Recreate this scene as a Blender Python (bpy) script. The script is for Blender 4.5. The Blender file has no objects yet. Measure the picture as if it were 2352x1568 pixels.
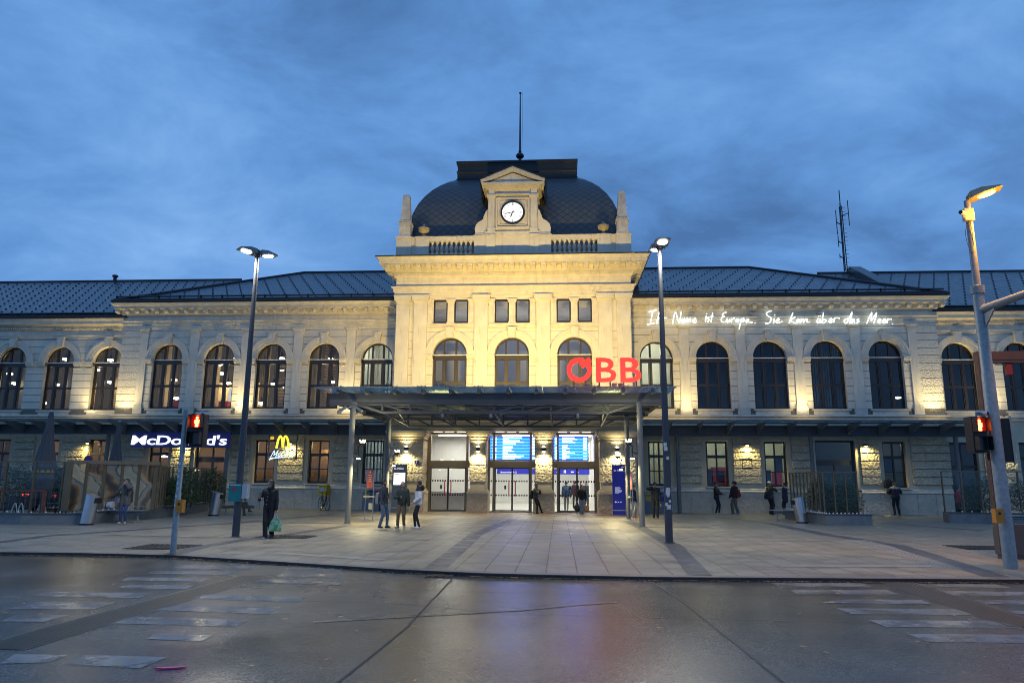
import bpy, bmesh, math, random
import numpy as np
from mathutils import Vector, Matrix
random.seed(7)
SC = bpy.context.scene
COL = SC.collection
R = math.radians
# ------------------------------------------------------------------ camera
CAMP = Vector((2.483, -40.411, 1.6)); FPX = 1650.2; PITCH, YAW, ROLL = 0.1919, 0.0657, 0.0072
_cp, _sp, _cy, _sy, _cr, _sr = math.cos(PITCH), math.sin(PITCH), math.cos(YAW), math.sin(YAW), math.cos(ROLL), math.sin(ROLL)
_r = Vector((_cy, _sy, 0)); FW = Vector((-_sy*_cp, _cy*_cp, _sp)); _u = Vector((_sy*_sp, -_cy*_sp, _cp))
RT = _cr*_r + _sr*_u; UP = -_sr*_r + _cr*_u
cam = bpy.data.objects.new('camera', bpy.data.cameras.new('camera')); COL.objects.link(cam)
cam.matrix_world = Matrix(((RT.x, UP.x, -FW.x, CAMP.x), (RT.y, UP.y, -FW.y, CAMP.y), (RT.z, UP.z, -FW.z, CAMP.z), (0, 0, 0, 1)))
cam.data.sensor_width = 36; cam.data.lens = FPX/2352*36; cam.data.clip_end = 3000; cam.data.clip_start = .1
SC.camera = cam
def at(px, py, Y):        # survey helper: the point of the photograph (2352 x 1568) on the plane y = Y
    v = FW + RT*((px-1176)/FPX) + UP*((784-py)/FPX); return CAMP + v*((Y-CAMP.y)/v.y)
def gr(px, py, z=0):      # the point of the photograph on the ground
    v = FW + RT*((px-1176)/FPX) + UP*((784-py)/FPX); return CAMP + v*((z-CAMP.z)/v.z)
# ------------------------------------------------------------------ render settings, dusk sky
SC.view_settings.view_transform = 'Standard'; SC.view_settings.look = 'None'
SC.view_settings.exposure = 0; SC.view_settings.gamma = 1
cy = SC.cycles
cy.use_denoising = True; cy.max_bounces = 7; cy.diffuse_bounces = 3; cy.glossy_bounces = 3; cy.transmission_bounces = 4
cy.transparent_max_bounces = 10; cy.filter_width = 1.0; cy.denoising_input_passes = 'RGB_ALBEDO_NORMAL'; cy.denoising_prefilter = 'ACCURATE'; cy.sample_clamp_indirect = 4; cy.sample_clamp_direct = 0; cy.caustics_reflective = False; cy.caustics_refractive = False
W = bpy.data.worlds.new('World'); SC.world = W; W.use_nodes = True
def world():
    nt = W.node_tree; N = nt.nodes; L = nt.links; N.clear()
    def nd(t, **k):
        n = N.new(t)
        for a, b in k.items(): setattr(n, a, b)
        return n
    out = nd('ShaderNodeOutputWorld'); bg = nd('ShaderNodeBackground'); tc = nd('ShaderNodeTexCoord')
    sep = nd('ShaderNodeSeparateXYZ'); L.new(tc.outputs['Generated'], sep.inputs[0])
    zz = nd('ShaderNodeMath', operation='MAXIMUM'); L.new(sep.outputs[2], zz.inputs[0]); zz.inputs[1].default_value = 0
    za = nd('ShaderNodeMath', operation='ADD'); L.new(zz.outputs[0], za.inputs[0]); za.inputs[1].default_value = .28
    cmb = nd('ShaderNodeCombineXYZ'); 
    for i in (0, 1):
        d = nd('ShaderNodeMath', operation='DIVIDE'); L.new(sep.outputs[i], d.inputs[0]); L.new(za.outputs[0], d.inputs[1]); L.new(d.outputs[0], cmb.inputs[i])
    def noise(sc, det, dist, rough, loc, scl=(1, 1, 1), rz=0):
        mp = nd('ShaderNodeMapping'); mp.inputs['Location'].default_value = loc; mp.inputs['Scale'].default_value = scl; mp.inputs['Rotation'].default_value = (0, 0, rz)
        L.new(cmb.outputs[0], mp.inputs[0]); n = nd('ShaderNodeTexNoise'); n.inputs['Scale'].default_value = sc; n.inputs['Detail'].default_value = det
        n.inputs['Distortion'].default_value = dist; n.inputs['Roughness'].default_value = rough; L.new(mp.outputs[0], n.inputs['Vector']); return n
    n1 = noise(1.0, 3, .25, .45, SKY1, (1, 1.25, 1), R(25)); n2 = noise(2.6, 8, .3, .62, SKY2, (1, 1.3, 1), R(-15))
    ad = nd('ShaderNodeMath', operation='MULTIPLY_ADD'); L.new(n2.outputs['Fac'], ad.inputs[0]); ad.inputs[1].default_value = .52; 
    m1 = nd('ShaderNodeMath', operation='MULTIPLY'); L.new(n1.outputs['Fac'], m1.inputs[0]); m1.inputs[1].default_value = .53; L.new(m1.outputs[0], ad.inputs[2])
    ramp = nd('ShaderNodeValToRGB'); L.new(ad.outputs[0], ramp.inputs[0]); e = ramp.color_ramp.elements
    e[0].position = .37; e[0].color = (.062, .160, .375, 1); e[1].position = .70; e[1].color = (.215, .425, .78, 1)
    q = ramp.color_ramp.elements.new(.50); q.color = (.106, .268, .59, 1)
    q = ramp.color_ramp.elements.new(.58); q.color = (.145, .330, .68, 1)
    # brighter, paler band of sky low over the horizon
    hr = nd('ShaderNodeMapRange'); L.new(sep.outputs[2], hr.inputs[0]); hr.inputs[1].default_value = .0; hr.inputs[2].default_value = .30; hr.inputs[3].default_value = .55; hr.inputs[4].default_value = 0
    mx = nd('ShaderNodeMixRGB'); L.new(hr.outputs[0], mx.inputs[0]); L.new(ramp.outputs[0], mx.inputs[1]); mx.inputs[2].default_value = (.128, .318, .68, 1)
    sky = nd('ShaderNodeTexSky', sky_type='NISHITA'); sky.sun_disc = False; sky.sun_elevation = R(-3); sky.sun_rotation = R(200)
    sc = nd('ShaderNodeMixRGB', blend_type='ADD'); sc.inputs[0].default_value = .1; L.new(mx.outputs[0], sc.inputs[1]); L.new(sky.outputs[0], sc.inputs[2])
    L.new(sc.outputs[0], bg.inputs[0]); bg.inputs[1].default_value = 1.1; L.new(bg.outputs[0], out.inputs[0])
SKY1 = (3.1, 1.7, 0); SKY2 = (1.3, 4.2, 0)
FLOOD, UPL, WLAMP, PLAMP, PSPOT, STREET = 3000, 330, 150, 175, 600, 820
world()
sl = bpy.data.lights.new('afterglow', 'SUN'); sl.energy = .05; sl.angle = R(40); sl.color = (.75, .85, 1)
so = bpy.data.objects.new('afterglow', sl); COL.objects.link(so); so.rotation_euler = (R(50), 0, R(-20))
# ------------------------------------------------------------------ materials
MC = {}
def mat(name, col, rough=.6, metal=0, var=.12, scale=3., bump=0, bscale=25., rvar=0, emit=None, es=0, spec=.5, aniso=None, streak=0):
    if name in MC: return MC[name]
    m = bpy.data.materials.new(name); m.use_nodes = True; MC[name] = m
    nt = m.node_tree; N = nt.nodes; L = nt.links; b = N['Principled BSDF']
    b.inputs['Roughness'].default_value = rough; b.inputs['Metallic'].default_value = metal; b.inputs['Specular IOR Level'].default_value = spec
    b.inputs['Base Color'].default_value = (*col, 1)
    tc = N.new('ShaderNodeTexCoord')
    if var or rvar or streak:
        n = N.new('ShaderNodeTexNoise'); n.inputs['Scale'].default_value = scale; n.inputs['Detail'].default_value = 6; n.inputs['Roughness'].default_value = .6
        if aniso:
            mp = N.new('ShaderNodeMapping'); mp.inputs['Scale'].default_value = aniso; L.new(tc.outputs['Object'], mp.inputs[0]); L.new(mp.outputs[0], n.inputs['Vector'])
        else: L.new(tc.outputs['Object'], n.inputs['Vector'])
        mr = N.new('ShaderNodeMapRange'); mr.inputs[1].default_value = .3; mr.inputs[2].default_value = .7; mr.inputs[3].default_value = 1-var; mr.inputs[4].default_value = 1+var; L.new(n.outputs['Fac'], mr.inputs[0])
        mx = N.new('ShaderNodeMixRGB'); mx.blend_type = 'MULTIPLY'; mx.inputs[0].default_value = 1; mx.inputs[1].default_value = (*col, 1); L.new(mr.outputs[0], mx.inputs[2])
        last = mx.outputs[0]
        if streak:   # rain streaks and grime under ledges: patches with their own shape
            mp = N.new('ShaderNodeMapping'); mp.inputs['Scale'].default_value = (5, 5, .55); L.new(tc.outputs['Object'], mp.inputs[0])
            n2 = N.new('ShaderNodeTexNoise'); n2.inputs['Scale'].default_value = 1.3; n2.inputs['Detail'].default_value = 8; n2.inputs['Roughness'].default_value = .7; L.new(mp.outputs[0], n2.inputs['Vector'])
            r2 = N.new('ShaderNodeMapRange'); r2.inputs[1].default_value = .56; r2.inputs[2].default_value = .74; r2.inputs[3].default_value = 1; r2.inputs[4].default_value = 1-streak; L.new(n2.outputs['Fac'], r2.inputs[0])
            m2 = N.new('ShaderNodeMixRGB'); m2.blend_type = 'MULTIPLY'; m2.inputs[0].default_value = 1; L.new(last, m2.inputs[1]); L.new(r2.outputs[0], m2.inputs[2]); last = m2.outputs[0]
        L.new(last, b.inputs['Base Color'])
        if rvar:
            rr = N.new('ShaderNodeMapRange'); rr.inputs[1].default_value = .35; rr.inputs[2].default_value = .65; rr.inputs[3].default_value = max(.03, rough-rvar); rr.inputs[4].default_value = min(1, rough+rvar); L.new(n.outputs['Fac'], rr.inputs[0]); L.new(rr.outputs[0], b.inputs['Roughness'])
    if bump:
        n3 = N.new('ShaderNodeTexNoise'); n3.inputs['Scale'].default_value = bscale; n3.inputs['Detail'].default_value = 4; L.new(tc.outputs['Object'], n3.inputs['Vector'])
        bp = N.new('ShaderNodeBump'); bp.inputs['Strength'].default_value = min(1, bump); bp.inputs['Distance'].default_value = .02*max(1, bump); L.new(n3.outputs['Fac'], bp.inputs['Height']); L.new(bp.outputs[0], b.inputs['Normal'])
    if emit: b.inputs['Emission Color'].default_value = (*emit, 1); b.inputs['Emission Strength'].default_value = es
    return m
def glass(name, tint=(.9, .93, .93), refl=1.0, rough=.0):
    if name in MC: return MC[name]
    m = bpy.data.materials.new(name); m.use_nodes = True; MC[name] = m; nt = m.node_tree; N = nt.nodes; L = nt.links; N.clear()
    o = N.new('ShaderNodeOutputMaterial'); t = N.new('ShaderNodeBsdfTransparent'); t.inputs[0].default_value = (*tint, 1)
    g = N.new('ShaderNodeBsdfGlossy'); g.inputs['Roughness'].default_value = rough; g.inputs[0].default_value = (refl, refl, refl, 1)
    f = N.new('ShaderNodeFresnel'); mx = N.new('ShaderNodeMixShader'); ge = N.new('ShaderNodeNewGeometry'); io = N.new('ShaderNodeMapRange'); io.inputs[3].default_value = 1.6; io.inputs[4].default_value = 1/1.6; L.new(ge.outputs['Backfacing'], io.inputs[0]); L.new(io.outputs[0], f.inputs[0])
    L.new(f.outputs[0], mx.inputs[0]); L.new(t.outputs[0], mx.inputs[1]); L.new(g.outputs[0], mx.inputs[2]); L.new(mx.outputs[0], o.inputs[0]); return m
def frosted(name, tint, col, mixf=.55):
    m = bpy.data.materials.new(name); m.use_nodes = True; MC[name] = m; nt = m.node_tree; N = nt.nodes; L = nt.links; N.clear()
    o = N.new('ShaderNodeOutputMaterial'); t = N.new('ShaderNodeBsdfTransparent'); t.inputs[0].default_value = (*tint, 1); d = N.new('ShaderNodeBsdfTranslucent'); d.inputs[0].default_value = (*col, 1)
    mx = N.new('ShaderNodeMixShader'); mx.inputs[0].default_value = mixf; L.new(t.outputs[0], mx.inputs[1]); L.new(d.outputs[0], mx.inputs[2])
    g = N.new('ShaderNodeBsdfGlossy'); g.inputs['Roughness'].default_value = .1; f = N.new('ShaderNodeFresnel'); ge = N.new('ShaderNodeNewGeometry'); io = N.new('ShaderNodeMapRange'); io.inputs[3].default_value = 1.3; io.inputs[4].default_value = 1/1.3; L.new(ge.outputs['Backfacing'], io.inputs[0]); L.new(io.outputs[0], f.inputs[0]); m2 = N.new('ShaderNodeMixShader'); L.new(f.outputs[0], m2.inputs[0]); L.new(mx.outputs[0], m2.inputs[1]); L.new(g.outputs[0], m2.inputs[2]); L.new(m2.outputs[0], o.inputs[0]); return m
def banded(name, col, step, z0, line=.35, width=.02, streak=.25, bump=.25, bs=30):
    m = mat(name, col, .8, var=.1, scale=1.5, bump=bump, bscale=bs, streak=streak); nt = m.node_tree; N = nt.nodes; L = nt.links; b = N['Principled BSDF']
    src = b.inputs['Base Color'].links[0].from_socket
    tc = N.new('ShaderNodeTexCoord'); sp = N.new('ShaderNodeSeparateXYZ'); L.new(tc.outputs['Object'], sp.inputs[0])
    s = N.new('ShaderNodeMath'); s.operation = 'SUBTRACT'; s.inputs[1].default_value = z0; L.new(sp.outputs[2], s.inputs[0])
    md = N.new('ShaderNodeMath'); md.operation = 'MODULO'; md.inputs[1].default_value = step; L.new(s.outputs[0], md.inputs[0])
    lt = N.new('ShaderNodeMath'); lt.operation = 'LESS_THAN'; lt.inputs[1].default_value = width; L.new(md.outputs[0], lt.inputs[0])
    mx = N.new('ShaderNodeMixRGB'); L.new(lt.outputs[0], mx.inputs[0]); L.new(src, mx.inputs[1]); mx.inputs[2].default_value = (col[0]*line, col[1]*line, col[2]*line, 1); L.new(mx.outputs[0], b.inputs['Base Color'])
    return m
def emis(name, col, s):
    if name in MC: return MC[name]
    m = bpy.data.materials.new(name); m.use_nodes = True; MC[name] = m; nt = m.node_tree; b = nt.nodes['Principled BSDF']
    b.inputs['Base Color'].default_value = (*[min(.8, c) for c in col], 1); b.inputs['Emission Color'].default_value = (*col, 1); b.inputs['Emission Strength'].default_value = s; return m
# ------------------------------------------------------------------ mesh helpers
class MB:
    def __init__(s): s.v = []; s.f = []; s.m = []; s.uv = None
    def add(s, vs, fs, mi=0):
        o = len(s.v); s.v += [tuple(p) for p in vs]; s.f += [tuple(i+o for i in f) for f in fs]; s.m += [mi]*len(fs); return s
    def box(s, x0, x1, y0, y1, z0, z1, mi=0):
        return s.add([(x0,y0,z0),(x1,y0,z0),(x1,y1,z0),(x0,y1,z0),(x0,y0,z1),(x1,y0,z1),(x1,y1,z1),(x0,y1,z1)], [(0,3,2,1),(4,5,6,7),(0,1,5,4),(1,2,6,5),(2,3,7,6),(3,0,4,7)], mi)
    def cbox(s, c, d, mi=0): return s.box(c[0]-d[0]/2, c[0]+d[0]/2, c[1]-d[1]/2, c[1]+d[1]/2, c[2]-d[2]/2, c[2]+d[2]/2, mi)
    def poly(s, pts, mi=0): return s.add(pts, [tuple(range(len(pts)))], mi)
    def prism(s, pts, ax, a, b, mi=0):      # extrude a 2-D outline along an axis
        f = {'x': lambda p, t: (t, p[0], p[1]), 'y': lambda p, t: (p[0], t, p[1]), 'z': lambda p, t: (p[0], p[1], t)}[ax]; n = len(pts)
        return s.add([f(p, a) for p in pts]+[f(p, b) for p in pts], [tuple(range(n))[::-1], tuple(range(n, 2*n))]+[(i, (i+1) % n, n+(i+1) % n, n+i) for i in range(n)], mi)
    def tube(s, pts, r, n=8, mi=0, cap=True):
        pts = [Vector(p) for p in pts]; rs = r if isinstance(r, (list, tuple)) else [r]*len(pts); rings = []
        prev = None
        for i, p in enumerate(pts):
            d = (pts[min(i+1, len(pts)-1)]-pts[max(i-1, 0)]).normalized()
            if prev is None: a = Vector((0, 0, 1)) if abs(d.z) < .9 else Vector((1, 0, 0)); a = (a-d*a.dot(d)).normalized()
            else: a = (prev-d*prev.dot(d)); a = a.normalized() if a.length > 1e-6 else d.orthogonal().normalized()
            prev = a; b = d.cross(a); rings.append([p+(a*math.cos(2*math.pi*k/n)+b*math.sin(2*math.pi*k/n))*rs[i] for k in range(n)])
        return s.loft(rings, mi, cap)
    def loft(s, rings, mi=0, cap=True):
        n = len(rings[0]); vs = [p for r in rings for p in r]; fs = []
        for i in range(len(rings)-1):
            for k in range(n): fs.append((i*n+k, i*n+(k+1) % n, (i+1)*n+(k+1) % n, (i+1)*n+k))
        if cap: fs += [tuple(range(n))[::-1], tuple(range((len(rings)-1)*n, len(rings)*n))]
        return s.add(vs, fs, mi)
    def lathe(s, prof, n=16, c=(0, 0, 0), mi=0):
        return s.loft([[(c[0]+r*math.cos(2*math.pi*k/n), c[1]+r*math.sin(2*math.pi*k/n), c[2]+z) for k in range(n)] for r, z in prof], mi)
    def ball(s, c, r, n=10, mi=0):
        rr = r if isinstance(r, (tuple, list)) else (r, r, r); rings = []
        for i in range(n//2+1):
            a = -math.pi/2+math.pi*i/(n//2); q = max(1e-3, math.cos(a)); rings.append([(c[0]+rr[0]*q*math.cos(2*math.pi*k/n), c[1]+rr[1]*q*math.sin(2*math.pi*k/n), c[2]+rr[2]*math.sin(a)) for k in range(n)])
        return s.loft(rings, mi)
    def bar(s, a, b, w, h, mi=0):           # rectangular bar from a to b
        a = Vector(a); b = Vector(b); d = (b-a).normalized(); u = Vector((0, 0, 1)) if abs(d.z) < .95 else Vector((0, 1, 0)); x = d.cross(u).normalized(); z = x.cross(d)
        return s.loft([[p+x*sx*w/2+z*sz*h/2 for sx, sz in ((-1,-1),(1,-1),(1,1),(-1,1))] for p in (a, b)], mi)
    def xf(s, M): s.v = [tuple(M @ Vector(p)) for p in s.v]; return s
    def build(s, name, m, parent=None, smooth=False, loc=None, recalc=True):
        me = bpy.data.meshes.new(name); me.from_pydata(s.v, [], s.f)
        ms = m if isinstance(m, (list, tuple)) else [m]
        for q in ms: me.materials.append(q)
        me.polygons.foreach_set('material_index', s.m)
        if recalc:
            b = bmesh.new(); b.from_mesh(me); bmesh.ops.recalc_face_normals(b, faces=b.faces); b.to_mesh(me); b.free()
        if smooth:
            me.polygons.foreach_set('use_smooth', [True]*len(me.polygons))
            try: me.set_sharp_from_angle(angle=R(38))
            except Exception: pass
        o = bpy.data.objects.new(name, me); COL.objects.link(o)
        if loc is not None: o.location = loc
        if parent is not None: o.parent = parent
        return o
def thing(name, label, cat, loc=(0, 0, 0), rz=0, group=None):
    o = bpy.data.objects.new(name, None); COL.objects.link(o); o.empty_display_size = .2; o.location = loc; o.rotation_euler = (0, 0, rz)
    return tag(o, label, cat, group)
def tag(o, label=None, cat=None, group=None, kind=None):
    if label: o['label'] = label
    if cat: o['category'] = cat
    if group: o['group'] = group
    if kind: o['kind'] = kind
    return o
def inst(o, parent=None, loc=None, rz=None):     # copy an object and its parts
    c = o.copy(); COL.objects.link(c)
    if parent is not None: c.parent = parent
    if loc is not None: c.location = loc
    if rz is not None: c.rotation_euler.z = rz
    for ch in o.children: inst(ch, c)
    return c
def lamp(kind, name, loc, energy, col, parent=None, size=.1, aim=None, spot=None, blend=.5):
    l = bpy.data.lights.new(name, kind); l.energy = energy; l.color = col
    if kind == 'AREA': l.size = size
    else: l.shadow_soft_size = size
    if spot: l.spot_size = R(spot); l.spot_blend = blend
    o = bpy.data.objects.new(name, l); COL.objects.link(o); o.location = loc
    if aim is not None: o.rotation_euler = (Vector(aim)-Vector(loc)).to_track_quat('-Z', 'Y').to_euler()
    if parent is not None: o.parent = parent
    return o
def text(body, size, ext=.02, off=0, align='CENTER', shear=0, sx=1, space=1):     # lettering as a mesh, lying in x-z, facing -y
    c = bpy.data.curves.new('t', 'FONT'); c.body = body; c.size = size; c.extrude = ext; c.offset = off; c.align_x = align; c.align_y = 'BOTTOM_BASELINE'; c.shear = shear; c.space_character = space; c.resolution_u = 3
    o = bpy.data.objects.new('t', c); COL.objects.link(o); dg = bpy.context.evaluated_depsgraph_get(); dg.update(); me = o.evaluated_get(dg).to_mesh()
    mb = MB(); mb.add([(v.co.x*sx, -v.co.z, v.co.y) for v in me.vertices], [tuple(p.vertices) for p in me.polygons]); o.evaluated_get(dg).to_mesh_clear(); COL.objects.unlink(o); bpy.data.objects.remove(o); return mb
# ------------------------------------------------------------------ ground
KERB = [(-60, -20), (-30, -23.3), (-9.7, -24.9), (-7.8, -24.85), (-5.7, -25.03), (-3.06, -25.95), (-.58, -26.86), (1.06, -27.24), (2.2, -27.34), (4.1, -27.4), (7.1, -27.2), (10.4, -26.98), (16, -26.9), (60, -26.5)]
RZ0 = -.06
def road_mat():
    m = mat('wet_road', (.122, .112, .098), .42, var=.25, scale=.9, bump=.16, bscale=70, rvar=.2); nt = m.node_tree; N = nt.nodes; L = nt.links; b = N['Principled BSDF']
    src = b.inputs['Base Color'].links[0].from_socket; tc = N.new('ShaderNodeTexCoord')
    v = N.new('ShaderNodeTexNoise'); v.inputs['Scale'].default_value = 60; v.inputs['Detail'].default_value = 3; L.new(tc.outputs['Object'], v.inputs['Vector'])
    mr = N.new('ShaderNodeMapRange'); mr.inputs[1].default_value = .35; mr.inputs[2].default_value = .75; mr.inputs[3].default_value = .45; mr.inputs[4].default_value = 2.0; L.new(v.outputs['Fac'], mr.inputs[0])
    mx = N.new('ShaderNodeMixRGB'); mx.blend_type = 'MULTIPLY'; mx.inputs[0].default_value = 1; L.new(src, mx.inputs[1]); L.new(mr.outputs[0], mx.inputs[2]); L.new(mx.outputs[0], b.inputs['Base Color'])
    w = N.new('ShaderNodeTexNoise'); w.inputs['Scale'].default_value = .22; w.inputs['Detail'].default_value = 4; L.new(tc.outputs['Object'], w.inputs['Vector'])
    w2 = N.new('ShaderNodeMapRange'); w2.inputs[1].default_value = .38; w2.inputs[2].default_value = .62; w2.inputs[3].default_value = .10; w2.inputs[4].default_value = .30; L.new(w.outputs['Fac'], w2.inputs[0]); L.new(w2.outputs[0], b.inputs['Roughness'])
    return m
M_road = road_mat()
MB().poly([(-900, -900, RZ0), (900, -900, RZ0), (900, 1500, RZ0), (-900, 1500, RZ0)]).build('road', M_road); tag(bpy.data.objects['road'], 'grey wet road in front of the station', 'road', kind='structure')
def slab_mat(name, c1, c2, bw, rh, mortar=.012, rot=True, rough=.42):
    m = mat(name, c1, rough, var=.16, scale=1.1, bump=.3, bscale=50, rvar=.14); nt = m.node_tree; N = nt.nodes; L = nt.links; b = N['Principled BSDF']; src = b.inputs['Base Color'].links[0].from_socket
    tc = N.new('ShaderNodeTexCoord'); mp = N.new('ShaderNodeMapping'); mp.inputs['Rotation'].default_value = (0, 0, R(90) if rot else 0); L.new(tc.outputs['Object'], mp.inputs[0])
    br = N.new('ShaderNodeTexBrick'); br.inputs['Scale'].default_value = 1; br.inputs['Brick Width'].default_value = bw; br.inputs['Row Height'].default_value = rh; br.inputs['Mortar Size'].default_value = mortar; br.inputs['Mortar Smooth'].default_value = .1
    br.inputs['Color1'].default_value = (1, 1, 1, 1); br.inputs['Color2'].default_value = (c2, c2, c2, 1); br.inputs['Mortar'].default_value = (.22, .2, .18, 1); L.new(mp.outputs[0], br.inputs[0])
    mx = N.new('ShaderNodeMixRGB'); mx.blend_type = 'MULTIPLY'; mx.inputs[0].default_value = 1; L.new(src, mx.inputs[1]); L.new(br.outputs[0], mx.inputs[2])
    st_ = N.new('ShaderNodeTexNoise'); st_.inputs['Scale'].default_value = 2.4; st_.inputs['Detail'].default_value = 8; st_.inputs['Roughness'].default_value = .75; L.new(tc.outputs['Object'], st_.inputs['Vector'])
    r2 = N.new('ShaderNodeMapRange'); r2.inputs[1].default_value = .6; r2.inputs[2].default_value = .78; r2.inputs[3].default_value = 1; r2.inputs[4].default_value = .62; L.new(st_.outputs['Fac'], r2.inputs[0])
    m3 = N.new('ShaderNodeMixRGB'); m3.blend_type = 'MULTIPLY'; m3.inputs[0].default_value = 1; L.new(mx.outputs[0], m3.inputs[1]); L.new(r2.outputs[0], m3.inputs[2]); L.new(m3.outputs[0], b.inputs['Base Color']); return m
M_slab = slab_mat('plaza_slab', (.265, .228, .172), .86, .95, .56, .013); M_slab2 = slab_mat('plaza_fine_paving', (.255, .222, .17), .9, .6, .30, .008, False)
m = MB(); n = len(KERB)
m.add([(x, y, 0) for x, y in KERB]+[(x, 60, 0) for x, y in KERB], [(i, i+1, n+i+1, n+i) for i in range(n-1)])
pz = m.build('plaza_paving', M_slab2); tag(pz, 'beige stone paving in front of the station', 'pavement', kind='structure')
m = MB(); inner = [(x, y) for x, y in KERB if -8 < x < 17]
m.poly([(x, y+.3, .004) for x, y in inner]+[(16, -3.2, .004), (7.2, -3.2, .004), (6.6, -3.15, .004), (-6.6, -3.15, .004)]); sl_ = m.build('slab_paving', M_slab); tag(sl_, 'large stone slabs leading to the entrance', 'pavement', kind='structure')
m = MB(); ins = [(x, y+.28) for x, y in KERB]
for i in range(n-1):
    a, b, c, d = KERB[i], KERB[i+1], ins[i+1], ins[i]
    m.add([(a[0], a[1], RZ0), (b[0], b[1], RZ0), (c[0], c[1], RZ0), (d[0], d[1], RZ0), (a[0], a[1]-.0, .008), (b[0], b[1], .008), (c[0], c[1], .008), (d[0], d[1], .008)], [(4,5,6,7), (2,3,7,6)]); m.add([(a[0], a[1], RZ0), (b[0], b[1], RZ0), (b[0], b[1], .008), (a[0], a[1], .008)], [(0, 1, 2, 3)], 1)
kb = m.build('kerb', [mat('kerb_stone', (.18, .155, .135), .45, var=.25, scale=2, bump=.4), mat('shaded_kerb_face', (.03, .025, .028), .6, var=.3)]); tag(kb, 'grey granite kerb along the road', 'kerb', kind='structure')  # shade of the front face is painted in as a near-black colour
def strip(name, pts, w, z, m, label, cat):
    mb = MB(); L_ = []; R_ = []
    for i, p in enumerate(pts):
        p = Vector((p[0], p[1])); a = Vector(pts[max(i-1, 0)][:2]); b = Vector(pts[min(i+1, len(pts)-1)][:2]); d = (b-a).normalized(); nn = Vector((-d.y, d.x)); L_.append(p+nn*w/2); R_.append(p-nn*w/2)
    mb.add([(q.x, q.y, z) for q in L_+R_], [(i, i+1, len(pts)+i+1, len(pts)+i) for i in range(len(pts)-1)]); return tag(mb.build(name, m), label, cat, kind='structure')
G2 = lambda *pp: [gr(x, y)[:2] for x, y in pp]
M_dk = mat('dark_granite', (.075, .078, .085), .42, var=.2, scale=2, bump=.3, rvar=.12)
strip('dark_paving_band', G2((1000, 1306), (1060, 1255), (1095, 1225), (1180, 1192)), .42, .008, M_dk, 'dark granite band running up towards the entrance', 'paving band')
strip('dark_paving_band', G2((1608, 1322), (1550, 1255), (1500, 1225), (1440, 1195)), .42, .008, M_dk, 'dark granite band leading from the right lamp post to the kerb', 'paving band')
strip('dark_paving_band', G2((395, 1273), (470, 1254), (560, 1240), (700, 1222), (800, 1206)), .4, .008, M_dk, 'dark granite band curving past the left lamp post', 'paving band')
strip('dark_paving_band', G2((0, 1245), (100, 1231), (300, 1217), (520, 1202), (640, 1192), (770, 1180)), .3, .008, M_dk, 'dark granite band crossing the paving on the left', 'paving band')
strip('dark_paving_band', G2((2290, 1325), (2180, 1290), (2060, 1252), (1900, 1228), (1760, 1200), (1640, 1186)), .45, .008, M_dk, 'dark granite band curving across the right paving', 'paving band')
strip('dark_paving_band', G2((2260, 1218), (2050, 1203), (1930, 1190)), .2, .008, M_dk, 'thin dark band behind the right planter end', 'paving band')
M_tac = mat('tactile_paving', (.38, .37, .35), .5, var=.2, scale=6)
for a, b in (((1975, 1241), (2180, 1305)), ((700, 1243), (770, 1228))):
    p0, p1 = gr(*a), gr(*b); d = (p1-p0).normalized(); q = Vector((-d.y, d.x, 0))
    for k in range(6): strip('tactile_strip', [(p0+q*(k-2.5)*.085)[:2], (p1+q*(k-2.5)*.085)[:2]], .035, .010, M_tac, 'row of pale ribbed guiding slabs', 'paving')
strip('pale_paving_line', G2((0, 1222), (300, 1229), (640, 1237), (1000, 1240), (1300, 1241), (1700, 1243), (1990, 1241)), .14, .0095, mat('pale_stone', (.30, .28, .25), .4, var=.25), 'pale stone line across the paving', 'paving line')
strip('pale_paving_band', G2((640, 1270), (880, 1286)), .3, .0095, mat('pale_stone', (.30, .28, .25), .4), 'pale slab row before the crossing', 'paving line')
strip('pale_paving_band', G2((1790, 1300), (2140, 1300)), .3, .0095, mat('pale_stone', (.30, .28, .25), .4), 'pale slab row before the right crossing', 'paving line')
strip('red_tile_strip', [(-5.0, -3.35), (6.2, -3.35)], .55, .0085, mat('red_tile', (.28, .09, .06), .4, var=.2, scale=8), 'red tiles at the entrance doors', 'paving')
M_joint = mat('road_joint', (.02, .02, .02), .6, var=0)
GR = lambda *pp: [gr(x, y, RZ0)[:2] for x, y in pp]
for k, q in enumerate((((1040, 1322), (1035, 1333), (935, 1440), (775, 1568)), ((1490, 1332), (1560, 1375), (1680, 1470), (1800, 1568)), ((330, 1372), (900, 1385), (1176, 1410), (2040, 1430)), ((900, 1353), (1400, 1364), (2000, 1365)), ((360, 1357), (905, 1385)))[:4]):
    strip('road_joint', GR(*q), .03 if k < 2 else .012, RZ0+.004, M_joint, 'dark joint between concrete road slabs', 'road joint')
strip('tyre_mark', GR((720, 1428), (1000, 1412), (1200, 1400), (1330, 1388), (1420, 1382)), .10, RZ0+.004, mat('scuff', (.155, .14, .12), .32, var=.5, scale=6), 'faint pale scuff line across the road', 'road mark')
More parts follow.
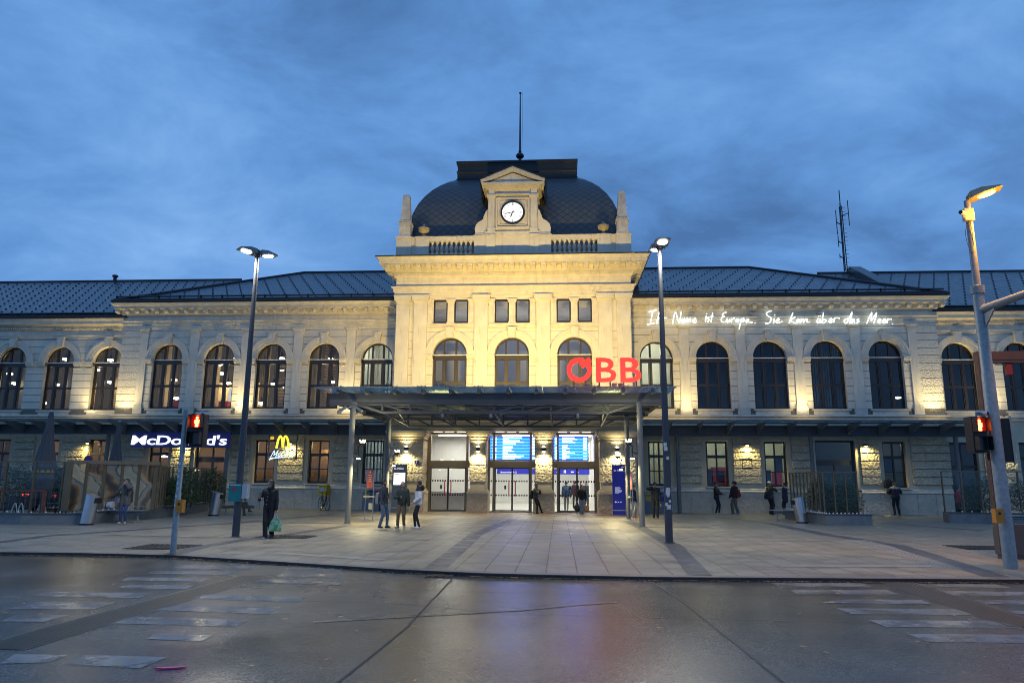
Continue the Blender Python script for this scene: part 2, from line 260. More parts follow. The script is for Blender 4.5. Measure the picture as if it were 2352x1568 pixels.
# zebra markings: worn paint
def worn():
    m = bpy.data.materials.new('worn_paint'); m.use_nodes = True; nt = m.node_tree; N = nt.nodes; L = nt.links; b = N['Principled BSDF']; b.inputs['Base Color'].default_value = (.45, .44, .43, 1); b.inputs['Roughness'].default_value = .16
    tc = N.new('ShaderNodeTexCoord'); nz = N.new('ShaderNodeTexNoise'); nz.inputs['Scale'].default_value = 1.7; nz.inputs['Detail'].default_value = 9; nz.inputs['Roughness'].default_value = .68; L.new(tc.outputs['Object'], nz.inputs['Vector'])
    mr = N.new('ShaderNodeMapRange'); mr.inputs[1].default_value = .36; mr.inputs[2].default_value = .54; mr.inputs[3].default_value = .25; mr.inputs[4].default_value = .8; L.new(nz.outputs['Fac'], mr.inputs[0])
    t = N.new('ShaderNodeBsdfTransparent'); mx = N.new('ShaderNodeMixShader'); L.new(mr.outputs[0], mx.inputs[0]); L.new(t.outputs[0], mx.inputs[1]); L.new(b.outputs[0], mx.inputs[2]); L.new(mx.outputs[0], N['Material Output'].inputs[0]); return m
M_wp = worn(); zb = MB()
def zq(*pp): zb.poly([tuple(gr(x, y, RZ0)[:2])+(RZ0+.005,) for x, y in pp])
k1 = 1300*2352/3888/2352
def zl(x0, y0, x1, y1, x2, y2, x3, y3, ox=0): 
    f = lambda x, y: ((ox+x*k1*1.6541*1.0), 0)
    s = .55272*.60494; zq(*[((ox*.60494)+x*s, 1950*.60494+y*s) for x, y in ((x0, y0), (x1, y1), (x2, y2), (x3, y3))])
for q in ((1190, 375, 1225, 352, 1770, 358, 1720, 380), (1000, 412, 1050, 392, 1620, 398, 1580, 420), (825, 460, 880, 436, 1440, 443, 1400, 465), (815, 512, 850, 488, 1330, 492, 1280, 516), (220, 566, 340, 536, 1045, 543, 960, 578), (60, 655, 230, 606, 800, 610, 640, 656), (0, 740, 120, 695, 470, 695, 300, 742),
          (1960, 382, 2000, 362, 2352, 372, 2352, 398), (1900, 430, 1950, 408, 2352, 418, 2352, 440), (1700, 470, 1760, 448, 2352, 470, 2330, 490), (1320, 582, 1400, 552, 2100, 578, 2050, 610), (1055, 662, 1190, 618, 1925, 644, 1840, 690), (745, 752, 900, 706, 1710, 730, 1610, 775), (1000, 860, 1080, 828, 1460, 836, 1380, 876), (430, 1030, 560, 970, 1150, 985, 960, 1062), (0, 1030, 100, 965, 470, 970, 330, 1020)): zl(*q)
for q in ((610, 475, 1240, 475, 1310, 500, 670, 500), (735, 524, 1410, 524, 1500, 555, 800, 552), (950, 612, 1120, 588, 1640, 590, 1720, 620), (1065, 650, 1890, 655, 2010, 695, 1165, 690), (1285, 730, 2200, 738, 2350, 787, 1400, 776), (1545, 825, 2352, 832, 2352, 888, 1690, 880), (1540, 480, 2160, 485, 2260, 508, 1600, 500), (1735, 528, 2352, 538, 2352, 566, 1860, 560), (2000, 592, 2352, 596, 2352, 625, 2090, 618), (2250, 665, 2352, 668, 2352, 690, 2300, 688)): zl(*q, ox=2588)
tag(zb.build('zebra_crossing', M_wp, recalc=False), 'worn white zebra stripes on the wet road', 'crossing', kind='structure')
# ribbed guiding strips across the road
M_rib = mat('ribbed_strip', (.13, .115, .09), .4, var=.25, scale=4)
for a, b in (((-10, 1490), (590, 1322)), ((2030, 1326), (2370, 1440))):
    p0, p1 = gr(*a, RZ0), gr(*b, RZ0); d = (p1-p0).normalized(); q = Vector((-d.y, d.x, 0))
    strip('guiding_strip', [p0[:2], p1[:2]], .62, RZ0+.004, mat('guide_base', (.085, .08, .07), .45, var=.2), 'ribbed guiding strip crossing the road', 'road strip')
    for k in range(7): strip('guiding_rib', [(p0+q*(k-3)*.075)[:2], (p1+q*(k-3)*.075)[:2]], .035, RZ0+.012, M_rib, 'rib of the guiding strip', 'road strip')
# grates, drain, leaves
M_iron = mat('cast_iron', (.045, .038, .034), .5, metal=.4, var=.3, scale=8)
def grate(c, w, d, z, label, group):
    t = thing('tree_grate' if w > 1 else 'drain_grate', label, 'grate', (c[0], c[1], z), 0, group); m = MB()
    m.box(-w/2, w/2, -d/2, d/2, 0, .012); m.build('frame', M_iron, t); m = MB()
    for k in range(int(w/.12)): m.box(-w/2+.06+k*.12, -w/2+.12+k*.12, -d/2+.06, d/2-.06, .012, .02)
    m.build('bars', M_iron, t); lf = MB()
    for k in range(50):
        x, y = random.uniform(-w/2, w/2), random.uniform(-d/2, d/2); a = random.random()*6; lf.add([(x+.035*math.cos(a+i*2.1), y+.03*math.sin(a+i*2.1), .024+.004*random.random()) for i in range(3)], [(0, 1, 2)])
    return t
grate(gr(375, 1256), 1.3, 1.2, .006, 'iron tree grate beside the left signal pole', 'grates'); grate(gr(655, 1233), 1.5, 1.1, .006, 'iron tree grate behind the woman with the green bag', 'grates'); grate(gr(2262, 1258), 1.5, 1.2, .006, 'iron tree grate left of the tall pole', 'grates'); grate(gr(1010, 1323, RZ0), .5, .35, RZ0, 'iron drain grate in the gutter before the dark band', 'grates')
M_leaf = mat('yellow_leaf', (.35, .2, .03), .7, var=.5, scale=20); lf = MB()
def leaf(x, y, z, s):
    a = random.random()*6.3; t = random.uniform(-.25, .25); lf.add([(x+s*math.cos(a+i*math.pi/2)*(1 if i % 2 else .6), y+s*math.sin(a+i*math.pi/2)*(1 if i % 2 else .6), z+.006+(t*s if i == 0 else 0)) for i in range(4)], [(0, 1, 2, 3)])
for i in range(n-1):
    (xa, ya), (xb, yb) = KERB[i], KERB[i+1]
    if xb < -12 or xa > 14: continue
    for k in range(int(70*abs(xb-xa)*(1 if xa < 1 else 1.5))):
        t = random.random(); leaf(xa+(xb-xa)*t, ya+(yb-ya)*t-abs(random.gauss(.03, .06)), RZ0+.012, random.uniform(.012, .03))
for k in range(190): leaf(random.uniform(-9, 12), random.uniform(-35, -26.5) if k < 150 else random.uniform(-26, -20), RZ0+.012 if k < 150 else .01, random.uniform(.018, .04))
for px, py in ((395, 1272), (1560, 1252), (655, 1233), (375, 1258)):
    c = gr(px, py)
    for k in range(50): leaf(c.x+random.gauss(0, .16), c.y+random.gauss(0, .12), .02, random.uniform(.015, .03))
tag(lf.build('fallen_leaves', M_leaf, recalc=False), 'small yellow leaves along the kerb and on the road', 'leaves', kind='stuff')
c = gr(385, 1536, RZ0); d = gr(400, 1530, RZ0)
m = MB(); m.prism([(-.11, -.02), (-.02, -.03), (.13, .03), (.14, .05), (0, .03), (-.09, .0)], 'z', 0, .012); tag(m.build('pink_scrap', mat('pink_plastic', (.8, .03, .2), .35, var=.1), loc=(c.x, c.y, RZ0+.004)), 'bright pink strip lying on the road in the left foreground', 'litter')
# ------------------------------------------------------------------ the station building
CREAM = (.66, .595, .49)
M_st = mat('stucco', CREAM, .8, var=.12, scale=1.2, bump=.25, bscale=40, streak=.34)
M_orn = mat('stucco_ornament', (.66, .585, .47), .8, var=.14, scale=2.5, bump=.3, bscale=60, streak=.35)
M_band = banded('stucco_banded', CREAM, .42, 5.6, .22, .030, streak=.34)
M_quoin = banded('stucco_quoin', CREAM, .42, 5.6, .25, .038, bump=2.6, bs=12)
M_rough = mat('rusticated_stone', (.55, .47, .335), .85, var=.15, scale=3, bump=6, bscale=8, streak=.25)
M_rough2 = mat('rough_plinth', (.52, .465, .375), .85, var=.15, scale=2, bump=2.4, bscale=7, streak=.2)
M_smooth = mat('ground_floor_render', (.54, .465, .335), .8, var=.1, scale=1.5, bump=.2, bscale=40, streak=.2)
M_grey = mat('parapet_base_stone', (.36, .36, .37), .8, var=.15, scale=2, bump=.3, streak=.3)
M_fr = mat('dark_window_frame', (.022, .017, .015), .4, var=.05)
M_frb = mat('brown_window_frame', (.032, .021, .014), .45, var=.05)
M_led = mat('white_ledge', (.7, .7, .7), .5, var=.05)
M_flash = mat('dark_flashing', (.02, .022, .026), .45, metal=.3, var=.1)
M_gl = glass('window_glass', (.88, .9, .9), .9)
M_gld = glass('dark_window_glass', (.35, .4, .45), 1.0)
st = thing('railway_station', 'long cream station building with domed clock pavilion and two lower wings', 'station')
A0, BP, HW, ZS, ZT = 7.984, 3.1335, .925, 5.60, 8.50
NA = 14
def arc(w, zt, n=NA): return [(-w*math.cos(math.pi*i/n), zt+w*math.sin(math.pi*i/n)) for i in range(n+1)]
def wall(mb, x0, x1, z0, z1, y, ops, dep=.3, mi=0, rmi=None):     # front sheet with openings and their reveals; op = (cx, half width, z sill, z top/spring, arched)
    rmi = mi if rmi is None else rmi; x = x0
    for cx, w, a, b, ar in sorted(ops):
        l, r = cx-w, cx+w
        mb.poly([(x,y,z0),(l,y,z0),(l,y,z1),(x,y,z1)], mi)
        if a > z0: mb.poly([(l,y,z0),(r,y,z0),(r,y,a),(l,y,a)], mi); mb.poly([(l,y,a),(r,y,a),(r,y+dep,a),(l,y+dep,a)], rmi)
        for s in (l, r): mb.poly([(s,y,a),(s,y,b),(s,y+dep,b),(s,y+dep,a)], rmi)
        if ar:
            p = arc(w, b)
            for i in range(NA):
                (xa, za), (xb, zb) = p[i], p[i+1]
                mb.poly([(cx+xa,y,za),(cx+xb,y,zb),(cx+xb,y,z1),(cx+xa,y,z1)], mi); mb.poly([(cx+xa,y,za),(cx+xb,y,zb),(cx+xb,y+dep,zb),(cx+xa,y+dep,za)], rmi)
        else:
            mb.poly([(l,y,b),(r,y,b),(r,y,z1),(l,y,z1)], mi); mb.poly([(l,y,b),(r,y,b),(r,y+dep,b),(l,y+dep,b)], rmi)
        x = r
    mb.poly([(x,y,z0),(x1,y,z0),(x1,y,z1),(x,y,z1)], mi)
def ringloft(mb, x0, x1, y0, y1, prof, mi=0, sides=(1, 1)):       # mouldings that run round a block: (offset, z)
    mb.loft([[(x0-o*sides[0], y0-o, z), (x1+o*sides[1], y0-o, z), (x1+o*sides[1], y1, z), (x0-o*sides[0], y1, z)] for o, z in prof], mi)
def arched_window(name, w, zs, zt, zbar, fm):                     # frame + mullions, origin at the sill axis
    m = MB(); o = arc(w, zt); i = arc(w-.08, zt)
    U = [(-w, zs)]+o+[(w, zs)]; V = [(-w+.08, zs)]+i+[(w-.08, zs)]
    for k in range(len(U)-1):
        a, b, c, d = U[k], U[k+1], V[k+1], V[k]
        m.prism([a, b, c, d], 'y', 0, .09)
    m.box(-w+.05, w-.05, -.03, .10, zt-.27, zt-.04); m.box(-w+.05, w-.05, .0, .08, zs, zs+.13); m.box(-w+.05, w-.05, .0, .08, zbar-.07, zbar+.07)
    for s in (-1, 1):
        x = s*w*.345; h = math.sqrt(w*w-x*x); m.box(x-.055, x+.055, -.012, .075, zs+.1, zt+h-.03)
        for xx in (s*w*.345-.09, s*w*.345+.09, s*(w-.12)): m.box(xx-.022, xx+.022, .01, .07, zs+.1, zt-.2)
    m.box(-w-.01, w+.01, -.06, .0, zt-.035, zt+.01, 1)
    f = m.build(name, [fm, M_led])
    p = MB(); p.poly([(x, .05, z) for x, z in ([(-w, zs)]+o+[(w, zs)])[::-1]]); return f, p
def place_window(proto, pane, gm, x, y, parent):
    f = proto.copy(); COL.objects.link(f); f.parent = parent; f.location = (x, y, 0)
    pane.build('pane', gm, f, recalc=False); return f
def drop(o): bpy.data.objects.remove(o)
# ---- wings
wy, sy = 0.0, .5
WX = 23.35
SBL = [at(254, 833, sy).x-.18-i*3.0 for i in range(7)]; SBR = [at(2201.5, 834, sy).x+i*3.25 for i in range(7)]
gdoor = {-1: (-17.38, .95), 1: (17.42, 1.05)}
for sd in (-1, 1):
    # upper storey sheet
    m = MB(); ups = [(sd*(A0+k*BP), HW, ZS, ZT, True) for k in range(5)]
    x0, x1 = sorted((sd*6.3, sd*WX)); wall(m, x0, x1, 5.0, 11.2, wy, ups, .3, 0, 1); m.build('upper_wall', [M_band, M_st], st)
    # rusticated corner strip of the wing end
    m = MB(); qx0, qx1 = sorted((sd*22.15, sd*(WX+.03))); m.box(qx0, qx1, -.07, 1.0, 5.25, 10.35); m.build('quoin', M_quoin, st)
    # ground storey
    m = MB(); ops = [(sd*(A0+k*BP), .60, 1.35, 3.85, False) for k in (0, 1, 2, 4)]+[(gdoor[sd][0], gdoor[sd][1], 0, 3.9, False)]
    wall(m, x0, x1, 0, 5.0, wy, ops, .3, 0, 0); m.poly([(sd*WX, 0, 0), (sd*WX, sy+.1, 0), (sd*WX, sy+.1, 11.2), (sd*WX, 0, 11.2)]); m.build('ground_floor_wall', M_smooth, st)
    m = MB(); p = MB(); led = MB()
    ed = sorted([(c-w, c+w) for c, w, a, b, r in ops]); spans = []; x = x0
    for l, r in ed: spans.append((x, l)); x = r
    spans.append((x, x1))
    for i, (l, r) in enumerate(spans):
        a = l+(.24 if i else 0); b = r-(.24 if i < len(spans)-1 else 0)
        m = MB(); m.box(a+.02, b-.02, -.02, 0, 1.58, 4.05)
        for k in range(6): m.box(a, b, -.12, -.02, 1.58+.42*k, 1.58+.42*k+.355)
        m.build('rustication', M_rough, st)
    doors = [(gdoor[sd][0]-gdoor[sd][1]-.15, gdoor[sd][0]+gdoor[sd][1]+.15)]; l0 = x0
    for a, b in doors+[(x1, x1)]:
        if a > l0:
            n = max(1, round((a-l0)/1.05)); wdt = (a-l0)/n
            p = MB(); p.box(l0+.01, a-.01, -.07, 0, 0, 1.07)
            for j in range(n): p.box(l0+j*wdt+.015, l0+(j+1)*wdt-.015, -.10, -.07, .0, 1.08)
            p.build('plinth', M_rough2, st); led = MB()
            led.prism([(0, 1.1), (-.14, 1.1), (-.14, 1.15), (-.10, 1.2), (-.10, 1.26), (-.04, 1.33), (0, 1.33)], 'x', l0, a); led.build('plinth_moulding', M_orn, st)
        l0 = b
    # string course, cornice
    m = MB(); xa, xb = sorted((sd*6.3, sd*WX)); sides = (1, 0) if sd < 0 else (0, 1)
    ringloft(m, xa, xb, 0, 1, [(0, 4.98), (.08, 5.0), (.08, 5.12), (.2, 5.18), (.2, 5.24), (.05, 5.3), (0, 5.3)], 0, sides); m.build('string_course', M_orn, st)
    m = MB(); ringloft(m, xa, xb, 0, 1, [(0, 10.33), (.05, 10.38), (.05, 10.56), (.11, 10.59), (.11, 10.74), (.19, 10.78), (.19, 10.81), (.03, 10.84), (.03, 11.08), (.10, 11.12), (.16, 11.2), (.2, 11.21), (.2, 11.46), (.5, 11.48), (.5, 11.62), (.56, 11.64), (.66, 11.78), (.66, 11.8), (0, 11.81)], 0, sides)
    n = int((xb-xa)/.6)
    for k in range(n+1):
        x = sd*(6.9+.6*k)
        if abs(x) > WX+.4: continue
        m.prism([(-.19, 11.23), (-.46, 11.3), (-.46, 11.44), (-.19, 11.44)], 'x', x-.11, x+.11)
    m.build('cornice', M_orn, st)
    # arch mouldings, keystones, imposts, sills, pilasters
    def surround(w=HW, zt=ZT, zs=ZS, kz=9.98, rustic=False):
        m = MB(); n = 20
        for ri, ro, d in ((w+.0, w+.13, .07), (w+.13, w+.27, .10), (w+.27, w+.40, .14)):
            for i in range(n):
                a, b = math.pi*i/n, math.pi*(i+1)/n
                m.prism([(-ri*math.cos(a), zt+ri*math.sin(a)), (-ro*math.cos(a), zt+ro*math.sin(a)), (-ro*math.cos(b), zt+ro*math.sin(b)), (-ri*math.cos(b), zt+ri*math.sin(b))], 'y', -d, 0)
        for s in (-1, 1):
            xa, xb = sorted((s*(w-.0), s*(w+.44))); m.box(xa, xb, -.10, .3, zt-.24, zt-.16); m.box(xa, xb, -.14, .3, zt-.16, zt-.06); m.box(xa, xb, -.18, .3, zt-.06, zt); m.box(xa, xb, -.06, 0, zt-.42, zt-.38)
        a = m.build('arch_moulding', M_st); k = MB(); k.prism([(-.16, zt+w-.04), (.16, zt+w-.04), (.23, kz), (-.23, kz)], 'y', -.24, 0); k.prism([(-.26, kz), (.26, kz), (.26, kz+.05), (-.26, kz+.05)], 'y', -.27, 0); k.build('keystone', M_orn, a)
        s_ = MB(); s_.box(-w-.12, w+.12, -.12, .28, zs-.1, zs); s_.box(-w-.02, w+.02, -.05, 0, zs-.3, zs-.1); s_.build('sill', M_orn, a); return a
    if sd < 0:
        SUR = surround(); AW, AP = arched_window('window', HW, ZS, ZT, 6.95, M_fr)
        m = MB(); m.box(-.27, .27, -.09, 0, 5.75, 10.0); m.box(-.33, .33, -.13, 0, 5.3, 5.62); m.box(-.31, .31, -.15, 0, 5.62, 5.7); m.box(-.3, .3, -.12, 0, 5.7, 5.78)
        m.box(-.29, .29, -.11, 0, 10.0, 10.06); m.box(-.28, .28, -.1, 0, 10.06, 10.18); m.box(-.33, .33, -.15, 0, 10.18, 10.26); m.box(-.38, .38, -.2, 0, 10.26, 10.345); PIL = m.build('pilaster', M_st)
    for k in range(5):
        x = sd*(A0+k*BP); lit = sd < 0 or k == 0
        s = inst(SUR, st, (x, wy, 0)); f = place_window(AW, AP, M_gl if lit else M_gld, x, wy+.22, st)
    for k in range(4): inst(PIL, st, (sd*(A0+(k+.5)*BP), wy, 0))
    inst(PIL, st, (sd*(A0+4.5*BP-.07), wy, 0)).scale.x = .8
    # set-back end wing
    xs = SBL if sd < 0 else SBR; m = MB(); xa, xb = sorted((sd*(WX-.3), sd*46))
    wall(m, xa, xb, 5.0, 10.7, sy, [(x, HW, ZS, ZT-.06, True) for x in xs if xa < x-HW and x+HW < xb] if sd > 0 else [(x, HW, ZS, ZT-.06, True) for x in xs if x-HW > xa], .3, 0, 1); m.build('upper_wall', [M_band, M_st], st)
    for x in xs:
        if abs(x)+HW > 46 or abs(x) > 38: continue
        inst(SUR, st, (x, sy, -.06)); place_window(AW, AP, M_gl if sd < 0 else M_gld, x, sy+.22, st).location.z = -.06
    m = MB(); ops = [(x, .6, 1.35, 3.85, False) for x in xs if abs(x)-HW > WX-.3 and abs(x) < 40]
    if sd > 0: ops[0] = (ops[0][0]-.3, .8, 0, 3.85, False)
    wall(m, xa, xb, 0, 5.0, sy, ops, .3); m.build('ground_floor_wall', M_smooth, st)
    m = MB(); ed = sorted([(c-w, c+w) for c, w, a, b, r in ops]); x = xa; sp = []
    for l, r in ed: sp.append((x, l)); x = r
    sp.append((x, xb))
    for i, (l, r) in enumerate(sp):
        m = MB(); m.box(l+.26, r-.26, sy-.02, sy, 1.1, 4.05); m.box(l+.05, r-.05, sy-.1, sy, 0, 1.1)
        for k in range(6): m.box(l+.24, r-.24, sy-.12, sy-.02, 1.58+.42*k, 1.58+.42*k+.355)
        m.build('rustication', M_rough, st)
    SBG = ops if sd < 0 else SBG; SBGR = ops
    m = MB(); ringloft(m, xa, xb, sy, sy+1, [(0, 4.98), (.08, 5.0), (.08, 5.12), (.2, 5.18), (.2, 5.24), (0, 5.3)], 0, (0, 0)); m.build('string_course', M_orn, st)
    m = MB(); ringloft(m, xa, xb, sy, sy+1, [(0, 9.86), (.05, 9.9), (.05, 10.02), (.1, 10.05), (.02, 10.1), (.02, 10.38), (.12, 10.42), (.14, 10.6), (.3, 10.64), (.42, 10.7), (.42, 10.86), (.55, 11.02), (0, 11.03)], 0, (0, 0))
    for k in range(170):
        x = xa+.13*k+.06
        if x < xb: m.box(x-.035, x+.035, sy-.19, sy-.1, 10.44, 10.58)
    m.build('cornice', M_orn, st)
# ---- central pavilion
TY, TH = -2.7, 6.36
m = MB(); arcs = [(k*3.3377, .9176, 5.2, 8.25, True) for k in (-1, 0, 1)]
wall(m, -TH, TH, 4.7, 9.75, TY, arcs, .3, 0, 1); m.build('pavilion_wall', [banded('pavilion_banded', CREAM, .47, 5.25, .35, .02), M_st], st)
m = MB(); sq = [(k*3.3377+s*.565, .385, 9.98, 11.28, False) for k in (-1, 0, 1) for s in (-1, 1)]
wall(m, -TH, TH, 9.75, 11.6, TY, sq, .2); 
for s in (-1, 1): m.poly([(s*TH, TY, 4.7), (s*TH, 8, 4.7), (s*TH, 8, 13.4), (s*TH, TY, 13.4)])
m.build('pavilion_wall', M_st, st)
SURT = surround(.9176, 8.25, 5.2, 9.66); AWT, APT = arched_window('window', .9176, 5.2, 8.25, 6.72, M_frb)
for k in (-1, 0, 1):
    inst(SURT, st, (k*3.3377, TY, 0)); place_window(AWT, APT, M_gl, k*3.3377, TY+.2, st)
    m = MB(); c = k*3.3377
    for z0, z1, d in ((9.68, 9.74, .1), (9.74, 9.86, .06), (9.86, 9.93, .14)): m.box(c-1.28, c+1.28, TY-d, TY, z0, z1)
    for x in (-1.13, 0, 1.13): 
        a, b = (.17, .17) if x == 0 else (.12, .12)
        m.box(c+x-a, c+x+b, TY-.05, TY, 9.97, 11.1); m.box(c+x-a-.05, c+x+b+.05, TY-.09, TY, 11.1, 11.2); m.box(c+x-a-.09, c+x+b+.09, TY-.13, TY, 11.2, 11.3); m.box(c+x-a-.04, c+x+b+.04, TY-.08, TY, 9.93, 10.03)
    m.build('window_aedicule', M_orn, st)
for cx, w, a, b, _ in sq:
    m = MB(); m.box(cx-w, cx-w+.075, TY+.05, TY+.14, a, b); m.box(cx+w-.075, cx+w, TY+.05, TY+.14, a, b); m.box(cx-w+.075, cx+w-.075, TY+.05, TY+.14, a, a+.09); m.box(cx-w+.075, cx+w-.075, TY+.05, TY+.14, b-.09, b)
    f = m.build('window', M_fr, st); q = MB(); q.poly([(cx-w, TY+.1, a), (cx+w, TY+.1, a), (cx+w, TY+.1, b), (cx-w, TY+.1, b)]); q.build('pane', M_gl, f, recalc=False)
m = MB(); m.box(-.36, .36, -.13, 0, 4.7, 10.92); m.box(-.38, .38, -.15, 0, 10.92, 10.97); m.box(-.365, .365, -.14, 0, 10.97, 11.15); m.box(-.42, .42, -.2, 0, 11.15, 11.23); m.box(-.47, .47, -.26, 0, 11.23, 11.42); m.box(-.5, .5, -.29, 0, 11.42, 11.5); PT = m.build('pilaster', M_st)
for x in (-5.95, -4.98, -1.669, 1.669, 4.98, 5.95): inst(PT, st, (x, TY, 0))
for o in (AW, AWT): drop(o)
for o in (SUR, SURT): [bpy.data.objects.remove(c) for c in list(o.children)]; drop(o)
drop(PIL); drop(PT)
m = MB(); ringloft(m, -TH, TH, TY, 8, [(0, 11.5), (.1, 11.5), (.1, 11.7), (.16, 11.73), (.16, 11.88), (.26, 11.94), (.26, 12.0), (.03, 12.03), (.03, 12.5), (.1, 12.52), (.14, 12.58), (.16, 12.76), (.28, 12.8), (.3, 13.1), (.82, 13.12), (.84, 13.3), (.88, 13.34), (.98, 13.47), (0, 13.5)], 0)
for k in range(-12, 13):
    x = k*.565; m.prism([(TY-.29, 12.84), (TY-.72, 12.98), (TY-.76, 13.02), (TY-.76, 13.1), (TY-.29, 13.1)], 'x', x-.13, x+.13); m.ball((x, TY-.72, 12.98), (.1, .07, .08), 6)
    for s in (-1, 1):
        yy = TY+.3+k*.565
        if 0 <= k <= 8: m.prism([(s*(TH+.29), 12.84), (s*(TH+.74), 13.0), (s*(TH+.74), 13.1), (s*(TH+.29), 13.1)], 'y', yy-.13, yy+.13)
for k in range(-44, 45): m.box(k*.145-.04, k*.145+.04, TY-.22, TY-.1, 12.6, 12.74)
m.build('cornice', M_orn, st)
m = MB(); ringloft(m, -TH, TH, TY, 8, [(.94, 13.475), (1.02, 13.475), (1.02, 13.525), (0, 13.56)]); m.build('flashing', M_flash, st)
# parapet with balustrades
m = MB(); PY = TY-.2
m.box(-6.5, 6.5, PY-.02, PY+.5, 13.55, 13.74); m.build('parapet_base', M_grey, st)
m = MB(); cap = MB()
for s in (-1, 1):
    for a, b, d in ((5.62, 6.45, .0), (4.63, 5.35, .0), (5.35, 5.62, -.1)):
        xa, xb = sorted((s*a, s*b)); m.box(xa, xb, PY-d, PY+.5, 13.74, 14.72); cap.box(xa-.04, xb+.04, PY-d-.05, PY+.55, 14.72, 14.84)
    xa, xb = sorted((s*2.12, s*4.63)); m.box(xa, xb, PY+.02, PY+.28, 14.58, 14.76); m.box(xa, xb, PY+.02, PY+.28, 13.74, 13.84); cap.box(xa, xb, PY-.01, PY+.32, 14.76, 14.84)
m.box(-2.12, 2.12, PY, PY+.6, 13.74, 14.76); cap.box(-2.16, 2.16, PY-.05, PY+.6, 14.76, 14.87)
for s in (-1, 1):
    xa, xb = sorted((s*.95, s*1.44)); m.box(xa, xb, PY-.1, PY, 13.74, 14.76); cap.box(xa-.03, xb+.03, PY-.15, PY-.05, 14.765, 14.875)
m.build('parapet', M_st, st); cap.build('parapet_cap', M_orn, st)
m = MB(); m.box(-6.4, 6.4, PY+.62, PY+.7, 13.5, 14.7); m.build('parapet_back_wall', mat('brown_render', (.52, .42, .34), .8), st)
b0 = MB().lathe([(.10, 0), (.10, .06), (.06, .08), (.05, .14), (.11, .26), (.115, .34), (.05, .52), (.045, .58), (.075, .62), (.05, .65), (.10, .68), (.10, .74)], 10).build('baluster', M_orn, smooth=True)
for s in (-1, 1):
    for k in range(9): inst(b0, st, (s*(2.32+.265*k), PY+.14, 13.84))
drop(b0)
for s in (-1, 1):
    m = MB(); x = s*6.0; y = PY+.3
    for a, z0, z1 in ((.34, 14.84, 14.93), (.31, 14.93, 15.6), (.36, 15.6, 15.68), (.33, 15.68, 15.78)): m.box(x-a, x+a, y-a, y+a, z0, z1)
    m.loft([[(x+sx*h, y+sy_*h, z) for sx, sy_ in ((-1,-1),(1,-1),(1,1),(-1,1))] for h, z in ((.27, 15.78), (.18, 17.32), (.165, 17.36))]); m.tube([(x, y, 17.36), (x, y, 17.5)], .008, 4)
    m.build('obelisk', mat('weathered_stone', (.55, .5, .43), .85, var=.25, scale=2.2, bump=.5, streak=.55), st)
    MB().lathe([(.26, 0), (.26, .08), (.16, .1), (.08, .2), (.1, .24), (.26, .36), (.31, .46), (.29, .53), (.32, .56), (.16, .66), (.07, .7), (.09, .76), (.03, .82)], 16, (s*4.98, y, 14.84)).build('urn', mat('urn_stone', (.42, .33, .19), .8, var=.3, scale=9, bump=.6), st, True)
# clock aedicule
CY = PY-.02
m = MB(); m.box(-1.38, 1.38, CY+.08, CY+1.6, 14.87, 17.85); m.box(-1.5, 1.5, CY-.05, CY+1.6, 14.87, 15.05)
for s in (-1, 1):
    for (a, b, z0, z1, d) in ((.96, 1.38, 15.05, 15.28, .06), (1.0, 1.34, 15.28, 16.98, .02), (.97, 1.37, 16.98, 17.05, .06), (.92, 1.42, 17.05, 17.16, .12), (1.0, 1.34, 17.2, 17.55, .04)):
        xa, xb = sorted((s*a, s*b)); m.box(xa, xb, CY-d, CY+.1, z0, z1)
for z0, z1, d, x in ((17.16, 17.21, .1, 1.45), (17.55, 17.62, .12, 1.48), (17.62, 17.7, .2, 1.58), (17.7, 17.82, .3, 1.72)): m.box(-x, x, CY-d, CY+1.6, z0, z1)
for z0, z1, w, d in ((15.25, 17.02, .93, .0),): 
    for (xa, xb, za, zb) in ((-w, -w+.09, z0, z1), (w-.09, w, z0, z1), (-w+.09, w-.09, z0, z0+.09), (-w+.09, w-.09, z1-.09, z1)): m.box(xa, xb, CY-.03, CY+.08, za, zb)
for (xa, xb, za, zb) in ((-.74, -.68, 15.42, 16.86), (.68, .74, 15.42, 16.86), (-.68, .68, 15.42, 15.48), (-.68, .68, 16.8, 16.86)): m.box(xa, xb, CY+.03, CY+.08, za, zb)
m.prism([(-1.5, 17.822), (1.5, 17.822), (0, 18.42)], 'y', CY-.12, CY+1.6)
for s in (-1, 1): m.prism([(s*1.75, 17.825), (s*1.79, 17.98), (0, 18.74), (0, 18.52), (s*1.4, 17.94)], 'y', CY-.3, CY+1.6)
vol = [(1.38, 14.9), (1.98, 14.9), (2.08, 15.05), (2.1, 15.28), (2.04, 15.5), (1.9, 15.66), (1.72, 15.76), (1.58, 15.9), (1.52, 16.1), (1.5, 16.3), (1.38, 16.3)]
for s in (-1, 1): m.prism([(s*x, z) for x, z in vol], 'y', CY+.1, CY+.5); m.prism([(s*x, z) for x, z in ((1.4, 15.9), (1.62, 15.9), (1.5, 16.2), (1.4, 16.35))], 'y', CY+.0, CY+.12); m.box(*sorted((s*1.4, s*2.08)), CY+.02, CY+.55, 14.87, 14.95)
m.build('clock_gable', M_st, st)
m = MB()
for s in (-1, 1): m.prism([(s*1.86, 17.95), (s*1.83, 18.02), (0, 18.8), (0, 18.74)], 'y', CY-.36, CY+3.4); m.prism([(s*1.72, 17.2), (s*1.80, 17.2), (s*1.86, 17.95), (s*1.79, 17.97)], 'y', CY+.35, CY+2.2)
m.build('gable_roof', M_flash, st)
cz = 16.14
ck = MB().lathe([(.001, -.02), (.585, -.02), (.585, .03), (.001, .03)], 40).xf(Matrix.Translation((0, CY-.0, cz)) @ Matrix.Rotation(R(90), 4, 'X')).build('clock', emis('clock_face_light', (1, .985, .95), .95), st)
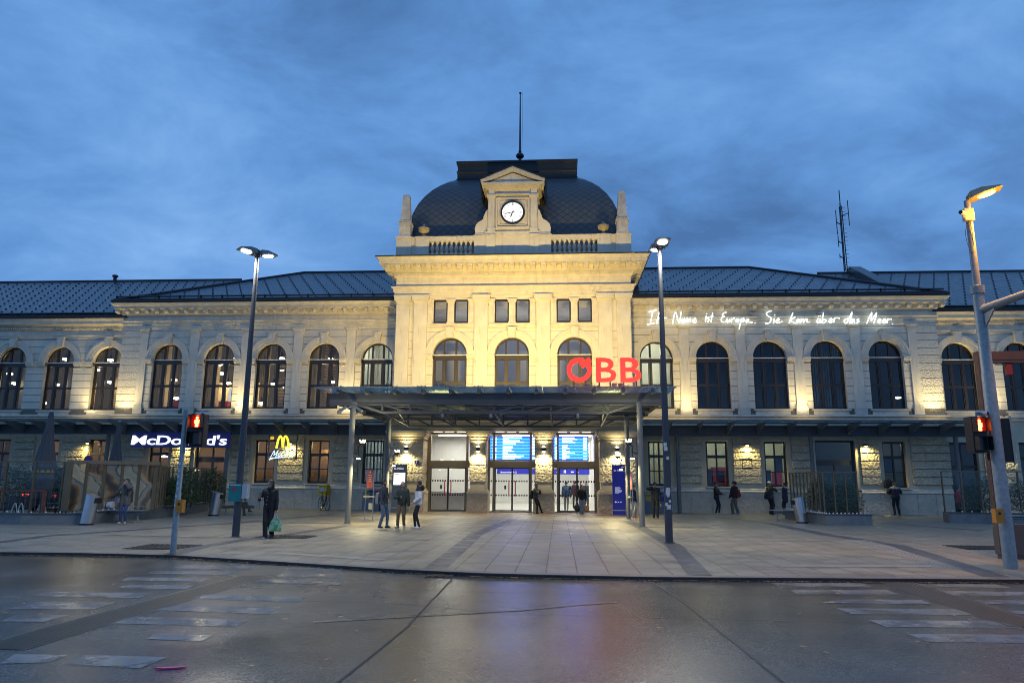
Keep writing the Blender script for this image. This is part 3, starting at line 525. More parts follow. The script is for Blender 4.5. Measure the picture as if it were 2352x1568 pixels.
MB().loft([[(r*math.cos(a*math.pi/20), CY-y, cz+r*math.sin(a*math.pi/20)) for a in range(40)] for r, y in ((.575, .0), (.575, .09), (.67, .09), (.68, .0))], cap=False).build('clock_rim', M_flash, ck, True)
m = MB()
def hand(a, l, w, t=.12):
    d = (math.sin(a), math.cos(a)); n = (d[1], -d[0]); m.prism([(d[0]*u+n[0]*v, cz+d[1]*u+n[1]*v) for u, v in ((-t, -w*.6), (-t, w*.6), (l*.7, w), (l, 0), (l*.7, -w))], 'y', CY-.07, CY-.06)
hand(R(202), .33, .035); hand(R(258), .5, .022); m.build('clock_hands', M_flash, ck)
m = MB()
for h, s in enumerate(('XII', 'I', 'II', 'III', 'IIII', 'V', 'VI', 'VII', 'VIII', 'IX', 'X', 'XI')):
    a = R(30*h); w = .022*len(s)
    for k in range(len(s)):
        o = (k-(len(s)-1)/2)*.036; u = Vector((math.sin(a), 0, math.cos(a))); n = Vector((u.z, 0, -u.x)); sk = .03 if s[k] in 'XV' else 0
        c = Vector((0, CY-.045, cz)); m.bar(c+u*.39+n*(o-sk*.4), c+u*.545+n*(o+sk*.4), .020, .006)
        if s[k] == 'X': m.bar(c+u*.39+n*(o+sk*.4), c+u*.545+n*(o-sk*.4), .016, .006)
m.build('clock_numerals', M_flash, ck)
# dome: a square vault with slate lozenges
def slate(name, col, rough=.35, dia=True, ls=.5):
    m = mat(name, col, rough, var=.22, scale=2.5, rvar=.12); nt = m.node_tree; N = nt.nodes; L = nt.links; b = N['Principled BSDF']; src = b.inputs['Base Color'].links[0].from_socket
    uv = N.new('ShaderNodeUVMap'); sp = N.new('ShaderNodeSeparateXYZ'); L.new(uv.outputs[0], sp.inputs[0])
    def M(op, a, bb):
        n = N.new('ShaderNodeMath'); n.operation = op
        for i, v in enumerate((a, bb)):
            if isinstance(v, (int, float)): n.inputs[i].default_value = v
            elif v is not None: L.new(v, n.inputs[i])
        return n.outputs[0]
    u, v = sp.outputs[0], sp.outputs[1]
    if dia: a = M('ADD', u, v); c = M('SUBTRACT', u, v)
    else: a = M('ADD', M('MULTIPLY', u, .55), v); c = M('SUBTRACT', M('MULTIPLY', u, .55), v)
    f1 = M('FRACT', a, None); f2 = M('FRACT', M('ADD', c, 100.), None); g = M('MINIMUM', f1, f2); ln = M('LESS_THAN', g, .10)
    mx = N.new('ShaderNodeMixRGB'); L.new(ln, mx.inputs[0]); L.new(src, mx.inputs[1]); mx.inputs[2].default_value = (col[0]*ls, col[1]*ls, col[2]*ls, 1); L.new(mx.outputs[0], b.inputs['Base Color'])
    bp = N.new('ShaderNodeBump'); bp.inputs['Strength'].default_value = .5; bp.inputs['Distance'].default_value = .03; L.new(g, bp.inputs['Height']); L.new(bp.outputs[0], b.inputs['Normal'])
    return m
def uvbuild(name, quads, m, parent, flat=True):     # quads: list of (4 points, 4 uvs)
    me = bpy.data.meshes.new(name); vs = []; fs = []; uvs = []
    for p, q in quads: fs.append(tuple(range(len(vs), len(vs)+len(p)))); vs += [tuple(x) for x in p]; uvs += q
    me.from_pydata(vs, [], fs); l = me.uv_layers.new(name='UVMap')
    for i, x in enumerate(uvs): l.data[i].uv = x
    me.materials.append(m); o = bpy.data.objects.new(name, me); COL.objects.link(o); o.parent = parent; return o
prof = [(6.12, 13.9), (6.14, 14.9), (6.08, 15.6), (5.98, 16.15), (5.82, 16.75), (5.6, 17.35), (5.28, 17.95), (4.9, 18.5), (4.5, 18.95), (4.1, 19.32), (3.75, 19.58), (3.62, 19.65)]
DYF, DYB = -1.95+6.14, 6.2-6.14    # front / back base lines: y = DYF - r, mirrored at the back
def dome_pt(r, z): return [(-r, DYF-r, z), (r, DYF-r, z), (r, DYB+r+2, z), (-r, DYB+r+2, z)]
qs = []; v = 0
for i in range(len(prof)-1):
    (r0, z0), (r1, z1) = prof[i], prof[i+1]; dv = math.hypot(r1-r0, z1-z0)/.43; A = dome_pt(r0, z0); B = dome_pt(r1, z1)
    for k in range(4):
        n = 12; a, b, c, d = Vector(A[k]), Vector(A[(k+1) % 4]), Vector(B[(k+1) % 4]), Vector(B[k]); ux = 0 if k % 2 == 0 else 1
        for j in range(n):
            t0, t1 = j/n, (j+1)/n; p = [a.lerp(b, t0), a.lerp(b, t1), d.lerp(c, t1), d.lerp(c, t0)]
            qs.append((p, [(q[ux]/.5, v if w < 2 else v+dv) for w, q in enumerate(p)]))
    v += dv
uvbuild('dome', qs, slate('dome_slate', (.060, .066, .078), .42, True, .2), st)
m = MB(); r = 3.62; x0, x1, y0, y1 = -r, r, DYF-r, DYB+r+2
ringloft(m, x0, x1, y0, y1, [(.05, 19.6), (.08, 19.68), (.02, 19.72), (.02, 20.05), (.06, 20.1), (.06, 20.2), (.0, 20.24), (.01, 20.5), (.05, 20.68), (.09, 20.72), (.09, 20.84), (0, 20.88)], 0)
for o in (0,): pass
m.v = [(x, y, z) for x, y, z in m.v]
m.build('dome_cap', mat('dark_zinc_sheet', (.013, .015, .019), .6, var=.2, scale=2), st)
fp = thing('flagpole', 'bare flagpole with a ball at its foot on top of the dome', 'flagpole', (.17, 1.0, 20.85))
MB().lathe([(.09, 0), (.09, .3), (.12, .32), (.24, .42), (.26, .52), (.2, .62), (.09, .7), (.1, .8), (.07, .9)], 12).build('ball_finial', M_flash, fp, True)
m = MB(); m.tube([(0, 0, .85), (0, 0, 4.7)], [.065, .032], 8); m.lathe([(.03, 4.7), (.08, 4.72), (.08, 4.77), (.03, 4.8)], 8); m.ball((.12, 0, 4.66), .032, 6); m.build('pole', M_flash, fp); MB().tube([(.12, 0, 4.66), (.14, 0, 2.5), (.12, 0, .9)], .008, 4).build('halyard', M_flash, fp)
# ---- wing roofs
M_roof = slate('roof_tiles', (.085, .098, .12), .27, False, .4); M_hook = M_flash
def roof(parts, hexa=True, name='roof'):    # parts: planar polygons (eave-first), each given u along the eave, v up the slope
    qs = []; hk = MB()
    for P_ in parts:
        P_ = [Vector(p) for p in P_]; n = (P_[1]-P_[0]).cross(P_[2]-P_[0]).normalized(); n = n if n.z > 0 else -n; u = (P_[1]-P_[0]).normalized(); v = n.cross(u); v = v if v.z > 0 else -v; o = P_[0]
        uv = [((p-o).dot(u), (p-o).dot(v)) for p in P_]; qs.append((P_, [(a/.32, b/.20) for a, b in uv]))
        us = [a for a, b in uv]; vs = [b for a, b in uv]
        def inside(a, b):
            s = None
            for i in range(len(uv)):
                (x0, y0), (x1, y1) = uv[i], uv[(i+1) % len(uv)]; c = (x1-x0)*(b-y0)-(y1-y0)*(a-x0)
                if s is None: s = c > 0
                elif (c > 0) != s: return False
            return True
        r = 0; b = .5
        while b < max(vs):
            a = min(us)+((r % 3)*.3 if hexa else (r*.19) % .66)+.1
            while a < max(us):
                if inside(a, b):
                    c = o+u*a+v*b; hk.add([c+u*s1*.024+v*s2*.065+n*h for h in (0, .05) for s1, s2 in ((-1,-1),(1,-1),(1,1),(-1,1))], [(4,5,6,7),(0,1,5,4),(1,2,6,5),(2,3,7,6),(3,0,4,7)])
                a += .9 if hexa else .66
            r += 1; b += .62
    o = uvbuild(name, qs, M_roof, st); hk.build('snow_hooks', M_hook, o); return o
E0, RG, RZ = -.62, 7.3, 15.88
for s in (-1, 1):
    X0, X1, XR = s*6.2, s*(WX+.5), s*15.35
    roof([[(X0, E0, 11.92), (X1, E0, 11.92), (XR, RG, RZ), (X0, RG, RZ)], [(X1, E0, 11.92), (X1, 2*RG-E0, 11.92), (XR, RG, RZ)], [(X0, 2*RG-E0, 11.92), (X1, 2*RG-E0, 11.92), (XR, RG, RZ), (X0, RG, RZ)]])
    X2 = s*47; roof([[(X1-s*4, -.05, 11.12), (X2, -.05, 11.12), (X2, RG, 15.42), (X1-s*4, RG, 15.42)], [(X1-s*4, 2*RG, 11.12), (X2, 2*RG, 11.12), (X2, RG, 15.42), (X1-s*4, RG, 15.42)]], s > 0)
    m = MB(); a, b = sorted((X0, X1+s*.1)); m.box(a, b, -.72, -.55, 11.83, 11.98); m.box(a, b, -.48, -.4, 12.03, 12.1); m.tube([(a, -.15, 12.3), (b-0, -.15, 12.3)], .05, 6)
    for k in range(int((b-a)/1.3)): m.box(a+k*1.3, a+k*1.3+.03, -.3, -.12, 12.1, 12.34)
    a, b = sorted((X1-s*.6, X2)); m.box(a, b, -.12, .03, 11.05, 11.2); m.tube([(a, .3, 11.42), (b, .3, 11.42)], .05, 6); m.box(a, b, .38, .44, 11.3, 11.48)
    m.build('gutter', M_flash, st)
    m = MB(); m.tube([(X1, E0, 11.97), (XR, RG, RZ+.03), (X0, RG, RZ+.03)], .09, 6); m.tube([(X1-s*4, RG, 15.45), (X2, RG, 15.45)], .08, 6); m.build('ridge', M_flash, st)
MB().lathe([(.12, 0), (.12, .42), (.2, .44), (.2, .56), (.1, .6)], 8, (at(264, 642, 7.3).x, 7.3, 15.3)).build('vent_pipe', M_flash, st)
mx_ = at(1952, 615, 7.0).x
m = MB(); m.prism([(7.6, 15.2), (7.6, 15.75), (7.0, 15.78), (2.4, 13.25), (2.6, 12.95)], 'x', mx_, mx_+.7); m.build('roof_hatch', mat('zinc_sheet', (.05, .055, .065), .35), st)
am = thing('antenna_mast', 'slim lattice antenna mast with whip aerials rising behind the right roof ridge', 'antenna', (mx_-.12, 7.4, 15.6))
m = MB(); 
for a in range(3): m.tube([(.11*math.cos(a*2.1), .11*math.sin(a*2.1), 0), (.08*math.cos(a*2.1), .08*math.sin(a*2.1), 4.6)], .035, 5)
for k in range(24):
    z = .2*k; m.bar((.11, 0, z), (-.055, .095, z+.1), .02, .02); m.bar((-.055, .095, z+.1), (-.055, -.095, z+.2), .02, .02)
for k in range(15): m.bar((.1, 0, .3+.3*k), (.3, 0, .3+.3*k), .02, .02)
m.tube([(0, 0, 4.5), (0, 0, 5.75)], .035, 6); m.build('mast', M_flash, am)
for x, z0, z1 in ((-.34, 2.6, 4.3), (.5, 3.2, 5.0), (-.32, 1.7, 2.5), (-.3, .9, 1.2)):
    m = MB(); m.tube([(x, 0, z0), (x, 0, z1)], .03, 6); m.bar((0, 0, (z0+z1)/2-.2), (x, 0, (z0+z1)/2), .05, .05); m.build('aerial', M_flash, am)
# ---- ground-floor windows and doors
def sash(cx, y, w, z0, z1, gm, cols=2, fm=M_fr):
    m = MB(); t = .09
    m.box(cx-w, cx-w+t, y, y+.1, z0, z1); m.box(cx+w-t, cx+w, y, y+.1, z0, z1); m.box(cx-w+t, cx+w-t, y, y+.1, z0, z0+.12); m.box(cx-w+t, cx+w-t, y, y+.1, z1-.1, z1)
    zt = z0+(z1-z0)*.66; m.box(cx-w+t, cx+w-t, y-.02, y+.09, zt-.08, zt+.08)
    for k in range(1, cols):
        x = cx-w+2*w*k/cols; m.box(x-.04, x+.04, y+.01, y+.08, z0+.12, zt-.08); m.box(x-.04, x+.04, y+.01, y+.08, zt+.08, z1-.1)
    zm = z0+(zt-z0)*.5; m.box(cx-w+t, cx+w-t, y+.02, y+.07, zm-.025, zm+.025)
    f = m.build('window', fm, st); p = MB(); p.poly([(cx-w, y+.05, z0), (cx+w, y+.05, z0), (cx+w, y+.05, z1), (cx-w, y+.05, z1)]); p.build('pane', gm, f, recalc=False)
    s = MB(); s.box(cx-w-.1, cx+w+.1, y-.4, y, z0-.08, z0); s.build('sill', M_orn, f); return f
for k in (0, 1, 2, 4):
    for s in (-1, 1): sash(s*(A0+k*BP), .2, .58, 1.4, 3.83, M_gl)
for c, w, a, b, r in SBG: sash(c, sy+.2, .58, 1.4, 3.83, M_gl)
for i, (c, w, a, b, r) in enumerate(SBGR): sash(c, sy+.2, w-.02, a+.02, 3.83, M_gld)
def shopdoor(cx, w, sd):
    m = MB(); y = .2
    m.box(cx-w, cx-w+.1, y, y+.12, 0, 3.9); m.box(cx+w-.1, cx+w, y, y+.12, 0, 3.9); m.box(cx-w+.1, cx+w-.1, y, y+.12, 2.55, 2.85); m.box(cx-w+.1, cx+w-.1, y, y+.12, 3.8, 3.9); m.box(cx-.05, cx+.05, y+.01, y+.1, .1, 2.55); m.box(cx-w+.1, cx+w-.1, y, y+.1, 0, .12)
    if sd < 0: m.box(cx-.04, cx+.04, y+.01, y+.1, 2.85, 3.8)
    f = m.build('shop_door', mat('anthracite_frame', (.035, .036, .04), .4), st); p = MB(); p.poly([(cx-w, y+.06, 0), (cx+w, y+.06, 0), (cx+w, y+.06, 3.9), (cx-w, y+.06, 3.9)]); p.build('pane', M_gl if sd < 0 else M_gld, f, recalc=False)
    for s in (-1, 1): MB().tube([(cx+s*.14, y-.06, .9), (cx+s*.14, y-.06, 1.4)], .018, 6).build('handle', mat('steel', (.5, .5, .5), .3, 1, var=.05), f)
shopdoor(*gdoor[-1], -1); shopdoor(*gdoor[1], 1)
# ---- entrance storey of the pavilion
GY = -2.95
m = MB(); m.box(-6.4, 6.4, GY+.02, TY+.3, 4.16, 4.72); ringloft(m, -6.4, 6.4, GY+.02, TY+.3, [(0, 4.4), (.06, 4.42), (.06, 4.5), (.14, 4.56), (.14, 4.66), (0, 4.72)]); m.box(-6.4, 6.4, TY+.3, 1.0, 4.16, 4.5); m.build('entrance_entablature', M_smooth, st)
def pier(x0, x1, y0, y1, name):
    m = MB(); m.box(x0-.14, x1+.14, y0-.12, y1, .0, .98, 1); m.box(x0-.17, x1+.17, y0-.15, y1, .98, 1.04); m.box(x0-.12, x1+.12, y0-.1, y1, 1.04, 1.12); m.box(x0-.06, x1+.06, y0-.05, y1, 1.12, 1.2); m.box(x0, x1, y0, y1, 1.2, 1.56)
    for k in range(5): 
        if k == 4: m.box(x0+.02, x1-.02, y0+.02, y1, 3.26, 3.3)
        m.box(x0-.03, x1+.03, y0-.03, y1, 1.58+.42*k, 1.58+.42*k+.385, 1 if k != 3 or True else 0)
    m.box(x0, x1, y0, y1, 1.56, 3.72)
    for a, z0, z1 in ((.0, 3.68, 3.74), (.06, 3.74, 3.8), (.02, 3.8, 3.86), (.1, 3.86, 3.94), (.18, 3.94, 4.04), (.22, 4.04, 4.158)): m.box(x0-a, x1+a, y0-a, y1, z0, z1)
    m.build(name, [M_smooth, M_rough], st)
for s in (-1, 1):
    pier(s*1.70-.4, s*1.70+.4, GY, -1.95, 'entrance_pillar'); a, b = sorted((s*4.6, s*6.34)); pier(a, b, GY, -1.6, 'entrance_pier')
    m = MB(); a, b = sorted((s*6.15, s*6.44)); m.box(a, b, GY+.03, .1, 0, 4.16); m.build('entrance_side_wall', M_smooth, st)
M_db = mat('bronze_door_frame', (.2, .17, .115), .45, metal=.2, var=.05); M_red = mat('red_handle', (.55, .02, .02), .4, var=.05); M_blk = mat('black_sticker', (.012, .012, .014), .5, var=0)
DY = -1.75
for bx0, bx1, mull in ((-4.62, -2.05, (-2.42,)), (-1.35, 1.35, (-.98, .98)), (2.05, 4.62, (2.42,))):
    m = MB(); m.box(bx0, bx1, DY, DY+.16, 2.3, 2.66); m.box(bx0, bx1, DY, DY+.14, 4.06, 4.16); m.box(bx0, bx1, DY, DY+.14, 0, .05)
    for x in (bx0+.1, bx1-.1)+mull: m.box(x-.06 if abs(x) < 4.4 else x-.14, x+.06 if abs(x) < 4.4 else x+.14, DY-.02, DY+.15, .0, 4.06)
    f = m.build('entrance_door', M_db, st)
    p = MB(); p.poly([(bx0, DY+.07, 0), (bx1, DY+.07, 0), (bx1, DY+.07, 4.06), (bx0, DY+.07, 4.06)]); p.build('pane', M_gl, f, recalc=False)
    l0 = bx0+.25 if not mull or mull[0] > bx0+1 else mull[0]+.06; l1 = mull[-1]-.06 if mull[-1] > 0 and len(mull) == 2 else (mull[0]-.06 if mull[0] < 0 else bx1-.25)
    if mull == (2.42,): l0, l1 = 2.48, bx1-.25
    c = (l0+l1)/2; dm = MB()
    for a, b in ((l0, c), (c, l1)):
        for xx in (a, b-.045): dm.box(xx, xx+.045, DY+.03, DY+.11, .06, 2.3)
        dm.box(a+.045, b-.045, DY+.03, DY+.11, .06, .11); dm.box(a+.045, b-.045, DY+.03, DY+.11, 2.25, 2.3)
    dm.build('leaf', M_fr, f); hd = MB()
    for s in (-1, 1): hd.box(c+s*.17-.025, c+s*.17+.025, DY-.03, DY+.01, .82, 1.62)
    hd.build('handle', M_red, f); sk = MB()
    for z, h in ((1.56, .09), (.83, .09)):
        x = bx0+.2
        while x < bx1-.2: sk.box(x, x+.075, DY+.045, DY+.06, z, z+h); x += .135
    sk.box(c-.42, c-.32, DY+.045, DY+.055, 1.18, 1.38); sk.build('marking', M_blk, f)
for bx in (-3.3, 0, 3.3):
    for k in (-1, 0, 1):
        MB().box(bx+k*.62-.22, bx+k*.62+.22, -2.42, -2.34, 4.125, 4.15).build('soffit_light', emis('soffit_glow', (1, .86, .6), 3), st)
    lamp('AREA', 'soffit_lamp', (bx, -2.38, 4.10), 26, (1, .84, .5), st, .8, (bx, -2.3, 0))
M_hall = mat('hall_white', (.72, .72, .68), .6, var=.04)
m = MB(); m.box(-6.2, 6.2, -1.5, 16, -.02, .012); m.build('hall_floor', mat('hall_floor_tile', (.5, .5, .48), .25, var=.1, scale=.7), st)
m = MB()
for q in ([(-6.2, 16, 0), (6.2, 16, 0), (6.2, 16, 5), (-6.2, 16, 5)], [(-6.2, -1.5, 4.6), (6.2, -1.5, 4.6), (6.2, 16, 4.6), (-6.2, 16, 4.6)], [(-6.2, -1.5, 0), (-6.2, 16, 0), (-6.2, 16, 5), (-6.2, -1.5, 5)], [(6.2, -1.5, 0), (6.2, 16, 0), (6.2, 16, 5), (6.2, -1.5, 5)]): m.poly(q)
m.box(-6.1, -1.95, 2.3, 2.5, 0, 4.6); m.box(4.35, 4.6, -1.2, 6, 0, 4.6); m.build('hall_wall', M_hall, st)
for x in (-3.4, 0.2, 3.4):
    for y in (.3, 5.5, 11): 
        MB().box(x-.9, x+.9, y-.25, y+.25, 4.08, 4.14).build('ceiling_light', emis('hall_ceiling_light', (1, .97, .9), 2.5), st)
        lamp('AREA', 'hall_light', (x, y, 4.05), 120, (1, .95, .85), st, 1.2, (x, y, 0))
# ---- rooms behind the lit windows
def room(name, x0, x1, y0, y1, z0, z1, wallc, floorc, lights, lcol, en):
    m = MB()
    for q in ([(x0, y1, z0), (x1, y1, z0), (x1, y1, z1), (x0, y1, z1)], [(x0, y0, z0), (x0, y1, z0), (x0, y1, z1), (x0, y0, z1)], [(x1, y0, z0), (x1, y1, z0), (x1, y1, z1), (x1, y0, z1)], [(x0, y0, z1), (x1, y0, z1), (x1, y1, z1), (x0, y1, z1)]): m.poly(q)
    m.poly([(x0, y0, z0), (x1, y0, z0), (x1, y1, z0), (x0, y1, z0)], 1)
    o = m.build(name, [mat(name+'_wall', wallc, .8, var=.12, scale=.8), mat(name+'_floor', floorc, .5, var=.1)], st)
    for (x, y, z) in lights: lamp('POINT', name+'_lamp', (x, y, z), en, lcol, st, .25)
    return o
WARM = (1, .78, .42)
room('restaurant_upper_room', -46, -9.4, .56, 5.5, 5.35, 10.2, (.095, .085, .068), (.2, .12, .07), [(x, 2.6, 7.4) for x in (-30, -26.5, -22, -18.5, -15.5, -12)], (1, .82, .48), 115)
room('stair_room', -9.3, -6.4, .56, 5, 5.35, 10.2, (.5, .52, .46), (.3, .3, .3), [(-7.9, 2.6, 9.3)], (1, .95, .8), 120)
room('office_room', 6.45, 9.5, .56, 5, 5.35, 10.2, (.6, .62, .54), (.3, .3, .3), [(8, 2.6, 9.3)], (1, .97, .82), 170)
room('dark_upper_room', 9.6, 46, .56, 5, 5.35, 10.2, (.10, .09, .08), (.06, .06, .06), [], WARM, 0)
room('gallery_room', -6.1, 6.1, -2.3, 4, 4.75, 12, (.30, .31, .37), (.3, .3, .3), [(x, 1.5, 9.5) for x in (-3.3, 0, 3.3)], (.9, .92, 1.0), 75)
room('restaurant_room', -46, -9.5, .56, 5, .01, 4.6, (.34, .24, .12), (.15, .1, .07), [(x, 2.5, 3.6) for x in (-30, -26, -21, -17.4, -14, -11.2)], WARM, 62)
room('shop_room', -9.4, -6.5, .56, 4, .01, 4.6, (.45, .5, .46), (.3, .3, .3), [(-8, 2.2, 4.0)], (1, .97, .85), 60)
room('ticket_room', 6.5, 15.8, .56, 4, .01, 4.6, (.45, .48, .38), (.2, .2, .2), [(7.8, 2.2, 4.0), (11.2, 2.2, 4.0), (14.3, 2.2, 4.0)], (1, .97, .72), 48)
room('dim_room', 15.9, 46, .86, 4, .01, 4.6, (.2, .22, .18), (.1, .1, .1), [(20.5, 2.4, 3.9)], (.9, 1, .8), 26)
# what stands in those rooms
M_wood = mat('slat_wood', (.3, .19, .1), .6, var=.2, scale=2)
def pieces(name, m_, boxes, join=False):
    for q in boxes: MB().box(*q).build(name, m_, st)
for x0, x1 in ((-14.6, -13.2), (-11.6, -10.9)):
    m = MB()
    for k in range(22): m.box(x0, x1, 1.6, 1.66, 5.5+.2*k, 5.5+.2*k+.11)
    for x in (x0+.1, x1-.2): m.box(x, x+.1, 1.65, 1.7, 5.4, 9.9)
    m.build('slatted_screen', M_wood, st)
pieces('room_pillar', mat('beige_panel', (.5, .38, .22), .7, var=.15), [(x0, x0+w, y, y+.4, 5.4, 9.6) for x0, w, y in ((-27.6, .5, 1.2), (-24.6, .45, 1.3), (-21.55, .42, 1.1), (-18.5, .45, 1.2), (-15.35, .4, 1.2), (-12.2, .4, 1.2), (-30.5, .6, 1.4))]+[(x0, x1, 3.6, 3.7, 5.4, 7.6) for x0, x1 in ((-29, -27.2), (-25.4, -23.5), (-19.3, -18.0), (-16.9, -15.9))])
pieces('menu_screen', emis('menu_screen_light', (.5, .6, .7), .7), [(x0, x1, 2.0, 2.05, z0, z1) for x0, x1, z0, z1 in ((-17.6, -17.2, 6.2, 7.0), (-16.6, -16.2, 5.9, 6.6), (-13.0, -12.7, 5.6, 7.4), (-10.3, -9.7, 5.6, 7.0))])
M_blind = mat('blind_fabric', (.42, .47, .47), .8, var=.1)
def blind(x0, n, step, w, y, z0, z1):
    m = MB(); m.box(x0-.02, x0+n*step, y-.02, y+.03, z1, z1+.06)
    for k in range(n): m.box(x0+step*k, x0+step*k+w, y, y+.02, z0, z1)
    m.build('vertical_blind', M_blind, st)
blind(-9.1, 9, .3, .08, 1.0, 5.4, 9.9); blind(6.6, 9, .3, .08, 1.2, 1.3, 4.4); blind(-9.2, 14, .2, .09, .9, 1.4, 4.4); blind(8.5, 14, .06, .03, .9, 5.4, 9.9); blind(16.4, 26, .14, .08, .8, 5.5, 9.9)
pieces('red_panel', mat('red_board', (.5, .03, .02), .5, var=.05, emit=(.6, .03, .02), es=.08), [(x-.1, x+.45, 1.0, 1.5, 5.4, 6.15) for x in (-26.2, -23.6, -20.4, -17.6)]+[(10.9, 11.75, .75, .8, 1.45, 2.45), (14.2, 14.75, .75, .8, 1.45, 2.2)])
pieces('dark_poster', mat('dark_print', (.02, .03, .06), .5, var=.3, scale=5), [(10.62, 11.0, .72, .745, 1.5, 2.35), (11.25, 11.62, .72, .745, 1.6, 2.25), (13.8, 14.15, .72, .745, 1.5, 2.3), (14.35, 14.8, .72, .745, 2.2, 3.1), (20.0, 20.85, .98, 1.0, 2.2, 3.0)])
pieces('wall_panel', mat('timber_panel', (.36, .22, .09), .6, var=.3, scale=1.5), [(x0, x1, 3.0, 3.1, .02, z1) for x0, x1, z1 in ((-14.9, -14.3, 3.2), (-13.6, -13.1, 2.2), (-12.0, -11.2, 3.4), (-10.9, -10.2, 2.4), (-18.3, -17.6, 3.0), (-17.0, -16.3, 3.6), (-21.2, -20.3, 3.3), (-24.6, -23.6, 3.0), (-27.8, -26.8, 3.2))])
pieces('counter', mat('pale_counter', (.5, .45, .36), .5), [(-15.4, -13.4, 2.4, 2.8, .02, 1.7), (-12.2, -10.2, 2.6, 3.0, .02, 1.9)])
M_pend = emis('pendant_glow', (1, .9, .65), 7); M_lampblk = mat('black_shade', (.01, .01, .01), .5)
for x, y, z in ((-26.1, 1.4, 8.75), (-26.15, 1.6, 7.15), (-23.0, 1.5, 7.15), (-23.4, 2.2, 8.85), (-20.05, 1.3, 7.2), (-20.2, 2.4, 8.6), (-16.95, 1.3, 8.8), (-16.8, 1.3, 7.1), (-16.9, 2, 8.25), (-13.8, 1.2, 7.1), (-14.4, 2, 8.25), (-14.2, 2.4, 8.8), (-10.6, 1.2, 7.1), (-10.5, 2, 8.3), (-29.2, 1.4, 7.15))+tuple((xw+dx+(xw-2.5)*(y-.3)/40.7, y, z) for i, xw in enumerate([-(A0+k*BP) for k in (1, 2, 3, 4)]+SBL[:3]) for dx, y, z in (((.45, 1.0, 7.35), (.3, 1.3, 8.75), (-.5, 1.6, 8.2)), ((.12, .9, 7.2), (.5, 1.5, 8.85), (-.55, 1.1, 6.1)), ((.5, 1.1, 7.3), (-.1, 1.5, 8.5), (.1, 1.9, 8.0)), ((.35, .9, 7.45), (-.35, 1.4, 8.7), (.6, 1.2, 6.4)))[i % 4])+((-7.85, 2.2, 7.2), (-7.9, 2.6, 6.95), (-22.6, .9, 7.0)):
    p = MB().lathe([(.02, .3), (.06, .18), (.17, .0), (.165, -.01)], 10, (x, y, z)).build('pendant_lamp', M_lampblk, st, True); MB().lathe([(.0, .02), (.17, -.01), (.16, -.11), (.0, -.16)], 10, (x, y, z)).build('bulb', M_pend, p)
    MB().tube([(x, y, z+.28), (x, y, 10.1)], .01, 4).build('cord', M_lampblk, p)
for x, y, z in ((-27.3, 1.5, 2.9), (-24.3, 1.5, 2.9), (-21, 1.5, 2.9), (-13.9, 1.8, 2.1), (22.4, 2.2, 6.3), (21.9, 2, 6.45), (26.4, 1.6, 6.25)):
    MB().lathe([(.0, .07), (.2, .03), (.2, -.03), (.0, -.07)], 10, (x, y, z)).build('room_lamp', emis('room_lamp_glow', (1, .95, .8), 6), st)
# ------------------------------------------------------------------ canopies
M_steel = mat('grey_painted_steel', (.15, .158, .165), .45, var=.1, scale=2)
M_dsteel = mat('dark_painted_steel', (.068, .073, .082), .5, var=.1)
M_post = mat('grey_post_paint', (.125, .13, .135), .45, var=.1, scale=2)
M_cgl = frosted('canopy_glass', (.6, .7, .74), (.5, .62, .66), .5)
M_cgl2 = frosted('wing_canopy_glass', (.6, .7, .72), (.5, .6, .62), .6)
M_stl = mat('stainless_steel', (.55, .55, .56), .28, 1, var=.08, scale=5)
en = thing('entrance_canopy', 'large flat steel and glass canopy on round posts before the entrance', 'canopy')
CFY, CHW, CZ = -13.7, 6.85, 5.06
m = MB(); 
for k in range(11):
    a = -CHW+k*2*CHW/11; m.box(a+.01, a+2*CHW/11-.01, CFY, -3.1, CZ, CZ+.03)
m.build('glass_roof', M_cgl, en)
m = MB(); m.box(-6.45, 6.45, -12.95, -12.75, 4.5, 4.9); m.box(-6.45, 6.45, -12.98, -12.72, 4.47, 4.5); m.box(-6.45, 6.45, -12.98, -12.72, 4.9, 4.93)
for y in (-11.3, -9.7, -6.4, -4.8): m.box(-6.4, 6.4, y-.05, y+.05, 4.55, 4.85)
m.box(-6.45, 6.45, -8.1, -7.9, 4.5, 4.9)
for s in (-1, 1): m.box(*sorted((s*6.45, s*6.3)), -12.7, -3.0, 4.55, 4.88)
m.build('edge_beam', M_dsteel, en)
for k in range(12):
    x = -6.0+k*1.091; m = MB(); m.box(x-.045, x+.045, -13.35, -3.05, 4.935, 5.03); m.box(x-.06, x+.06, -13.37, -13.0, 4.86, 5.03); m.box(x-.17, x+.17, -13.6, -13.56, 5.09, 5.115); m.box(x-.02, x+.02, -13.59, -13.57, 5.03, 5.15)
    m.box(x-.17, x-.15, -13.6, -13.5, 5.06, 5.15); m.box(x+.15, x+.17, -13.6, -13.5, 5.06, 5.15); m.build('rafter', M_steel, en)
for y, zt, zb in ((-12.85, 4.49, 4.18), (-8.0, 4.5, 4.02)):
    m = MB(); xs = [-4.36+k*1.09 for k in range(9)]
    m.bar((xs[0], y, zb), (xs[-1], y, zb), .09, .09)
    for s in (-1, 1): m.bar((s*4.36, y, zb), (s*5.35, y, zt), .09, .09)
    for k, x in enumerate(xs):
        m.bar((x, y, zb), (x, y, zt), .07, .07)
        if k < 8: m.bar((x, y, zt) if k < 4 else (x, y, zb), (xs[k+1], y, zb) if k < 4 else (xs[k+1], y, zt), .07, .07)
    m.build('truss', M_dsteel, en)
m = MB()
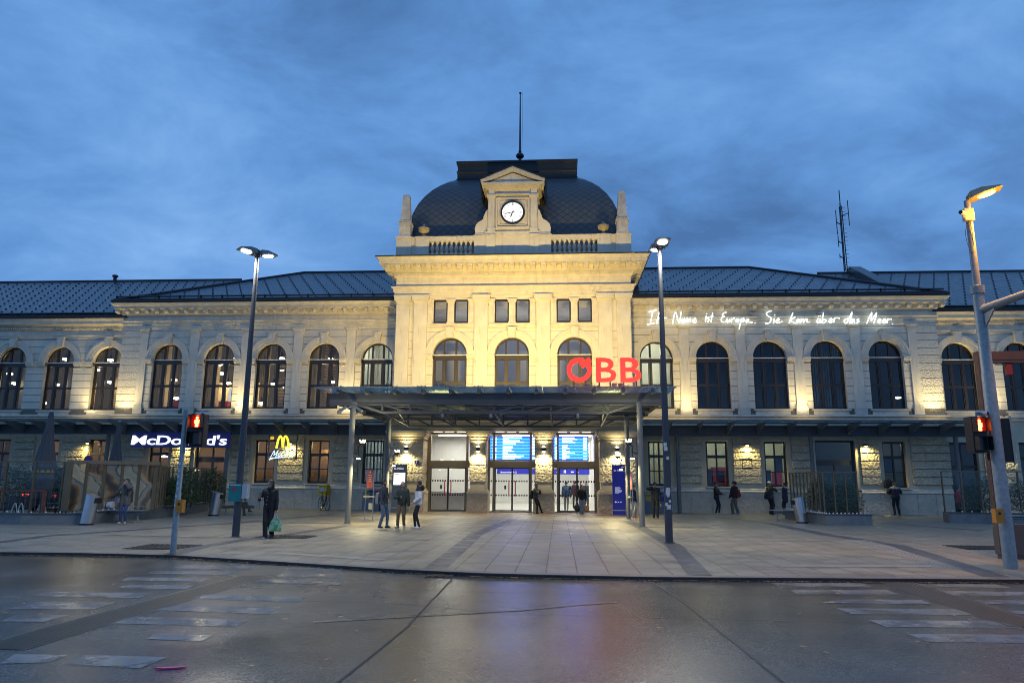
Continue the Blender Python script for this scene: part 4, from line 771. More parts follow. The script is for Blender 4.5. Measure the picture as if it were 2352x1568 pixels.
for x in (-4.36, -2.18, 0, 2.18, 4.36): m.bar((x, -12.8, 4.2), (x, -8.0, 4.05), .06, .06); m.bar((x, -12.8, 4.2), (x, -10.4, 4.55), .05, .05); m.bar((x, -10.4, 4.55), (x, -8.0, 4.05), .05, .05)
m.build('bracing', M_dsteel, en)
for x, y, r, zt in ((-5.37, -13.4, .105, 4.52), (5.48, -13.4, .105, 4.52), (-5.24, -8, .10, 4.5), (5.5, -8, .10, 4.5)):
    m = MB(); m.tube([(x, y, 0), (x, y, zt)], r, 18); m.lathe([(r+.08, 0), (r+.08, .015), (r, .02)], 18, (x, y, 0)); 
    if y < -10: m.bar((x, y, 4.5), (x, y+.6, 4.52), .12, .1)
    else: m.bar((x, y, 4.3), (x, y, 4.55), .2, .2)
    m.build('post', M_post, en, True)
for s, x0, x1 in ((-1, -40, -6.75), (1, 6.75, 24.0)):
    t = thing('wing_canopy', 'narrow glass canopy on dark steel fins along the left wing' if s < 0 else 'narrow glass canopy on dark steel fins along the right wing', 'canopy', (0, 0, 0), 0, 'wing canopies')
    m = MB(); n = int((x1-x0)/1.47); w = (x1-x0)/n
    for k in range(n): m.add([(x0+k*w+.01, -2.95, 4.745), (x0+(k+1)*w-.01, -2.95, 4.745), (x0+(k+1)*w-.01, -.25, 4.69), (x0+k*w+.01, -.25, 4.69), (x0+k*w+.01, -2.95, 4.765), (x0+(k+1)*w-.01, -2.95, 4.765), (x0+(k+1)*w-.01, -.25, 4.71), (x0+k*w+.01, -.25, 4.71)], [(0,3,2,1),(4,5,6,7),(0,1,5,4),(1,2,6,5),(2,3,7,6),(3,0,4,7)])
    m.build('glass_roof', M_cgl2, t)
    m = MB(); m.box(x0, x1, -1.16, -1.04, 4.08, 4.56); m.box(x0, x1, -1.22, -.98, 4.56, 4.60); m.box(x0, x1, -1.22, -.98, 4.04, 4.08); m.box(x0, x1, -2.0, -1.96, 4.66, 4.71); m.box(x0, x1, -2.97, -2.93, 4.70, 4.742); m.build('beam', M_dsteel, t)
    fb = MB().prism([(-.02, 4.1), (-.02, 4.665), (-1.78, 4.70), (-1.78, 4.64)], 'x', -.02, .02).build('fin', M_steel)
    for k in range(n+1): inst(fb, t, (x0+k*w, -1.14, 0))
    drop(fb)
    for x in ((8.81, 15.8, 23.2) if s > 0 else (-15.95, -22.9, -30)):
        MB().tube([(x, -1.1, 0), (x, -1.1, 4.06)], .11, 14).build('post', M_post, t, True)
# ------------------------------------------------------------------ lamps on the building
YEL = (1, .735, .235); YEL2 = (1, .80, .36)
M_fix = mat('black_fixture', (.02, .02, .022), .4, var=.05)
M_box = mat('grey_fixture', (.16, .18, .2), .4, var=.05)
fl_lab = {0: 'grey floodlight box on the canopy roof, outermost on the left', 1: 'grey floodlight box on the canopy roof left of centre', 2: 'grey floodlight box on the canopy roof right of centre', 3: 'grey floodlight box on the canopy roof beside the red letters'}
for k, px in enumerate((1001, 1015, 1411, 1425)):
    p = at(px, 889, -13.0); t = thing('floodlight', fl_lab[k], 'floodlight', (p.x, -13.0, 5.09), 0, 'floodlights on the entrance canopy')
    m = MB(); m.box(-.09, .09, -.06, .09, .03, .2); m.build('housing', M_box, t); MB().box(-.04, .04, -.03, .03, 0, .03).build('bracket', M_fix, t); MB().box(-.08, .08, .09, .095, .04, .19).build('lens', emis('flood_lens', (1, .85, .55), 8), t)
    o = lamp('SPOT', 'flood', (0, .14, .16), FLOOD, YEL, t, .12); o.data.spot_size = R(98); o.data.spot_blend = 1
    o.rotation_euler = (Vector(((-3.4, -1.6, 1.6, 3.4)[k], -2.7, 9.3))-Vector((p.x, -12.9, 5.2))).to_track_quat('-Z', 'Y').to_euler()
def uplight(x, y, e, label):
    t = thing('uplight', label, 'uplight', (x, y, 4.78), 0, 'uplights on the wing canopies')
    m = MB(); m.lathe([(.05, 0), (.09, .03), (.11, .16), (.10, .17), (.0, .15)], 10); m.build('housing', M_fix, t, True); MB().lathe([(.0, .155), (.09, .16)], 10).build('lens', emis('flood_lens', (1, .85, .55), 8), t)
    o = lamp('SPOT', 'uplight_beam', (0, 0, .22), e, YEL2, t, .10); o.rotation_euler = Vector((0, .34, 2.2)).to_track_quat('-Z', 'Y').to_euler(); o.data.spot_size = R(100); o.data.spot_blend = 1
    o = lamp('SPOT', 'added_wash_fill', (0, -.9, .3), e*.42, YEL2, t, .3); o.rotation_euler = Vector((0, 1.0, 1.6)).to_track_quat('-Z', 'Y').to_euler(); o.data.spot_size = R(150); o.data.spot_blend = 1  # added wide fill lamp with no fixture of its own, brightens the wall
for x, y, e, l in ((-25.1, -.15, 1., 'between the end-wing windows at the far left'), (-22.75, -.75, 1., 'below the left corner strip'), (-15.82, -.75, 1.1, 'behind the left lamp post'), (-9.55, -.75, 1.2, 'nearest the left side of the pavilion'), (9.55, -.75, .75, 'nearest the right side of the pavilion'), (15.82, -.75, 1., 'in the middle of the right wing'), (22.75, -.75, 1.1, 'below the right corner strip'), (25.9, -.15, 1.1, 'behind the tall right pole')):
    uplight(x, y, UPL*e, 'small black uplight on the glass canopy '+l)
def walllamp(x, y, z, label):
    t = thing('wall_lamp', label, 'wall lamp', (x, y, z), 0, 'wall lamps on the wings'); m = MB(); m.tube([(0, 0, .03), (0, -.22, .06)], .02, 6); m.loft([[(r*math.cos(a*math.pi/8), -.24+r*math.sin(a*math.pi/8)*.8, zz) for a in range(16)] for r, zz in ((.04, .09), (.1, .07), (.17, -.02), (.165, -.025))]); m.build('shade', M_fix, t, True)
    MB().ball((0, -.24, -.02), (.09, .07, .04), 8).build('bulb', emis('wall_bulb', (1, .92, .5), 14), t)
    o = lamp('SPOT', 'wall_light', (0, -.30, -.08), WLAMP, (1, .83, .30), t, .06, None, 165, .9); o.rotation_euler = Vector((0, .1, -1)).to_track_quat('-Z', 'Y').to_euler()
for x, y, l in ((-25.0, .45, 'over the fence at the far left'), (-18.95, -.06, 'under the blue sign board'), (-12.68, -.06, 'behind the yellow arch sign'), (12.68, -.06, 'above the small framed notice'), (18.95, -.06, 'between the grey door and the last right window'), (26.1, .45, 'behind the tall right pole')):
    walllamp(x, y, 3.62, 'black half-round wall lamp '+l)
def updown(x, y, z, label, rz=0):
    t = thing('wall_lamp', label, 'wall lamp', (x, y, z), rz, 'up-and-down lamps at the entrance'); m = MB(); m.lathe([(.07, -.11), (.11, -.09), (.11, .07), (.07, .09)], 12, (0, -.14, 0)); m.box(-.05, .05, -.06, 0, -.06, .06); m.build('housing', M_fix, t, True)
    m = MB()
    for k in range(5): a = math.pi*k/4; m.tube([(.08*math.cos(a), -.14-.08*math.sin(a), .08), (.12*math.cos(a), -.14-.12*math.sin(a), .2)], .012, 4)
    m.build('prong', M_stl, t); MB().ball((0, -.14, .12), (.07, .06, .04), 8).build('bulb', emis('entr_bulb', (1, .95, .75), 10), t); MB().lathe([(0, -.115), (.1, -.11), (.0, -.16)], 10, (0, -.14, 0)).build('lens', emis('entr_bulb', (1, .95, .75), 10), t)
    for dz, s in ((.2, 1), (-.2, -1)):
        o = lamp('SPOT', 'entrance_light', (0, -.26, dz), PLAMP*(.4 if s > 0 else 1.2), (1, .86, .45), t, .05, None, 155, .9); o.rotation_euler = Vector((0, .05, s)).to_track_quat('-Z', 'Y').to_euler()
for x, l in ((-5.45, 'on the pier behind the grey information stele'), (-1.7, 'on the left entrance pillar'), (1.7, 'above the man leaning on the right pillar'), (5.45, 'on the pier above the blue stele')): updown(x, GY-.03, 3.22, 'black cylinder lamp with glowing prongs '+l)
def postspot(x, y, z, rz, label):
    t = thing('post_lamp', label, 'spotlight', (x, y, z), rz, 'curved spotlights on the canopy posts'); m = MB()
    m.tube([(0, 0, -.1), (0, -.12, -.12), (0, -.2, -.02), (0, -.16, .12), (0, -.28, .22)], .022, 6); m.tube([(0, -.05, -.3), (0, -.2, -.26), (0, -.2, -.02)], .02, 6); m.lathe([(.03, .16), (.1, .2), (.12, .28), (.0, .3)], 10, (0, -.34, 0)); m.build('bracket', M_fix, t, True)
    m = MB()
    for k in range(5): a = 2*math.pi*k/5; m.tube([(.08*math.cos(a), -.34+.08*math.sin(a), .28), (.11*math.cos(a), -.34+.11*math.sin(a), .4)], .012, 4)
    m.ball((0, -.34, .3), (.09, .09, .04), 8); m.build('bulb', emis('entr_bulb', (1, .95, .75), 10), t); MB().lathe([(.0, -.34), (.08, -.32), (.06, -.28), (0, -.28)], 10, (0, -.2, 0)).build('lens', emis('entr_bulb', (1, .95, .75), 10), t)
    o = lamp('SPOT', 'post_light', (0, -.55, -.42), PSPOT*.7, (1, .86, .45), t, .05, None, 165, .9); o.rotation_euler = (0, 0, 0); o = lamp('SPOT', 'post_light', (0, -.6, .5), PSPOT*.3, (1, .86, .45), t, .05, None, 160, .9); o.rotation_euler = (R(180), 0, 0)
postspot(-5.37+.11, -13.4, 2.7, R(80), 'curved black spotlight on the left front post'); postspot(-5.24+.1, -8, 2.55, R(80), 'curved black spotlight on the left rear post'); postspot(5.48-.11, -13.4, 2.75, R(-80), 'curved black spotlight on the right front post'); postspot(5.5-.1, -8, 2.45, R(-80), 'curved black spotlight on the right rear post')
# ------------------------------------------------------------------ signs
def smooth_pts(p, k=4):
    p = [Vector(q) for q in p]; o = []
    if len(p) < 3: return p
    for i in range(len(p)-1):
        a, b, c, d = p[max(i-1, 0)], p[i], p[i+1], p[min(i+2, len(p)-1)]
        for j in range(k):
            t = j/k; o.append(.5*((2*b)+(c-a)*t+(2*a-5*b+4*c-d)*t*t+(3*b-a-3*c+d)*t**3))
    return o+[p[-1]]
nz = thing('neon_sign', 'white neon handwriting along the cornice of the right wing', 'neon sign', (0, 0, 0))
S1 = """165,480 240,462|205,472 180,602|150,606 222,592|275,465 242,598|250,560 275,535 285,545 278,598|305,540 298,598|300,560 315,542 342,540
402,597 430,480 465,590 488,478|520,545 498,560 492,580 510,582 522,550 520,582|540,545 532,582 545,552 555,548 555,582 568,552 580,550 580,582|600,570 630,560 628,545 608,555 606,578 625,585 642,572
735,520 728,578|740,498 742,503|765,530 750,540 765,560 748,580|800,490 782,580|775,530 805,522
935,485 905,495 895,515 915,525 890,540 885,570 905,582 930,575|945,545 940,575 955,582 970,550 968,582|990,545 985,585|990,560 1010,545 1020,548|1050,550 1030,565 1040,582 1060,565 1050,548|1085,545 1062,650|1080,560 1105,545 1110,570 1080,580|1150,550 1130,570 1140,585 1158,555 1158,580 1195,585|1218,590 1222,594
1385,470 1340,485 1335,510 1380,545 1360,590 1320,595|1410,545 1405,590|1415,508 1417,513|1425,575 1460,560 1450,545 1435,565 1440,590 1490,575
1595,490 1558,590|1620,530 1575,565 1620,595|1650,550 1630,570 1640,588 1660,555 1662,585|1680,550 1672,585 1690,555 1700,552 1700,585 1720,555 1735,552 1735,580 1765,580
1845,545 1835,580 1850,590 1868,550 1866,590|1850,518 1851,523|1868,516 1869,521|1900,490 1885,585 1910,585 1925,560 1895,555|1950,575 1985,560 1975,545 1960,560 1962,585 1990,580|2005,545 2000,585|2003,560 2020,540 2060,545"""
S2 = """345,415 310,430 310,455 335,455 385,350 362,460|395,420 375,440 385,458 408,425 408,458|455,420 430,430 455,445 425,460
530,465 580,355 575,440 630,355 600,465|635,450 670,435 660,420 640,440 650,462 672,455|685,450 715,435 705,420 690,440 695,462 720,455|735,420 730,460|735,435 760,420 778,425|783,468 787,472"""
M_neon = emis('neon_tube', (.84, 1, 1), 3.6); kk = 800/2091*.60494
for S, ox, oy in ((S1, 2400, 1000), (S2, 3088, 1050)):
    for line in S.split('\n'):
        m = MB()
        for st_ in line.split('|'):
            p = [tuple(map(float, q.split(','))) for q in st_.split()]
            q = [at(ox*.60494+x*kk, oy*.60494+y*kk, -.33) for x, y in p]; q = smooth_pts(q); m.tube([(v.x, -.33, v.z) for v in q], .020, 6)
        m.build('neon_word', M_neon, nz, True)
m = MB(); m.tube([(7.7, -.24, 10.72), (21.0, -.24, 10.62)], .012, 4)
for k in range(14): x = 7.8+k; m.bar((x, -.33, 10.75-.0075*(x-7.7)), (x, -.1, 10.7), .02, .02)
for x in (10.0, 13.3, 17.1): m.box(x-.14, x+.14, -.26, -.04, 10.93, 11.03)
m.build('support_rail', mat('neon_rail', (.4, .42, .42), .5), nz)
# red letters on the canopy
LY = -13.45
rl = thing('rooftop_letters', 'glowing red letters ÖBB standing on the entrance canopy', 'letter sign', (0, 0, 0)); M_rl = emis('red_letter_glow', (2.6, .05, .03), 1.0)
pl, pr = at(1302, 850, LY), at(1472, 850, LY); zb, ztp = at(1380, 877, LY).z, at(1380, 822, LY).z; hh = ztp-zb; r0 = hh/2
cx = pl.x+r0*1.02; czl = zb+hh/2; m = MB(); N_ = 30; a0, a1 = R(66), R(66+330)
for k in range(N_):
    a, b = a0+(a1-a0)*k/N_, a0+(a1-a0)*(k+1)/N_; m.prism([(cx+q*math.cos(w), czl+q*math.sin(w)) for q, w in ((r0*.66, a), (r0*1.02, a), (r0*1.02, b), (r0*.66, b))], 'y', LY-.09, LY+.09)
d = Vector((math.cos(R(47)), math.sin(R(47)))); nn = Vector((-d.y, d.x))
m.prism([(cx+(d*u).x+(nn*v).x, czl+(d*u).y+(nn*v).y) for u, v in ((r0*.34, -.05), (r0*1.22, -.26*r0), (r0*1.30, .12*r0), (r0*.40, .30*r0))], 'y', LY-.10, LY+.10); m.build('letter', M_rl, rl)
for px0, px1 in ((1369, 1415), (1425, 1472)):
    b = text('B', hh/.70, .08, .012); xs = [v[0] for v in b.v]; zs = [v[2] for v in b.v]; X0, X1 = at(px0, 850, LY).x, at(px1, 850, LY).x
    b.v = [(X0+(x-min(xs))/(max(xs)-min(xs))*(X1-X0), LY+y, zb+(z-min(zs))/(max(zs)-min(zs))*hh) for x, y, z in b.v]; b.build('letter', M_rl, rl)
m = MB()
for px in (1318, 1345, 1376, 1401, 1432, 1461): x = at(px, 850, LY).x; m.box(x-.025, x+.025, LY-.03, LY+.03, 5.06, zb+.08)
m.box(pl.x, pr.x, LY+.1, LY+.16, 5.09, 5.13); m.build('support', M_dsteel, rl)
# restaurant board
BY = -1.30; b0, b1 = at(300, 1010, BY), at(528, 1010, BY); z0, z1 = at(400, 1027, BY).z, at(400, 993, BY).z
bd = thing('shop_sign', 'long dark blue sign board with glowing white letters under the left canopy', 'sign', (0, 0, 0))
MB().box(b0.x, b1.x, BY, BY+.14, z0, z1).build('board', emis('navy_board', (.006, .008, .07), .6), bd)
b = text("McDonald's", 1, .02, .018, space=.95); xs = [v[0] for v in b.v]; zs = [v[2] for v in b.v]; X0, X1 = b0.x+.05, b1.x-.18; H0, H1 = z0+.13, z1-.14
b.v = [(X0+(x-min(xs))/(max(xs)-min(xs))*(X1-X0)+(z-min(zs))*.08, BY-.02+y, H0+(z-min(zs))/(max(zs)-min(zs))*(H1-H0)) for x, y, z in b.v]; b.build('lettering', emis('white_letter_glow', (.84, .9, 1.1), 1.25), bd)
# arch sign on glass
AY = -1.5; a0_, a1_ = at(617, 1020, AY), at(683, 1020, AY); z0, z1 = at(650, 1056, AY).z, at(650, 993, AY).z
sg = thing('hanging_sign', 'framed glass sign with a yellow arch logo over white script', 'sign', (0, 0, 0)); m = MB(); w = .05
for q in ((a0_.x, a0_.x+w, z0, z1), (a1_.x-w, a1_.x, z0, z1), (a0_.x+w, a1_.x-w, z0, z0+w), (a0_.x+w, a1_.x-w, z1-w, z1)): m.box(q[0], q[1], AY-.04, AY+.04, q[2], q[3])
m.build('frame', M_dsteel, sg); MB().poly([(a0_.x, AY+.01, z0), (a1_.x, AY+.01, z0), (a1_.x, AY+.01, z1), (a0_.x, AY+.01, z1)]).build('glass', glass('sign_glass', (.9, .92, .9), .3), sg, recalc=False)
f = lambda x, y: at((980+x*220/1725)*.60494, (1600+y*220/1725)*.60494, AY-.06)
m = MB()
def ribbon(pts, w0, w1, mb):
    p = smooth_pts([(f(x, y).x, AY-.06, f(x, y).z) for x, y in pts], 4); n = len(p); mb.tube(p, [w0+(w1-w0)*abs(2*i/(n-1)-1) for i in range(n)], 8)
ribbon(((545, 790), (575, 640), (615, 500), (660, 430), (700, 480), (725, 600), (735, 770)), .05, .068, m); ribbon(((735, 770), (750, 600), (780, 480), (825, 430), (870, 500), (900, 640), (925, 790)), .05, .068, m); m.build('arch_logo', emis('yellow_arch_glow', (1, .82, .05), 1.5), sg, True)
m = MB(); 
for s_ in ("370,1060 430,950 490,860 480,960 470,1000 540,940 600,850 560,960 510,1100", "660,950 620,950 590,1000 610,1030 650,1010", "910,870 880,840 790,870 700,950 690,1010 740,1010 800,980", "880,920 830,940 810,990 830,1000 870,970 890,920 870,990 890,1000", "1110,870 1050,860 980,960 920,1080 890,1100", "930,950 1010,945", "1010,1000 1080,970 1060,940 1010,970 990,1020 1030,1030 1080,1010", "1110,850 1125,890"):
    p = [f(*map(float, q.split(','))) for q in s_.split()]; p = smooth_pts([(v.x, AY-.07, v.z) for v in p]); m.tube(p, .022, 6)
p = [f(330, 1125), f(420, 1090), f(600, 1070), f(840, 1060)]; m.tube(smooth_pts([(v.x, AY-.07, v.z) for v in p]), [.05]*5+[.03]*8, 6)
m.build('script_lettering', emis('script_glow', (.62, .8, 1), 1.2), sg, True)
m = MB(); a, c = f(368, 440), f(462, 530); m.box(a.x, c.x, AY-.05, AY-.02, c.z, a.z); 
m.build('small_plate', emis('amber_plate', (1, .55, .02), .8), sg)
# departure boards
M_bl = [emis('board_blue', (.06, .27, 5.0), 1.0), emis('board_cyan', (.10, .78, 5.0), 1.0), emis('board_text', (.95, .98, 1), 2.1), emis('board_head', (.35, .6, 1), 1.6)]
def board(x0, x1, lab, seed):
    rnd = random.Random(seed); y = -.55; z0, z1 = 2.72, 4.04; t = thing('departure_board', lab, 'display', (0, 0, 0), 0, 'departure boards'); MB().box(x0, x1, y, y+.12, z0, z1).build('casing', mat('board_casing', (.01, .01, .05), .4), t); m = MB(); n = 15; h = (z1-z0-.08)/n
    for k in range(n):
        z = z1-.04-(k+1)*h; m.box(x0+.05, x1-.05, y-.012, y, z, z+h, 1 if k % 2 else 0)
        w = (x1-x0-.1)
        for a, b in ((.01, .06+.16*rnd.random()), (.17, .21), (.27, .33), (.43, .50+.28*rnd.random()), (.90, .985)):
            if rnd.random() < .93: m.box(x0+.05+a*w, x0+.05+b*w, y-.018, y-.012, z+h*.22, z+h*.78, 2)
    m.build('screen', M_bl, t)
board(-2.15, 1.42, 'wide blue departure board over the middle doors', 1); board(1.55, 4.1, 'wide blue departure board over the right doors', 5)
hs = thing('direction_sign', 'dark blue overhead direction sign inside the entrance hall', 'sign', (0, 0, 0)); y = 1.1
MB().box(-1.05, 4.2, y, y+.1, 2.0, 2.3).build('panel', emis('sign_blue', (.02, .02, .30), .7), hs)
m = MB()
for s_, x, z, sz in (('Busterminals A-Z', -.85, 2.06, .13), ('2,', 1.15, 2.08, .17), ('- 7', 2.3, 2.08, .18)):
    t_ = text(s_, sz, .004, .001, 'LEFT'); m.add([(a+x, b+y-.01, c+z) for a, b, c in t_.v], t_.f)
for x in (2.75, 2.83): m.box(x, x+.04, y-.01, y, 2.08, 2.2); m.ball((x+.02, y-.005, 2.225), (.02, .005, .02), 6)
m.tube([(3.5, y-.01, 2.22), (3.52, y-.01, 2.12), (3.62, y-.01, 2.1)], .012, 5); m.box(3.15, 3.3, y-.01, y, 2.1, 2.17); m.build('lettering', emis('sign_white', (.9, .92, 1), .9), hs)
for x0, x1, z0, z1, c, l in ((1.3, 1.72, 1.55, 2.0, (.05, .5, .3), 'green screen behind the right pillar inside the hall'), (1.1, 1.6, 1.05, 1.4, (.1, .45, 1), 'pale blue screen low behind the right pillar inside the hall')):
    t = thing('hall_screen', l, 'screen', (0, 0, 0)); MB().box(x0, x1, 1.6, 1.68, z0, z1).build('casing', M_fix, t); m = MB(); m.box(x0+.02, x1-.02, 1.59, 1.6, z0+.02, z1-.02); m.build('display', emis('screen_'+str(x0), c, .9), t)
# escalator behind the left door
es = thing('escalator', 'grey escalator with round handrail ends behind the left glass door', 'escalator', (-3.35, .2, 0)); m = MB()
for s in (-.35, .75):
    m.prism([(-1.9+.0, .05), (.5, .05), (.85, .3), (.9, .6), (.75, .85), (.5, .92), (-1.9, .92)], 'y', s, s+.06)
m.build('balustrade', mat('escalator_glass', (.45, .45, .45), .3, var=.1), es); m = MB()
for s in (-.32, .78): m.tube([(-1.9, s, .97), (.5, s, .97), (.8, s, .88), (.97, s, .58), (.88, s, .25), (.6, s, .05)], .035, 8)
m.build('handrail', M_blk, es, True); m = MB()
for k in range(3): m.tube([(1.05+.35*k, -.1, 0), (1.05+.35*k, -.1, .95)], .025, 8)
m.tube([(-1.2, -.5, .98), (1.75, -.5, .98)], .02, 6); m.tube([(1.05, -.1, .55), (1.75, -.1, .55)], .02, 6); m.build('barrier', M_stl, es, True)
m = MB(); m.box(-.12, .12, -.01, 0, -.09, .09); pt = thing('house_number_plate', 'small dark blue house number plate with a white 1 on the left pier', 'plate', (at(957, 1061, GY-.06).x, GY-.065, at(957, 1061, GY).z)); m.build('panel', mat('enamel_blue', (.01, .015, .12), .3), pt); b = text('1', .15, .003); b.v = [(x, y-.014, z-.055) for x, y, z in b.v]; b.build('numeral', mat('enamel_white', (.8, .8, .8), .3), pt)
c = at(1716, 1064, -.1); t = thing('framed_notice', 'small black framed notice on the wall between two right windows', 'notice', (c.x, -.07, c.z)); m = MB()
for q in ((-.26, -.23, -.27, .27), (.23, .26, -.27, .27), (-.23, .23, .24, .27), (-.23, .23, -.27, -.24)): m.box(q[0], q[1], -.06, 0, q[2], q[3])
m.build('frame', M_fix, t); MB().box(-.23, .23, -.02, 0, -.24, .06).build('sheet', mat('dark_print', (.02, .03, .06), .5), t)
t = thing('security_camera', 'grey security cameras pointing both ways on the left front canopy post', 'camera', (-5.37, -13.52, 4.25)); m = MB(); m.bar((-.5, -.1, -.12), (-.18, -.1, .08), .11, .1); m.bar((.12, -.1, .1), (.42, -.1, -.1), .11, .1); m.tube([(-.3, -.1, 0), (0, 0, .1), (.25, -.1, .02)], .02, 6); m.lathe([(.13, -.02), (.13, .04)], 12, (0, .12, .1)); m.build('housing', M_box, t)
for px, py, Y, l in ((556*0+1017, 950, -12.9, 'left'), (1127, 962, -12.9, 'middle'), (1303+24, 965, -12.9, 'right')):
    c = at(px, py, Y); t = thing('dome_camera', f'small dome camera hanging from the {l} part of the canopy truss', 'camera', (c.x, Y, 4.13), 0, 'dome cameras'); MB().lathe([(.05, 0), (.06, -.06), (.07, -.08), (.07, -.1), (.05, -.15), (.0, -.17)], 10).build('housing', M_box, t, True)
# ------------------------------------------------------------------ street lamps
M_pole = mat('dark_blue_pole', (.05, .055, .07), .45, var=.15, scale=3, metal=.2)
M_galv = mat('galvanised_pole', (.26, .29, .30), .5, var=.2, scale=14, metal=.3)
M_stk = mat('sticker_white', (.6, .6, .62), .6, var=.4, scale=30)
def lamp_head(t, base, ang, tilt, L_, w, lens, bodym, en, col):
    M = Matrix.Translation(base) @ Matrix.Rotation(ang, 4, 'Z') @ Matrix.Rotation(tilt, 4, 'Y')
    m = MB(); R_ = [(0, .05, .05, -.03), (.12*L_, .5*w, .10, -.05), (.45*L_, .5*w, .11, -.02), (.95*L_, .42*w, .03, -.01), (L_, .36*w, .0, -.01)]
    m.loft([[(x, -h, z1), (x, h, z1), (x, h*.8, z2), (x, -h*.8, z2)] for x, h, z2, z1 in R_]); m.xf(M); b = m.build('lamp_head', bodym, t)
    m = MB(); m.loft([[(.56*L_+.27*L_*math.cos(a*math.pi/9)*q, .34*w*math.sin(a*math.pi/9)*q, -.035-dz) for a in range(18)] for q, dz in ((1, 0), (.9, .012), (.5, .02), (.02, .022))]); m.xf(M); m.build('lens', lens, b, True)
    o = lamp('SPOT', 'street_light', M @ Vector((.53*L_, 0, -.16)), en, col, t, .15); o.rotation_euler = (M.to_3x3() @ Vector((0, 0, -1))).to_track_quat('-Z', 'Y').to_euler(); o.data.spot_size = R(158); o.data.spot_blend = .7
WH = emis('white_lens', (1, .97, .88), 12)
for x, y, px, l, angs in ((-6.62, -20.05, 0, 'tall dark lamp post with two white heads left of the entrance', (R(225), R(48))), (5.42, -20.25, 1, 'tall dark lamp post with two white heads right of the entrance', (R(-82), R(100)))):
    t = thing('street_lamp', l, 'street lamp', (x, y, 0), 0, 'double-headed street lamps'); m = MB(); m.tube([(0, 0, 0), (0, 0, 3), (0, 0, 8.3)], [.105, .09, .055], 14); m.lathe([(.16, 0), (.16, .02), (.1, .03)], 14); m.build('pole', M_pole, t, True)
    MB().lathe([(.07, 8.2), (.1, 8.24), (.1, 8.4), (.05, 8.44)], 10).build('collar', M_pole, t, True)
    for a in angs: lamp_head(t, (0, 0, 8.32), a, R(-4), .60, .42, WH, M_box, STREET, (1, .93, .78))
    if px:
        for k in range(9):
            m = MB(); a = R(-90+random.uniform(-50, 40)); z = (1.1, 1.25, 1.4, .95, 2.62, 2.5, 2.25, 1.32, 1.02)[k]; s = random.uniform(.03, .06); rr = .112-.004*z; c = Vector((rr*math.cos(a), rr*math.sin(a), z)); e = Vector((-math.sin(a), math.cos(a), 0)); m.add([c+e*s*q1+Vector((0, 0, s*q2*1.1)) for q1, q2 in ((-1,-1),(1,-1),(1,1),(-1,1))], [(0,1,2,3)]); m.build('sticker', M_stk, t, recalc=False)
lp = Vector((-6.62, -20.05, 0))
c = at(543, 1130, -20.3); t = thing('defibrillator_box', 'teal defibrillator sign with white cabinet on the left lamp post', 'wall box', (c.x, -20.2, c.z)); m = MB(); m.box(-.26, .10, -.03, 0, -.26, .24); m.build('panel', mat('teal_panel', (.01, .20, .19), .4, var=.1), t); m = MB(); 
m.prism([(-.10, .02), (-.17, .09), (-.14, .14), (-.10, .12), (-.06, .14), (-.03, .09)], 'y', -.036, -.03); m.build('heart_symbol', mat('heart_red', (.5, .03, .05), .5), t); MB().box(-.24, .08, -.035, -.03, .19, .215).build('caption', M_stk, t); MB().box(.12, .26, -.02, .18, -.18, .22).build('cabinet', mat('white_cabinet', (.45, .47, .5), .4), t)
# ------------------------------------------------------------------ signals
M_sigb = mat('signal_housing', (.012, .012, .014), .45, var=.1); M_orange = mat('orange_box', (.55, .20, .02), .5, var=.15, scale=12)
def signal(x, y, z, label, rz=0):
    t = thing('pedestrian_signal', label, 'traffic light', (x, y, z), rz, 'pedestrian signals'); m = MB(); m.box(-.15, .15, .0, .22, -.36, .36); m.build('housing', M_sigb, t)
    for z0 in (.05, -.32):
        m = MB(); m.loft([[(x_*s, yy, z0+.14+zz*s) for x_, zz in ((-.14, -.13), (.14, -.13), (.14, .14), (-.14, .14))] for s, yy in ((1, -.02), (1.02, -.16), (.98, -.16), (.95, -.02))], cap=False); m.build('visor', M_sigb, t)
    m = MB(); m.ball((0, -.022, .27), (.032, .012, .035), 8); m.loft([[(xx*s, -.022-d, zz) for xx, zz in ((-.05, .23), (.05, .23), (.045, .15), (.03, .15), (.032, .075), (-.032, .075), (-.03, .15), (-.045, .15))] for s, d in ((1, -.01), (1, .01))]); m.build('red_figure', emis('signal_red', (1, .16, .035), 16), t, True)
    MB().box(-.13, .13, -.012, .0, .06, .32).build('red_lens', emis('signal_lens_red', (.5, .01, .005), .3), t); MB().box(-.13, .13, -.012, .0, -.31, -.05).build('green_lens', mat('dead_lens', (.02, .025, .022), .2), t)
    m = MB(); m.tube([(.0, .05, .36), (.0, .05, .44), (.2, .05, .44)], .02, 6); m.build('bracket', M_galv, t); return t
def smallcam(x, y, z, rz, label):
    t = thing('security_camera', label, 'camera', (x, y, z), rz, 'bullet cameras on the signals'); m = MB(); m.tube([(0, .1, .02), (0, -.12, .0)], .045, 8); m.tube([(0, 0, -.1), (0, 0, 0)], .018, 6); m.build('housing', mat('white_casing', (.5, .5, .5), .4), t, True); MB().lathe([(.0, 0), (.04, 0), (.0, .01)], 8).xf(Matrix.Translation((0, -.13, 0)) @ Matrix.Rotation(R(90), 4, 'X')).build('lens', M_blk, t)
def button(x, y, z, label, rz=0):
    t = thing('push_button_box', label, 'button box', (x, y, z), rz, 'orange push-button boxes'); MB().box(-.075, .075, -.08, .06, -.135, .135).build('box', M_orange, t); m = MB(); m.ball((0, -.085, .05), (.03, .01, .03), 8); m.build('button', M_blk, t)
